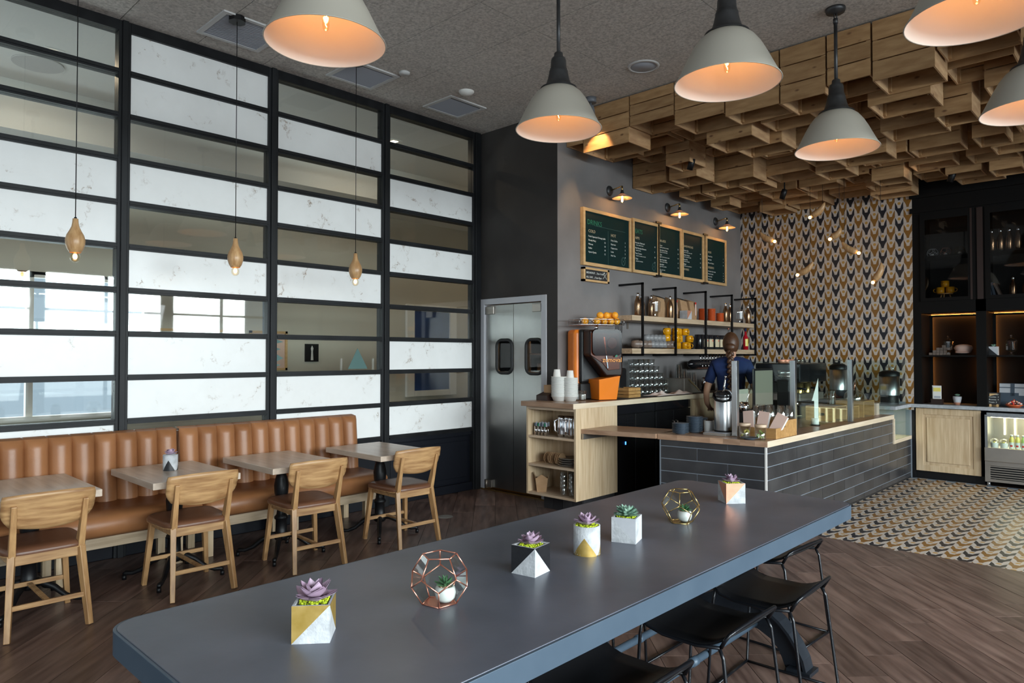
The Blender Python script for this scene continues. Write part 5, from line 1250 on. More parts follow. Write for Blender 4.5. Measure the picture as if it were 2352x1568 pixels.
def apoth(loc, label, sc=1.0, grp=None):
    t = thing('glass_jar', label, 'jar', loc, 0, grp)
    MB().lathe([(r*sc, z*sc) for r, z in ((.035, 0), (.037, .006), (.010, .02), (.010, .035), (.045, .05), (.055, .065), (.060, .16), (.056, .165))], 12, smooth=False).build('jar_body', m_glass, t)
    MB().lathe([(r*sc, z*sc) for r, z in ((.064, .165), (.064, .172), (.040, .20), (.012, .215), (.010, .222), (.018, .232), (.012, .246), (0, .25))], 12, smooth=False).build('lid', m_glass, t)
    return t
apoth((-4.33, 6.93, ZS1), 'faceted glass jar with lid on the upper shelf between flasks')
apoth((-4.33, 9.08, ZS1), 'faceted glass jar at the right end of the upper shelf', .92)
for k, (yy, w_, l) in enumerate(((7.14, .15, 'kraft coffee bag with open dark top, leftmost of four'), (7.42, .16, 'kraft coffee bag with red label, second of four'), (7.66, .15, 'kraft coffee bag, third of four, half hidden'), (7.88, .16, 'kraft coffee bag with red label, rightmost of four'))):
    t = thing('coffee_bag', l, 'bag', (-4.42, yy, ZS1))
    b = MB(); hh = .26 if k in (1, 3) else .27
    b.add([(-.05, -w_/2, 0), (.05, -w_/2, 0), (.05, w_/2, 0), (-.05, w_/2, 0), (-.055, -w_/2-.008, .12), (.06, -w_/2-.008, .12), (.06, w_/2+.008, .12), (-.055, w_/2+.008, .12), (-.03, -w_/2, hh), (.035, -w_/2, hh-.02), (.035, w_/2, hh-.03), (-.03, w_/2, hh-.01)], [(0, 3, 2, 1), (0, 1, 5, 4), (1, 2, 6, 5), (2, 3, 7, 6), (3, 0, 4, 7), (4, 5, 9, 8), (5, 6, 10, 9), (6, 7, 11, 10), (7, 4, 8, 11), (8, 9, 10, 11)])
    b.build('bag_body', m_kraft, t, bevel=.008)
    MB().add([(-.03, -w_/2, hh), (.05, -w_/2-.005, hh-.025), (.05, w_/2+.005, hh-.04), (-.03, w_/2, hh-.01)], [(0, 1, 2, 3)]).build('folded_top', m_black if k in (0, 2) else m_kraft, t, solid=.006)
    if k in (1, 3): MB().box((.0605, w_*.12, .06), (.0625, w_*.30, .20), 0).box((.061, w_*.12, .20), (.063, w_*.32, .225), 1).build('label', [m_pinkpaper, m_red], t)
cube_planter((-4.33, 7.62, ZS1), R_(0), .105, [('/', C1, C1), ('/', m_copperpaint, m_concrete_lt), ('/', C1, C1), ('/', C1, C1)], 'pink and grey cube pot between the coffee bags', [], lf_green, 1, False)
saucer = MB().lathe([(0, 0), (.030, 0), (.052, .008), (.054, .011), (.050, .011), (.028, .004), (0, .004)], 22).mesh('coral_saucer', m_orangeplate)
for s_, (yy, n_) in enumerate(((8.04, 16), (8.27, 17), (8.50, 12))):
    for k in range(n_):
        o = tag(obj('coral_saucer', saucer, None, (-4.33, yy, ZS1+k*.0092)), 'coral saucer, %s from the bottom of the %s stack' % (ORD[k], ('left', 'middle', 'right')[s_]), 'saucer', 'coral saucers, %s stack' % ('left', 'middle', 'right')[s_])
        o.rotation_euler = (0, 0, k*.7)
def mug_mesh(m_, r=.042, h=.085):
    return MB().lathe([(0, 0), (r*.8, 0), (r, .012), (r, h), (r*.92, h), (r*.9, .012), (0, .01)], 18).mesh('mug_body', m_), MB().tube([(0, r*.96, h*.8), (0, r*1.5, h*.72), (0, r*1.62, h*.5), (0, r*1.45, h*.28), (0, r*.96, h*.2)], .0055, 6).mesh('mug_handle', m_)
ymb, ymh = mug_mesh(m_yellowmug, .048, .082)
def mug(me, loc, rz, label, grp, tip=None):
    t = thing('mug', label, 'mug', loc, rz, grp); obj('body', me[0], t); obj('handle', me[1], t)
    if tip: t.rotation_euler = tip
    return t
k = 0
for rw, (ys, z) in enumerate((([7.24, 7.36, 7.48, 7.60, 7.72], 0), ([7.24, 7.38, 7.52, 7.70], .083), ([7.25, 7.38, 7.50, 7.60], .166))):
    for q, yy in enumerate(ys):
        mug((ymb, ymh), (-4.33 if q % 2 else -4.37, yy, ZS2+z+.082), 0, 'upturned yellow mug on the lower shelf, %s row, %s from the left' % (('bottom', 'middle', 'top')[rw], ORD[q]), 'yellow mugs on the lower wall shelf', tip=(PI, 0, .4*q))
gmb, gmh = mug_mesh(m_greymug, .038, .07); bmb, bmh = mug_mesh(m_browncup, .042, .075)
for q in range(10):
    col = (bmb, bmh) if q in (0, 1, 2, 3, 8, 9) else (gmb, gmh)
    mug(col, (-4.32+.0*q, 6.44+.083*q, ZS2+.045), 0, '%s cup lying on its side on the lower shelf, %s from the left' % ('taupe' if q in (0, 1, 2, 3, 8, 9) else 'grey', ORD[q]), 'cups lying along the lower shelf', tip=(0, R_(86), R_(15+12*(q % 3))))
for q in range(5):
    mug((gmb, gmh), (-4.33, 6.58+.083*q+.1, ZS2+.118), 0, 'grey cup in the upper layer on the lower shelf, %s from the left' % ORD[q], 'cups lying along the lower shelf', tip=(0, R_(86), R_(20+14*(q % 2))))
for q, yy in enumerate((8.00, 8.13, 8.26, 8.42, 8.55, 8.68)):
    t = thing('black_tin', 'black canister with a cream label on the lower shelf, %s from the left' % ORD[q], 'canister', (-4.36, yy, ZS2), 0, 'black canisters on the lower wall shelf')
    MB().cyl((0, 0, 0), .055, .185, 22).build('tin', m_blackgloss, t, bevel=.003)
    if q: MB().grid(lambda u, v: (.0556*math.cos(-1.0+2.0*u), .0556*math.sin(-1.0+2.0*u), .03+.10*v), 8, 1).build('label', m_letter_gold, t); MB().grid(lambda u, v: (.0560*math.cos(-.25+.2*u), .0560*math.sin(-.25+.2*u), .10+.02*v), 3, 1).grid(lambda u, v: (.0560*math.cos(.05+.2*u), .0560*math.sin(.05+.2*u), .10+.02*v), 3, 1).build('red_mark', m_red, t)
t = thing('glass_bottle', 'clear bottle with a copper stopper behind the barista', 'bottle', (-4.36, 8.80, ZS2)); MB().lathe([(0, 0), (.03, 0), (.03, .15), (.012, .19), (.011, .27), (0, .27)], 16).build('glass_body', m_glass, t); MB().ball((0, 0, .28), .014, 8).build('stopper', m_copper, t)
t = thing('spirit_bottle', 'red spirit bottle with a yellow label and blue cap on the lower shelf', 'bottle', (-4.34, 9.27, ZS2)); MB().lathe([(0, 0), (.036, 0), (.036, .17), (.014, .215), (.013, .27), (0, .27)], 18).build('glass_body', m_magenta, t)
MB().cyl((0, 0, .255), .015, .045, 12).build('cap', m_navy, t); MB().grid(lambda u, v: (.0366*math.cos(-1.2+2.0*u), .0366*math.sin(-1.2+2.0*u), .05+.10*v), 8, 1).build('label', m_lemon, t)
# tap rail
t = thing('drinks_tap_rail', 'black cylindrical tap rail with chrome taps below the lower shelf', 'tap rail', (-4.40, 8.28, 1.385))
MB().lathe([(0, -.48), (.03, -.46), (.055, -.40), (.055, .40), (.03, .46), (0, .48)], 20, T=Matrix.Rotation(R_(-90), 4, 'X')).build('rail_body', m_blackgloss, t)
MB().box((-.155, -.02, -.03), (-.02, .02, .03)).build('wall_arm', m_black, t)
MB().bar((.02, -.30, -.052), (.02, .42, -.052), .03, .006).build('copper_trim', m_copper, t)
for k in range(9): MB().tube([(.045, -.27+.08*k, .02), (.06, -.27+.08*k, .05), (.05, -.285+.08*k, .13)], [.006, .007, .010], 8).tube([(.05, -.27+.08*k, 0), (.08, -.27+.08*k, -.01), (.085, -.27+.08*k, -.045)], .006, 8).build('tap', m_chrome, t)

# ---- menu boards
def pt(b, s, y, z, size, m_=None): text(s, b, (.0335, y, z), size, m_ or m_letter)
def board(y0, y1, z0, z1, label, lean=0):
    t = thing('menu_board', label, 'menu board', (XM, 0, 0)); fw_ = .035
    MB().box((.002, y0, z1-fw_), (.045, y1, z1)).build('frame_rail', m_boardwood, t); MB().box((.002, y0, z0), (.045, y1, z0+fw_)).build('frame_rail', m_boardwood, t)
    MB().box((.002, y0, z0+fw_), (.045, y0+fw_, z1-fw_)).build('frame_stile', m_boardwood, t); MB().box((.002, y1-fw_, z0+fw_), (.045, y1, z1-fw_)).build('frame_stile', m_boardwood, t)
    MB().box((.004, y0+fw_, z0+fw_), (.032, y1-fw_, z1-fw_)).build('panel', m_board, t); return t
b1 = board(5.83, 6.725, 2.455, 3.07, 'green drinks menu board in a pine frame, leftmost')
pt(b1, 'DRINKS', 5.91, 2.90, .075, m_letter_green)
pt(b1, 'COLD', 5.93, 2.815, .045, m_letter_gold)
for k, (s, p) in enumerate((('Fresh Squeezed Orange Juice', '7'), ('Bloody Mary', '12'), ('Mimosa', '10'), ('Bellini', '10'), ('Aperol Spritz', '12'))): pt(b1, s, 5.93, 2.765-k*.042, .026); pt(b1, p, 6.215, 2.765-k*.042, .026)
pt(b1, 'HOT', 6.34, 2.815, .045, m_letter_gold)
for k, (s, p) in enumerate((('Drip Coffee', '3'), ('Espresso', '3'), ('Cappuccino', '5'), ('Latte', '5'), ('Hot Tea', '4'))): pt(b1, s, 6.34, 2.765-k*.042, .026); pt(b1, p, 6.61, 2.765-k*.042, .026)
MB().box((.032, 6.288, 2.50), (.0335, 6.291, 2.87)).box((.032, 6.04, 2.895), (.0335, 6.62, 2.898)).build('rule_line', m_teal, b1)
emb = lambda b, y, z, s: MB().tube([(.0335, y+.035*s*math.cos(a), z+.045*s*math.sin(a)) for a in [2*PI*i/16 for i in range(16)]], .0018, 4, closed=True).tube([(.0335, y+.02*s*math.cos(a), z+.02*s+.018*s*math.sin(a)) for a in [2*PI*i/12 for i in range(12)]], .0018, 4, closed=True).tube([(.0335, y+.02*s*math.cos(a), z-.02*s+.018*s*math.sin(a)) for a in [2*PI*i/12 for i in range(12)]], .0018, 4, closed=True).build('emblem', m_teal, b)
emb(b1, 6.58, 2.56, 1.1)
b2 = board(6.76, 7.33, 2.455, 3.085, 'green eats menu board, second from the left')
pt(b2, 'EATS', 6.82, 2.92, .07, m_letter_green); pt(b2, 'APPS', 6.82, 2.85, .042, m_letter_gold)
for k, (s, d_, p) in enumerate((('Avocado Flatbread', 'ricotta, radish, lemon', '13'), ('Mini Pancake Skewers', 'maple, berries', '9'), ('Tuna Tartare', 'crispy rice, sesame, avocado', '16'), ('Chips', 'guacamole and salsa', '11'))): pt(b2, s, 6.82, 2.80-k*.062, .026); pt(b2, d_, 6.835, 2.776-k*.062, .018); pt(b2, p, 7.23, 2.79-k*.062, .024)
emb(b2, 7.22, 2.56, 1.1)
b3 = board(7.30, 7.86, 2.465, 3.10, 'green salads menu board, middle of the row')
pt(b3, 'SALADS', 7.345, 2.88, .042, m_letter_gold)
for k, (s, d_, p) in enumerate((('Caesar', 'romaine, parmesan, croutons', '12'), ('Kale Quinoa Chop', 'almonds, currants, lemon', '14'), ('Cobb', 'egg, bacon, blue cheese, tomato', '15'), ('Asian Tuna Salad', 'cabbage, ginger dressing', '17'), ('Beet Salad', 'goat cheese, pistachio', '13'))): pt(b3, s, 7.345, 2.83-k*.058, .024); pt(b3, d_, 7.355, 2.808-k*.058, .017); pt(b3, p, 7.77, 2.82-k*.058, .024)
for k, s in enumerate(('ADD TO ANY SALAD', 'chicken 5', 'shrimp 7', 'salmon 8', 'avocado 3')): pt(b3, s, 7.35, 2.535-k*.0+(.0)-k*.014, .013)
b4 = board(7.87, 8.43, 2.46, 3.095, 'green sandwiches menu board, fourth from the left')
pt(b4, 'SANDWICHES', 7.92, 2.88, .038, m_letter_gold)
for k, (s, d_, p) in enumerate((('Turkey Club', 'bacon, avocado, tomato, aioli', '14'), ('Grilled Chicken', 'pesto, mozzarella, arugula', '14'), ('Tuna Melt', 'cheddar, sourdough', '13'), ('Burger', 'lettuce, onion, special sauce', '15'))): pt(b4, s, 7.92, 2.83-k*.058, .024); pt(b4, d_, 7.93, 2.808-k*.058, .017); pt(b4, p, 8.34, 2.82-k*.058, .024)
pt(b4, 'ENTREES', 7.92, 2.585, .034, m_letter_gold)
b5 = board(8.49, 9.075, 2.46, 3.095, 'green sides and desserts menu board, rightmost')
pt(b5, 'SIDES', 8.56, 2.87, .038, m_letter_gold)
for k, (s, p) in enumerate((('French Fries', '5'), ('Side Salad', '6'), ('Mac and Cheese', '8'))): pt(b5, s, 8.56, 2.82-k*.045, .024); pt(b5, p, 8.99, 2.82-k*.045, .024)
pt(b5, 'DESSERTS', 8.56, 2.665, .038, m_letter_gold)
for k, (s, p) in enumerate((('Chocolate Chip Cookie', '4'), ('Brownie Sundae', '8'), ('Carrot Cake', '8'), ('Ice Cream', '6'))): pt(b5, s, 8.56, 2.62-k*.035, .022); pt(b5, p, 8.99, 2.62-k*.035, .022)
for yy in (7.30, 8.46):
    for z in (2.455, 3.10): tag(MB().box((.045, yy-.06, z-.012), (.06, yy+.06, z+.012)).build('board_clip', m_black, None, (XM, 0, 0)), 'black clip at the %s edge between menu boards, %s one' % ('top' if z > 3 else 'bottom', 'left' if yy < 8 else 'right'), 'clip')
t = thing('small_sign', 'small chalkboard sign with breakfast hours in a pine frame', 'sign', (XM, 0, 0))
y0, y1, z0, z1 = 5.84, 6.30, 2.285, 2.435
MB().box((.002, y0, z1-.022), (.04, y1, z1)).box((.002, y0, z0), (.04, y1, z0+.022)).box((.002, y0, z0), (.04, y0+.03, z1)).box((.002, y1-.03, z0), (.04, y1, z1)).build('frame', m_boardwood, t)
MB().box((.002, y0+.03, z0+.022), (.03, y1-.03, z1-.022)).build('chalkboard_panel', m_chalk, t)
text('BREAKFAST ...7am-11am', t, (.031, 5.895, 2.372), .030, m_letter); text('ALL DAY ...11am-9pm', t, (.031, 5.895, 2.325), .030, m_letter)
MB().bar((.032, 6.19, 2.33), (.032, 6.26, 2.40), .008, .002).bar((.032, 6.19, 2.40), (.032, 6.26, 2.33), .008, .002).box((.031, 6.215, 2.39), (.033, 6.225, 2.405)).build('drawn_mark', m_letter, t)

# ---- wall lamps
for yy, l in ((6.36, 'wall lamp above the drinks board, left one of three'), (7.585, 'wall lamp above the middle boards'), (8.835, 'wall lamp above the rightmost board')):
    t = thing('wall_lamp', l, 'wall lamp', (XM, yy, 3.335), 0, 'white saucer wall lamps over the menu boards')
    MB().lathe([(0, .022), (.045, .020), (.055, .010), (.057, .0)], 24, T=Matrix.Rotation(R_(90), 4, 'Y')).build('wall_plate', m_neck, t)
    MB().tube([(.02, 0, 0), (.17, 0, .025)], .007, 8).tube([(.17, 0, .025), (.172, 0, -.03)], .010, 8).build('arm', m_brass, t)
    MB().lathe([(0, -.02), (.016, -.022), (.018, -.045), (.026, -.055), (.026, -.068)], 16, T=Matrix.Translation((.172, 0, 0))).build('socket', m_neck, t)
    MB().lathe([(.024, -.060), (.040, -.072), (.108, -.108), (.112, -.112), (.106, -.110), (.038, -.077), (.022, -.070)], 32, T=Matrix.Translation((.172, 0, 0))).build('shade', m_opal, t)
    MB().lathe([(.014, -.065), (.022, -.085), (.022, -.14), (.014, -.158), (0, -.162)], 16, T=Matrix.Translation((.172, 0, 0))).build('bulb', m_bulbglass, t)
    MB().cyl((.172, 0, -.145), .010, .06, 10).build('filament', m_filament, t)
    point('wall_lamp_light', (.172, 0, -.125), 3.4, WARM, .018, t)
# ================================================================== ON THE BAR
plate = MB().lathe([(0, 0), (.038, 0), (.040, .004), (.070, .013), (.073, .016), (.070, .017), (.036, .008), (0, .008)], 28).mesh('saucer', m_plateblue)
for s_, (x, y, n_) in enumerate(((-3.14, 5.425, 9), (-3.10, 5.60, 14), (-3.17, 5.82, 11))):
    for k in range(n_):
        tag(obj('slate_saucer', plate, None, (x, y, ZB+k*.0098)), 'slate blue saucer, %s from the bottom of the %s stack on the bar' % (ORD[k], ('front', 'tall middle', 'right rear')[s_]), 'saucer', 'slate saucers, %s stack' % ('front', 'middle', 'rear')[s_])
t = thing('white_mug', 'white ceramic pot filled with dark beans beside the saucers', 'pot', (-3.025, 5.72, ZB)); MB().lathe([(0, 0), (.042, 0), (.045, .004), (.046, .10), (.043, .105), (.041, .095), (0, .092)], 24).build('pot_body', m_ceramic, t)
b = MB()
for k in range(26): b.ball((random.uniform(-.028, .028), random.uniform(-.028, .028), .098+random.uniform(0, .008)), .006, 5)
b.build('beans', m_brownwood, t, kind='stuff')
# airpot on drip tray
t = thing('drip_tray', 'low steel drip tray under the airpot', 'tray', (-2.855, 5.64, ZB)); MB().box((-.105, -.15, 0), (.105, .13, .022)).build('tray_body', m_steel_dull, t, bevel=.003)
MB().box((-.095, -.14, .022), (.095, .12, .024)).build('tray_grille', m_vent, t)
t = thing('airpot', 'steel coffee airpot with black carry handle on a drip tray', 'airpot', (-2.86, 5.665, ZB+.0245), R_(25))
MB().lathe([(0, 0), (.075, 0), (.077, .01), (.077, .29), (.072, .30)], 32).build('body', m_stainless, t)
MB().lathe([(.0775, .0), (.079, .0), (.079, .012), (.0775, .012)], 32).build('base_ring', m_black, t)
MB().lathe([(.076, .295), (.078, .30), (.074, .335), (.055, .352), (0, .356)], 28).build('lid', m_blackgloss, t)
MB().tube([(-.078, 0, .33), (-.082, -.03, .30), (-.060, -.072, .275), (0, -.092, .265), (.060, -.072, .275), (.082, -.03, .30), (.078, 0, .33)], .008, 8, flat=1.5).build('carry_handle', m_black, t)
MB().tube([(.01, -.02, .355), (.012, -.02, .40), (.018, -.012, .44), (.022, -.01, .47)], [.011, .008, .006, .006], 10).ball((.022, -.01, .475), .010, 8).tube([(.01, -.03, .36), (0, -.055, .345), (-.01, -.062, .30)], .007, 8).build('tap_lever', m_chrome, t)
MB().tube([(.02, 0, .356), (.06, -.02, .352), (.088, -.02, .30), (.092, -.025, .18), (.092, -.025, .03)], [.010, .013, .013, .007, .007], 10).build('spout_tube', m_chrome, t)
MB().lathe([(0, 0), (.022, .0), (.020, .02), (.010, .03), (0, .032)], 14, T=Matrix.Translation((.092, -.025, .0))).build('tube_foot', m_brass, t)
# fruit jars and loose dish
def fruit_jar(loc, label, m_, kind):
    t = thing('fruit_jar', label, 'jar', loc)
    MB().lathe([(0, 0), (.043, 0), (.045, .004), (.045, .10), (.0425, .10), (.0425, .006), (0, .006)], 28).build('glass_body', m_glass, t)
    MB().lathe([(0, .10), (.047, .10), (.047, .122), (0, .123)], 28).build('wooden_lid', m_oak_x, t, bevel=.002)
    b = random.Random(label)
    for k in range(7):
        a = b.random()*6.28; q = b.uniform(.005, .023); o = MB().lathe([(0, -.010), (.012, -.008), (.019, 0), (0, .001)], 14, a0=0, a1=PI).add([], [])
        o.build('%s_slice' % kind, m_, t, (q*math.cos(a), q*math.sin(a), .018+.007*k)).rotation_euler = (b.random()*3, b.random()*3, b.random()*3)
fruit_jar((-2.600, 5.53, ZB), 'glass jar of lemon pieces with a wooden lid', m_lemon, 'lemon')
fruit_jar((-2.455, 5.505, ZB), 'glass jar of lime pieces with a wooden lid', m_lime, 'lime')
tag(obj('slate_saucer', plate, None, (-2.525, 5.455, ZB)), 'single slate blue saucer between the two fruit jars', 'saucer')
t = thing('steel_tongs', 'small steel tongs lying on the single saucer', 'tongs', (-2.525, 5.455, ZB+.019)); MB().bar((-.06, 0, 0), (.05, .004, .002), .008, .002).bar((-.06, .0, .006), (.05, .012, .006), .008, .002).build('tong_arms', m_chrome, t)
# wooden box with menus and upturned glasses
t = thing('napkin_box', 'two-step bamboo box holding menus and glasses on the bar', 'box', (-2.52, 5.80, ZB), R_(0))
def obox(mb, x0, x1, y0, y1, h, w_=.009): 
    mb.box((x0, y0, 0), (x1, y0+w_, h)).box((x0, y1-w_, 0), (x1, y1, h)).box((x0, y0+w_, 0), (x0+w_, y1-w_, h)).box((x1-w_, y0+w_, 0), (x1, y1-w_, h)).box((x0+w_, y0+w_, 0), (x1-w_, y1-w_, .006))
b = MB(); obox(b, -.17, .15, -.19, .0, .085); b.build('front_tray', m_bamboo, t, bevel=.002)
b = MB(); obox(b, -.17, .15, .0, .24, .14); b.box((-.161, .009, .13), (.141, .231, .139)); b.build('rear_tray', m_bamboo, t, bevel=.002)
for k, (x, tz, l) in enumerate(((-.115, -8, 'stack of blush menus leaning in the bamboo box, left one'), (-.02, 6, 'stack of blush menus in the bamboo box, middle one'), (.075, 24, 'stack of blush menus in the bamboo box leaning right'))):
    m_ = thing('menu_stack', l, 'menu', (-2.52+x, 5.70, ZB+.008), 0)
    T_ = Matrix.Rotation(R_(tz), 4, 'Y') @ Matrix.Rotation(R_(-12), 4, 'X')
    MB().box((-.045, -.012, .0), (.045, .022, .20), T=T_).build('paper_pad', m_paper, m_)
    MB().box((-.046, -.016, .0), (.046, -.0125, .205), T=T_).build('cover', m_pinkpaper, m_)
pint = MB().lathe([(0, .115), (.024, .115), (.027, .112), (.036, .03), (.040, 0), (.037, 0), (.033, .03), (.025, .105), (0, .106)], 18).mesh('upturned_glass', m_glass)
for k, (x, y) in enumerate(((-.12, .05), (-.05, .16), (.0, .06), (.05, .15), (.10, .045), (.11, .19), (-.12, .17))):
    tag(obj('upturned_glass', pint, None, (-2.52+x, 5.80+y, ZB+.1405)), 'clear upturned glass on the bamboo box, %s' % ('front left', 'rear second', 'front middle', 'rear middle', 'front right', 'rear right', 'rear left')[k], 'glass', 'upturned glasses on the bamboo box')
# glass guard with posts
gd = thing('glass_guard', 'clear glass guard on square steel posts along the bar', 'glass guard', (0, 0, 0))
for k, (x, y, w_) in enumerate(((-2.715, 5.60, .046), (-2.50, 6.30, .046), (-2.43, 7.60, .046))):
    MB().box((x-w_/2, y-w_/2, ZB), (x+w_/2, y+w_/2, 1.452)).box((x-.03, y-.03, ZB), (x+.03, y+.03, ZB+.005)).build('post', m_stainless, gd, bevel=.003)
def pane(a, b, z0, z1, name='pane'):
    d = (Vector(b)-Vector(a)).normalized(); n_ = Vector((-d.y, d.x))*.003
    MB().prism([(a[0]+n_.x, a[1]+n_.y), (b[0]+n_.x, b[1]+n_.y), (b[0]-n_.x, b[1]-n_.y), (a[0]-n_.x, a[1]-n_.y)][::-1], z0, z1).build(name, m_guard, gd)
pane((-2.70, 5.63), (-2.515, 6.27), 1.17, 1.445); pane((-2.498, 6.33), (-2.435, 7.57), ZB+.02, 1.46); pane((-2.43, 7.62), (-2.40, 9.55), ZB+.02, 1.44)
# menu holder, pos terminal, risers
t = thing('card_terminal', 'black card terminal on a stand behind the glass guard', 'card terminal', (-2.66, 6.58, ZB)); MB().cyl((0, 0, 0), .055, .09, 24).build('stand', m_black, t); MB().box((-.11, -.10, .09), (.10, .10, .115)).build('till_body', m_black, t, bevel=.01); MB().box((-.10, -.09, .1155), (.09, .09, .117)).build('glossy_panel', m_chrome, t)
t = thing('arrow_display', 'white pointed plastic display stand on the bar', 'display', (-2.56, 6.98, ZB), R_(35)); MB().prism([(-.02, .03), (.03, .03), (.03, .46), (-.03, .24), (-.008, .24), (-.008, .03)], -.004, .004, T=Matrix(((1, 0, 0, 0), (0, 0, 1, 0), (0, 1, 0, 0), (0, 0, 0, 1)))).build('arrow_plate', m_white, t); MB().cyl((.0, 0, 0), .035, .07, 16).build('foot', m_white, t); MB().cyl((0, 0, 0), .045, .012, 18).build('base', m_black, t)
def riser(x0, x1, y0, y1, h, label, hole=False):
    t = thing('bamboo_riser', label, 'riser', (0, 0, ZB), 0); w_ = .012
    MB().box((x0, y0, h-w_), (x1, y1, h)).build('top_board', m_bamboo, t, bevel=.004)
    MB().box((x0, y0, 0), (x1, y0+w_, h-w_)).build('end_board', m_bamboo, t, bevel=.002); MB().box((x0, y1-w_, 0), (x1, y1, h-w_)).build('end_board', m_bamboo, t, bevel=.002)
    if hole: MB().prism(rrect(.09, .028, .013, 4), -.001, .001, T=Matrix(((1, 0, 0, (x0+x1)/2), (0, 0, 1, y0-.001), (0, 1, 0, h*.45), (0, 0, 0, 1)))).build('hand_hole', m_groove, t)
riser(-2.85, -2.55, 7.50, 7.86, .155, 'bamboo riser with a hand hole, nearest on the bar', True)
riser(-2.78, -2.52, 7.95, 8.16, .135, 'low bamboo riser, middle one of three')
riser(-2.80, -2.50, 8.25, 8.62, .175, 'tall bamboo riser at the far end of the bar')
t = thing('straw_glass', 'glass jar of white wrapped straws on the nearest bamboo riser', 'jar', (-2.66, 7.72, ZB+.1555)); MB().lathe([(0, 0), (.04, 0), (.045, .16), (.042, .16), (.038, .004), (0, .004)], 18).build('glass_body', m_glass, t)
for k in range(8): MB().bar((random.uniform(-.02, .02), random.uniform(-.02, .02), .01), (random.uniform(-.03, .03), random.uniform(-.03, .03), .15), .012, .004).build('paper_packet', m_paper, t)
t = thing('cake_dome', 'glass dome on the tall bamboo riser', 'dome', (-2.66, 8.44, ZB+.1755)); MB().lathe([(.11, 0), (.11, .02), (.10, .07), (.06, .11), (0, .12)], 24).build('glass_cover', m_glass, t); MB().tube([(0, 0, .12), (.01, .01, .2)], .008, 8).build('knob', m_copper, t)
t = thing('paper_card_stack', 'pale card stack at the far end of the bar', 'cards', (-2.55, 8.72, ZB)); MB().box((-.09, -.05, 0), (.06, .05, .13)).build('cards', m_pinkpaper, t)
for k in range(5):
    x, yy = -2.72+.055*k, 6.2+.03*(k % 2)
    t = thing('sauce_bottle', 'small clear pump bottle behind the bamboo box, %s from the left' % ORD[k], 'bottle', (-3.02+.10*k, 6.06-.02*(k % 2), ZB-.0), 0)
    MB().lathe([(0, 0), (.026, 0), (.026, .16), (.010, .19), (.010, .21), (0, .21)], 14).build('glass_body', m_glass, t); MB().tube([(0, 0, .21), (0, 0, .245)], .007, 8).build('pourer', m_chrome, t)
# rear prep line with espresso machine
rc_ = thing('prep_counter', 'steel prep counter in front of the tiled wall', 'counter', (0, 0, 0)); MB().box((-4.0, 8.95, 0), (-2.96, YT-.01, .93)).build('body', m_black, rc_); MB().box((-4.02, 8.92, .93), (-2.955, YT-.01, .96)).build('worktop', m_steel_dull, rc_)
t = thing('espresso_machine', 'black and copper espresso machine behind the glass guard', 'espresso machine', (-3.15, 7.9, .94), R_(0))
# stands on its own cabinet
cb = thing('machine_cabinet', 'black cabinet carrying the espresso machine', 'cabinet', (-3.15, 7.9, 0)); MB().box((-.10, -.62, 0), (.19, .9, .939)).build('carcass', m_black, cb); MB().box((.185, -.62, .60), (.1999, .3, .80)).build('lit_shelf', m_steel_dull, cb)
MB().box((-.24, -.34, .06), (.22, .36, .14)).build('drip_base', m_steel_dull, t, bevel=.008)
MB().box((-.26, -.38, .26), (.24, .40, .47)).build('head', m_blackgloss, t, bevel=.012); MB().box((-.26, -.36, .12), (-.10, .38, .27)).build('back_body', m_black, t, bevel=.01)
for k in range(4): MB().cyl((-.18+.34*(k % 2), -.28+.58*(k//2), 0), .025, .06, 12).build('foot', m_chrome, t)
for yy in (-.15, .16):
    MB().lathe([(.035, .27), (.042, .255), (.042, .215), (.03, .205), (0, .205)], 18, T=Matrix.Translation((.02, yy, 0))).build('group_head', m_chrome, t)
    MB().tube([(.02, yy, .20), (.16, yy, .19), (.22, yy, .185)], [.016, .012, .014], 10).build('portafilter_handle', m_black, t)
for k in range(6): tag(MB().lathe([(0, 0), (.035, 0), (.045, .04), (.042, .04), (.032, .004), (0, .004)], 14).build('espresso_cup', m_copperpaint if k < 3 else m_glass, None, (-3.15+.0, 7.62+k*.11, 1.4105)), '%s cup upside on the espresso machine, %s from the left' % ('copper toned' if k < 3 else 'clear', ORD[k]), 'cup', 'cups on the espresso machine')
for yy in (-.05, .05): MB().lathe([(.045, .14), (.045, .25), (.0, .255)], 16, T=Matrix.Translation((.12, yy*2.1, 0))).build('steel_boiler', m_brass, t)
t = thing('menu_screen', 'grey till screen facing the barista behind the glass guard', 'screen', (-3.10, 7.02, .94)); MB().box((-.012, -.23, .02), (.012, .23, .42)).build('frame', m_blackgloss, t, bevel=.005); MB().box((.0121, -.21, .04), (.0135, .21, .40)).build('panel', mat('grey_panel', (.22, .20, .16), .5), t); MB().box((-.05, -.06, 0), (.05, .06, .03)).build('foot', m_black, t)
MB().box((-.012, -.9, 0), (.0, -.23, .0)).add([], [])
cb = thing('machine_cabinet', 'black cabinet under the till screen', 'cabinet', (-3.12, 7.0, 0)); MB().box((-.08, -.55, 0), (.14, .27, .939)).build('carcass', m_black, cb)
t = thing('small_screen', 'small pale tablet behind the barista arm', 'screen', (-3.12, 6.60, .94)); MB().box((-.008, -.10, .02), (.008, .10, .22)).build('tablet', mat('pale_panel', (.40, .38, .32), .5), t); MB().cyl((0, 0, 0), .04, .03, 12).build('foot', m_black, t)
t = thing('coffee_grinder', 'black coffee grinder with clear hopper beside the till screen', 'grinder', (-2.98, 7.30, .94-.0)); 
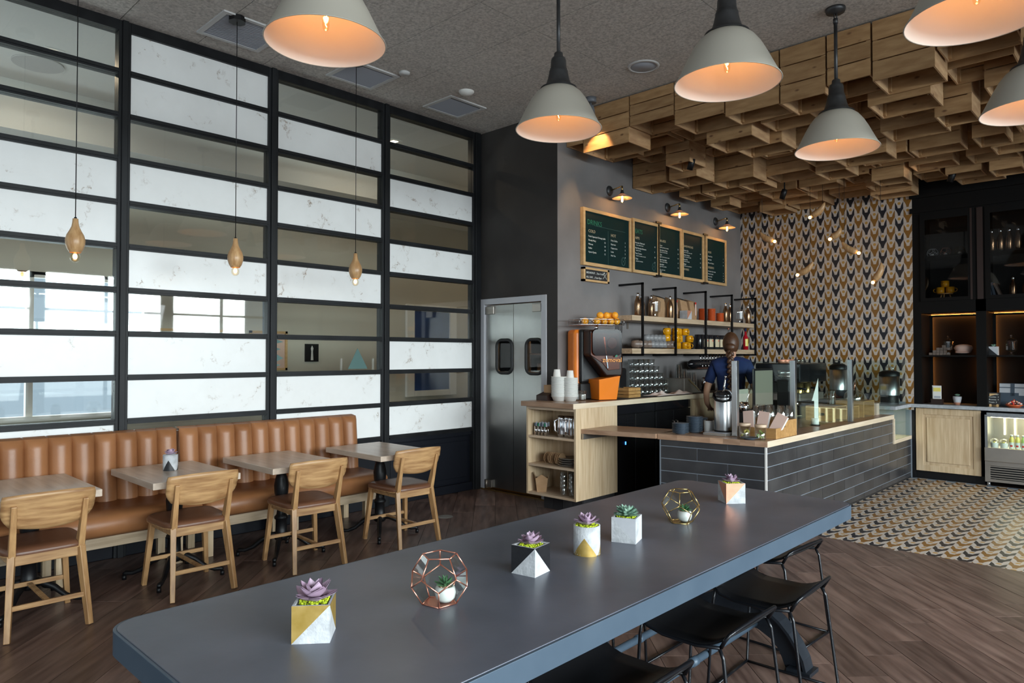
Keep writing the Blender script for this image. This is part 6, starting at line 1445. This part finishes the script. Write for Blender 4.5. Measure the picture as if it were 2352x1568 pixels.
MB().box((-.07, -.06, 0), (.07, .06, .30)).build('body', m_black, t, bevel=.015); MB().lathe([(.03, .30), (.075, .36), (.08, .40), (0, .40)], 20).build('hopper', m_glass, t); MB().lathe([(.083, .335), (.088, .34), (.083, .345)], 20).build('chrome_ring', m_chrome, t)
for k, (x, yy, l) in enumerate(((-2.63, 9.17, 'steel coffee urn on the prep counter behind the guard, left one'), )):
    t = thing('coffee_urn', l, 'urn', (-3.0+.35, 9.2, ZB+.0)); t.location = (-3.10, 9.25, .961)
    MB().lathe([(0, 0), (.10, 0), (.10, .10)], 24).build('base', m_black, t); MB().lathe([(.105, .10), (.105, .36), (0, .36)], 28).build('body', m_stainless, t); MB().lathe([(.107, .36), (.107, .40), (.06, .43), (0, .43)], 28).build('lid', m_black, t); MB().tube([(-.05, 0, .42), (-.04, 0, .47), (.04, 0, .47), (.05, 0, .42)], .006, 8).build('lid_handle', m_chrome, t)
t = thing('coffee_urn', 'steel urn at the far end of the bar, beside the dark cabinet', 'urn', (-2.70, 9.25, ZB*0+.765)); t.location = (-2.525, 9.30, .9045-.96)
MB().lathe([(.10, .96), (.10, 1.07)], 24).build('base', m_black, t); MB().lathe([(.112, 1.07), (.112, 1.30), (0, 1.30)], 28).build('body', m_stainless, t); MB().lathe([(.114, 1.30), (.114, 1.345), (.06, 1.37), (0, 1.37)], 28).build('lid', m_black, t); MB().tube([(-.05, 0, 1.36), (-.04, 0, 1.41), (.04, 0, 1.41), (.05, 0, 1.36)], .006, 8).build('lid_handle', m_chrome, t)
t = thing('milk_jug', 'round steel jug with a long spoon behind the bamboo box', 'jug', (-3.08, 6.62, .94)); MB().lathe([(0, 0), (.05, 0), (.055, .05), (.045, .10), (.04, .10), (0, .01)], 20).build('body', m_chrome, t); MB().tube([(0, 0, .02), (.06, .03, .24)], .004, 6).build('spoon', m_chrome, t)
t.location = (-3.08, 6.53, .94)

# ================================================================== DARK CABINET AT THE FAR END
YC = 9.60; YR = 10.06
cab = thing('built_in_cabinet', 'tall black built-in cabinet with glazed doors above lit niches', 'cabinet', (0, 0, 0))
for x0, x1 in ((-2.355, -2.245), (-1.680, -1.580), (-1.02, -.87)): MB().box((x0, YC, .90), (x1, YR, 3.22)).build('upright', m_darkwood, cab)
MB().box((-2.355, YC, 3.22), (-.87, YR, ZC)).box((-2.355, YC-.02, 3.24), (-.87, YC, 3.30)).box((-2.355, YC-.035, 3.42), (-.87, YC, 3.46)).build('frieze', m_darkwood, cab)
MB().box((-2.245, YC+.0, 2.01), (-1.02, YR, 2.15)).build('cross_rail', m_darkwood, cab)
MB().box((-2.30, YR, .90), (-.95, YR+.02, 3.22)).build('back_panel', m_mesh, cab)
for x0, x1 in ((-2.245, -1.68), (-1.58, -1.02)):
    MB().box((x0, YC+.01, 1.478), (x1, YR, 1.498)).build('shelf', m_darkwood, cab)
    MB().box((x0, YC+.06, 2.695), (x1, YR, 2.712)).build('shelf', m_darkwood, cab)
    MB().box((x0, YC-.02, 2.15), (x0+.05, YC, 3.22)).box((x1-.07, YC-.02, 2.15), (x1+.0, YC, 3.22)).box((x0+.05, YC-.02, 3.14), (x1-.07, YC, 3.22)).box((x0+.05, YC-.02, 2.15), (x1-.07, YC, 2.19)).build('door_frame', m_darkwood, cab)
    MB().box((x1-.045, YC-.024, 2.15), (x1-.025, YC-.02, 3.22)).box((x1+.02, YC-.012, 2.15), (x1+.08, YC-.001, 3.22)).build('walnut_stile', m_brownwood, cab)
    MB().box((x0+.05, YC-.012, 2.19), (x1-.07, YC-.009, 3.14)).build('door_pane', m_darkpane, cab)
    # niche back with the warm strip running behind its edge
    MB().box((x0+.0, YR-.006, .905), (x1-.0, YR, 2.0)).build('niche_back', m_recess, cab)
    for a, b_ in (((x0+.004, YR-.028, .95), (x0+.010, YR-.014, 1.475)), ((x0+.004, YR-.028, 1.50), (x0+.010, YR-.014, 1.995)), ((x1-.010, YR-.028, 1.12), (x1-.004, YR-.014, 1.475)), ((x0+.01, YR-.028, 1.996), (x1-.01, YR-.014, 2.002)), ((x1-.010, YR-.028, 1.50), (x1-.004, YR-.014, 1.995))):
        MB().box(a, b_).build('warm_strip', m_led, cab)
    MB().box((x0, YR-.055, .905), (x0+.03, YR-.040, 2.0)).box((x1-.03, YR-.055, .905), (x1, YR-.040, 2.0)).box((x0+.03, YR-.055, 1.975), (x1-.03, YR-.040, 2.0)).build('inner_lip', m_darkwood, cab)
sc = thing('stone_worktop', 'grey stone worktop under the lit niches', 'worktop', (0, 0, 0)); MB().box((-2.36, 9.545, .862), (-.87, YR, .903)).box((-2.66, 8.90, .862), (-2.352, 9.590, .903)).build('slab', m_stone, sc, bevel=.003)
t = thing('panelled_cabinet', 'oak cabinet with a raised panel door under the stone worktop', 'cabinet', (0, 0, 0))
MB().box((-2.30, 9.62, .09), (-1.64, YR, .860)).build('carcass', m_darkwood, t); MB().box((-2.355, 9.64, 0), (-1.62, YR, .09)).box((-2.356, 9.60, 0), (-2.325, YR, .86)).build('plinth', m_black, t)
d_ = MB().box((-2.315, 9.595, .095), (-2.235, 9.62, .855)).box((-1.72, 9.595, .095), (-1.645, 9.62, .855)).box((-2.235, 9.595, .78), (-1.72, 9.62, .855)).box((-2.235, 9.595, .095), (-1.72, 9.62, .17)).build('door_frame', m_oak_z, t, bevel=.003)
MB().box((-2.235, 9.603, .17), (-1.72, 9.615, .78)).build('door_panel', m_oak_z, t)
MB().box((-2.20, 9.593, .205), (-1.755, 9.606, .745)).build('raised_panel', m_oak_z, t, bevel=.012)
# display fridge
t = thing('display_fridge', 'steel display fridge with bottles behind glass and a slatted vent', 'fridge', (0, 0, 0)); fx0, fx1 = -1.60, -.90
MB().box((fx0, 9.98, .05), (fx1, 10.03, .84)).build('back_wall', m_steel_dull, t); MB().box((fx0, 9.55, .05), (fx0+.02, 9.98, .84)).box((fx1-.02, 9.55, .05), (fx1, 9.98, .84)).build('side_wall', m_stainless, t)
MB().box((fx0, 9.55, .815), (fx1, 9.98, .84)).build('top_cover', m_stainless, t); MB().box((fx0, 9.52, .29), (fx1, 9.55, .445)).build('lower_door', m_steel_dull, t, bevel=.004)
MB().box((fx0+.02, 9.55, .40), (fx1-.02, 9.98, .425)).build('floor_plate', m_white, t)
MB().box((fx0+.01, 9.53, .44), (fx0+.03, 9.55, .80)).box((fx0+.01, 9.53, .795), (fx1-.01, 9.55, .815)).build('glass_frame', m_stainless, t); MB().box((fx0+.03, 9.536, .445), (fx1, 9.542, .795)).build('glass_door', m_guard, t)
MB().box((fx0+.05, 9.60, .785), (fx1-.05, 9.63, .80)).build('light_tube', m_coollight, t)
for k in range(6): MB().box((fx0+.12+k*.10, 9.965, .56), (fx0+.135+k*.10, 9.979, .77)).build('light_strip', m_coollight, t)
fr = MB().box((fx0, 9.54, .055), (fx0+.05, 9.56, .29)).box((fx0+.05, 9.54, .24), (fx1, 9.56, .29)).box((fx0+.05, 9.54, .055), (fx1, 9.56, .085)).build('vent_frame', m_steel_dull, t)
MB().box((fx0+.05, 9.575, .085), (fx1, 9.58, .24)).build('vent_back', m_black, t)
for k in range(6): MB().box((fx0+.05, 9.545, .094+k*.026), (fx1, 9.557, .105+k*.026)).build('vent_slat', m_steel_dull, t)
for x in (fx0+.03, fx1-.03):
    for yy in (9.58, 9.95): MB().cyl((x, yy, 0), .018, .055, 12).build('foot', m_chrome, t)
area('fridge_lamp', (-1.25, 9.70, .78), (-1.25, 9.75, 0), .6, .15, 3.0, (1, .88, .62))
k = 0
for x in (-1.52, -1.43):
    q = thing('salad_pot', 'clear domed dessert pot in the display fridge, %s one' % ('left' if x < -1.5 else 'right'), 'pot', (x, 9.63, .4255)); MB().lathe([(0, 0), (.034, 0), (.04, .07)], 18).build('pot_body', m_white, q); MB().lathe([(.042, .07), (.04, .10), (.02, .118), (0, .12)], 18).build('dome_lid', m_glass, q); MB().lathe([(0, .06), (.038, .07), (0, .085)], 12).build('filling', m_lemon, q)
for k, x in enumerate((-1.36, -1.305, -1.25, -1.195, -1.14)):
    q = thing('juice_bottle', '%s juice bottle with white cap in the display fridge, %s from the left' % ('yellow' if k < 2 else 'pale', ORD[k]), 'bottle', (x, 9.64, .4255)); MB().lathe([(0, 0), (.023, 0), (.024, .12), (.012, .145), (.012, .15), (0, .15)], 16).build('bottle_body', m_lemon if k < 2 else m_lime, q); MB().cyl((0, 0, .15), .014, .02, 12).build('cap', m_white, q)
    MB().lathe([(.0245, .015), (.0245, .085)], 16).build('label', m_paper, q); MB().grid(lambda u, v: (.025*math.sin(-.5+u), -.025*math.cos(-.5+u), .035+.02*v), 4, 1).build('red_print', m_red, q)
# niche contents
blk = 0
for r_, (n_, off) in enumerate(((6, 0), (4, .04), (4, .08), (1, .14))):
    for k in range(n_):
        tag(MB().cbox((0, 0, .015), (.034, .034, .030)).build('wooden_block', m_browncup, None, (-2.19+off+k*.038, 9.80, 1.4985+r_*.0305), bevel=.002), 'small brown block in the left niche, %s layer, %s from the left' % (ORD[r_], ORD[k]), 'block', 'small brown blocks in the left niche')
apoth((-2.0, 9.78, 1.4985), 'faceted copper-lit glass jar in the left niche beside a cap', .95)
apoth((-1.37, 9.78, 1.4985), 'faceted copper-lit glass jar in the right niche', .95)
t = thing('flat_cap', 'pale baker boy cap in the left niche', 'cap', (-1.845, 9.80, 1.4985)); MB().lathe([(.075, .03), (.085, .055), (.10, .085), (.085, .115), (.04, .128), (0, .13)], 24, T=Matrix.Scale(.8, 4, (0, 1, 0))).build('crown', m_pinkpaper, t)
MB().grid(lambda u, v: ((u-.5)*.15, -.05-.06*v*math.sin(PI*min(1, max(0, u)))**.6, .045-.02*v), 12, 6).build('peak', m_pinkpaper, t, solid=.004); MB().box((-.04, -.02, 0), (.04, .02, .05)).build('stand', m_darkwood, t)
cube_planter((-1.545, 9.78, 1.4985), R_(0), .10, [('\\', m_concrete_lt, m_blackpaint), ('/', C1, C1), ('/', C1, C1), ('/', C1, C1)], 'black triangle cube planter in the right niche', GRE[1:3], lf_green, .8, False)
t = thing('round_planter', 'small round grey pot with a copper dip and green rosette on the stone worktop', 'planter', (-1.90, 9.72, .9035))
MB().lathe([(0, 0), (.030, 0), (.036, .03)], 24).build('copper_base', m_copperpaint, t); MB().lathe([(.036, .03), (.045, .075), (.046, .10), (.041, .10), (.039, .085), (0, .085)], 24).build('pot', m_concrete_lt, t); rosette(t, .10, lf_green, GRE[1:], .8)
t = thing('brochure_holder', 'brown holder with yellow-topped brochures on the stone worktop', 'holder', (-2.10, 9.68, .9035)); MB().box((-.06, -.04, 0), (.06, .04, .065)).build('holder_box', m_brownwood, t); MB().box((-.045, -.01, .05), (.045, .0, .215)).box((-.055, .005, .05), (.04, .02, .225)).build('leaflets', m_paper, t); MB().box((-.038, -.0125, .155), (.04, -.0105, .20)).build('yellow_band', m_lemon, t); MB().box((-.03, -.0122, .075), (.038, -.0105, .10)).build('photo_strip', m_vent, t)
t = thing('chalk_stand', 'small black chalkboard stand with white handwriting', 'sign', (-1.53, 9.66, .9035), 0); T_ = Matrix.Rotation(R_(-12), 4, 'X'); MB().box((-.055, -.006, .025), (.065, .006, .165), T=T_).build('chalk_panel', m_chalk, t); MB().box((-.04, -.01, 0), (-.02, .012, .03)).box((.03, -.01, 0), (.05, .012, .03)).bar((0, .02, .15), (-.01, .07, 0), .08, .006).build('easel', m_boardwood, t)
for k, s in enumerate(('Coffee Bar', 'Cookies  3', 'Brownie  4', 'Treats  2')): text(s, t, (-.045, .020-.028*0-.002+.0-.016+.004*k*0+(-.0095)+.0285*(1-k/3.0)*0, .135-.03*k), .021, m_letter, rot=(R_(90-12), 0, 0), name='lettering')
for c in [c for c in bpy.data.objects if c.parent == t and c.type == 'FONT']: c.location.y = -.0075+math.tan(R_(12))*c.location.z
t = thing('photo_print', 'landscape photo print leaning behind the candy bowl', 'picture', (-1.37, 9.80, .9035), 0)
MB().box((-.125, -.004, 0), (.125, .004, .27), T=Matrix.Rotation(R_(-8), 4, 'X')).build('card', m_plateblue, t)
MB().box((-.125, -.006, .13), (.125, -.0045, .265), 0, Matrix.Rotation(R_(-8), 4, 'X')).build('sky_area', m_concrete_lt, t); MB().box((-.02, -.0075, .12), (.02, -.0062, .265), 0, Matrix.Rotation(R_(-8), 4, 'X')).box((-.125, -.0075, .125), (.06, -.0062, .16), 0, Matrix.Rotation(R_(-8), 4, 'X')).box((-.125, -.0075, .215), (.125, -.0062, .225), 0, Matrix.Rotation(R_(-8), 4, 'X')).build('tree_shape', m_plateblue, t)
t = thing('candy_bowl', 'orange bowl heaped with wrapped candies on the stone worktop', 'bowl', (-1.335, 9.66, .9035)); MB().lathe([(0, 0), (.05, 0), (.085, .03), (.09, .032), (.05, .006), (0, .006)], 24).build('bowl_body', m_orangeplate, t)
cols = [m_pinkpaper, m_red, m_glass, m_copperpaint]
for k in range(26):
    a = random.random()*6.28; q = .07*math.sqrt(random.random()); MB().ball((0, 0, 0), .014, 6, sc=(1.3, .8, .8)).build('wrapped_candy', cols[k % 4], t, (q*math.cos(a), q*math.sin(a), .035+.045*(1-q/.075))).rotation_euler = (a, a, a)
# glazed part contents
for k, (x, mw) in enumerate(((-2.17, m_concrete_lt), (-2.03, m_copper), (-1.88, m_brass))):
    terrarium((x, 9.85, 2.7125), R_(k*20), .062, mw, '%s wire terrarium behind the left glazed door' % ('grey', 'copper', 'brass')[k], lf_spike, .0022, True)
t = thing('mug_stand', 'little wooden stool under the yellow mugs in the glazed cabinet', 'stand', (-2.03, 9.80, 2.1505)); MB().cyl((0, 0, .09), .085, .012, 24).build('stand_top', m_bamboo, t)
for a in (30, 150, 270): MB().tube([(.05*math.cos(R_(a)), .05*math.sin(R_(a)), .09), (.08*math.cos(R_(a)), .08*math.sin(R_(a)), 0)], .007, 8).build('leg', m_bamboo, t)
ym2 = mug_mesh(m_yellowmug, .046, .075)
mug(ym2, (-2.08, 9.80, 2.2530), R_(90), 'yellow mug on the little stool, lower left', 'yellow mugs in the glazed cabinet'); mug(ym2, (-1.975, 9.80, 2.2530), R_(-90), 'yellow mug on the little stool, lower right', 'yellow mugs in the glazed cabinet'); mug(ym2, (-2.03, 9.80, 2.3285), R_(180), 'yellow mug on top of the two others', 'yellow mugs in the glazed cabinet')
for k in range(6): flask((-1.545+.085*k, 9.78, 2.7125), 'steel flask on the upper shelf behind the right glazed door, %s from the left' % ORD[k], 'flasks in the glazed cabinet')
for k in range(3): flask((-1.345+.12*k, 9.78, 2.1505), 'steel flask on the lower level behind the right glazed door, %s from the left' % ORD[k], 'flasks in the glazed cabinet')
for k, (x, a) in enumerate(((-1.545, -10), (-1.51, -12), (-1.45, -22))):
    o = MB().box((-.012, -.07, 0), (.012, .07, .20)).build('book', m_plateblue if k < 2 else m_browncup, None, (x, 9.82, 2.1525)); o.rotation_euler = (0, R_(a), 0); tag(o, 'dark book leaning in the right glazed cabinet, %s from the left' % ORD[k], 'book', 'books in the glazed cabinet')

# ================================================================== THE BARISTA
def skin_obj(name, J, E, m_, parent, sub=2, root=0, label=None):
    me = bpy.data.meshes.new(name); me.from_pydata([j[0] for j in J], E, []); me.update()
    o = bpy.data.objects.new(name, me); COL.objects.link(o)
    me.materials.append(m_)
    sk = o.modifiers.new('skin', 'SKIN'); sk.use_smooth_shade = True
    bm = bmesh.new(); bm.from_mesh(me)
    lay = bm.verts.layers.skin.verify()
    bm.verts.ensure_lookup_table()
    for i, j in enumerate(J):
        r = j[1]; bm.verts[i][lay].radius = (r, r) if not isinstance(r, tuple) else r
        bm.verts[i][lay].use_root = (i == root)
    bm.to_mesh(me); bm.free()
    s_ = o.modifiers.new('sub', 'SUBSURF'); s_.levels = sub; s_.render_levels = sub
    o.parent = parent
    if label: o['label'] = label
    return o
per = thing('person', 'person with a long auburn braid, navy tee and dark apron, back turned', 'person', (-3.545, 7.21, 0), R_(24))
def arm(s):
    return [((s*.165, 0, 1.385), .055), ((s*.225, -.005, 1.24), .044), ((s*.262, -.02, 1.09), .038), ((s*.262, .05, .97), .032), ((s*.235, .15, .90), .024)]
J = [((0, 0, .93), (.115, .085)), ((0, .01, 1.08), (.125, .085)), ((0, -.005, 1.24), (.145, .095)), ((0, -.01, 1.385), (.125, .078)), ((0, 0, 1.47), .050), ((0, .015, 1.545), .062), ((.0, .02, 1.61), .078)]
E = [(0, 1), (1, 2), (2, 3), (3, 4), (4, 5), (5, 6)]
def chain(pts, root):
    k = root
    for p in pts: J.append(p); E.append((k, len(J)-1)); k = len(J)-1
    return k
for s in (-1, 1):
    e = chain(arm(s), 3)
    h0 = Vector((s*.235, .15, .90))
    pm = chain([((h0.x-s*.005, h0.y+.035, h0.z-.01), (.022, .015)), ((h0.x-s*.01, h0.y+.07, h0.z-.018), (.024, .012))], e)
    for q in range(4):
        dx = (-.027+.018*q); ln = (.06, .075, .08, .065)[q]
        chain([((h0.x+dx, h0.y+.09, h0.z-.020), .0085), ((h0.x+dx, h0.y+.09+ln*.5, h0.z-.026), .008), ((h0.x+dx*1.05, h0.y+.09+ln*.9, h0.z-.045), .0065)], pm)
    chain([((h0.x-s*.04, h0.y+.05, h0.z-.012), .0095), ((h0.x-s*.052, h0.y+.085, h0.z-.02), .008)], e+1)
    chain([((s*.085, 0, .86), (.068, .07)), ((s*.09, .01, .62), .058), ((s*.092, .005, .48), .055), ((s*.095, -.01, .28), .048), ((s*.095, -.015, .09), .036), ((s*.10, .04, .04), (.04, .035)), ((s*.105, .13, .03), (.035, .025))], 0)
body = skin_obj('body', J, E, m_skin, per, 2)
# head built round the skull with a face looking away
hd = MB()
def headf(u, v):
    a = 2*PI*u; z = -1+2*v; r = math.sqrt(max(0, 1-z*z))
    x = .072*r*math.cos(a); y = .088*r*math.sin(a); zz = .115*z
    if y > 0: y *= 1.0-.12*max(0, -z)
    x *= 1-.22*max(0, -z)**1.5
    return (x, y+.015, zz+1.615)
hd.grid(headf, 24, 18)
hd.lathe([(0, .020), (.006, .018), (.013, 0), (.012, -.012), (0, -.014)], 10, T=Matrix.Translation((0, .108, 1.60)) @ Matrix.Rotation(R_(-15), 4, 'X'))
for s in (-1, 1): hd.ball((s*.073, .01, 1.605), .022, 8, sc=(.35, .7, 1.25))
hd.build('head', m_skin, per)
for s in (-1, 1): MB().ball((s*.028, .093, 1.625), .011, 8, sc=(1.3, .6, .7)).build('eye', m_white, per)
MB().ball((0, .094, 1.56), .02, 8, sc=(1.1, .35, .3)).build('mouth', m_pinkpaper, per)
def hairf(u, v):
    a = 2*PI*u; z = -.72+1.72*v; z = min(z, 1); r = math.sqrt(max(0, 1-z*z))
    front = max(0, math.sin(a))
    x = .086*r*math.cos(a); y = .104*r*math.sin(a)
    zz = .128*z
    if front > 0 and z < .45: y *= .25; x *= 1.02
    return (x*(1+.012*math.sin(9*a)), y+.003, zz+1.628)
MB().grid(hairf, 36, 20).build('hair', m_hair, per)
bd = MB(); N_ = 21
for k in range(N_):
    z = 1.545-k*.0275; y = -.088-.045*math.sin(min(1, k/8)*PI/2)+(.018 if k > 12 else 0); s = 1 if k % 2 else -1; r = .027*(1-.45*k/N_)
    bd.ball((0, 0, 0), r, 8, sc=(.85, .75, 1.35), T=Matrix.Translation((s*r*.48-.01*k/N_, y, z)) @ Matrix.Rotation(s*-.6, 4, 'Y'))
bd.ball((0, -.085, 1.585), .05, 10, sc=(1.1, .8, .9))
bd.build('braid', m_hair, per)
MB().lathe([(.014, 0), (.017, .008), (.014, .016)], 12, T=Matrix.Translation((-.01, -.118, .972))).build('hair_tie', m_pinkpaper, per)
# tee shirt over torso and upper arms
J = [((0, 0, .86), (.165, .13)), ((0, .01, 1.08), (.148, .112)), ((0, -.005, 1.24), (.168, .120)), ((0, -.01, 1.395), (.160, .112)), ((0, -.004, 1.50), (.088, .082))]; E = [(0, 1), (1, 2), (2, 3), (3, 4)]
for s in (-1, 1): chain([((s*.165, 0, 1.385), .078), ((s*.222, -.005, 1.25), .060), ((s*.240, -.01, 1.175), .058)], 3)
skin_obj('tee_shirt', J, E, m_navy, per, 2)
# trousers
J = [((0, 0, .97), (.165, .132)), ((0, 0, .90), (.168, .135))]; E = [(0, 1)]
for s in (-1, 1): chain([((s*.088, 0, .82), .108), ((s*.092, .01, .62), .082), ((s*.095, 0, .46), .072), ((s*.098, -.01, .12), .060)], 1)
skin_obj('trousers', J, E, m_denim, per, 2)
MB().lathe([(.165, .97), (.172, .95), (.178, .80), (.190, .55)], 30, T=Matrix.Scale(.80, 4, (0, 1, 0)), a0=R_(-30), a1=R_(210)).build('apron', m_apron, per, solid=.004)
MB().tube([(.158*math.cos(a), .118*math.sin(a), .965) for a in [2*PI*i/20 for i in range(20)]], .010, 6, closed=True, flat=1.6).build('apron_tie', m_apron, per)
for s in (-1, 1): MB().ball((s*.10, .055, .035), .05, 10, sc=(.85, 2.1, .68)).build('shoe', m_black, per)
# floor drain plate
tag(MB().lathe([(0, .0012), (.07, .0012), (.075, 0)], 28).build('floor_plate', m_steel_dull, None, (-4.93, 4.27, .0)), 'round flush cover in the floorboards near the dark wall', 'floor cover')

# lettering becomes plain mesh
bpy.context.view_layer.update(); dg = bpy.context.evaluated_depsgraph_get()
for o in [o for o in bpy.data.objects if o.type == 'FONT']:
    me = bpy.data.meshes.new_from_object(o.evaluated_get(dg)); n = bpy.data.objects.new('lettering_mesh', me); COL.objects.link(n)
    n.parent = o.parent; n.location = o.location; n.rotation_euler = o.rotation_euler; nm = o.name
    bpy.data.objects.remove(o); n.name = nm
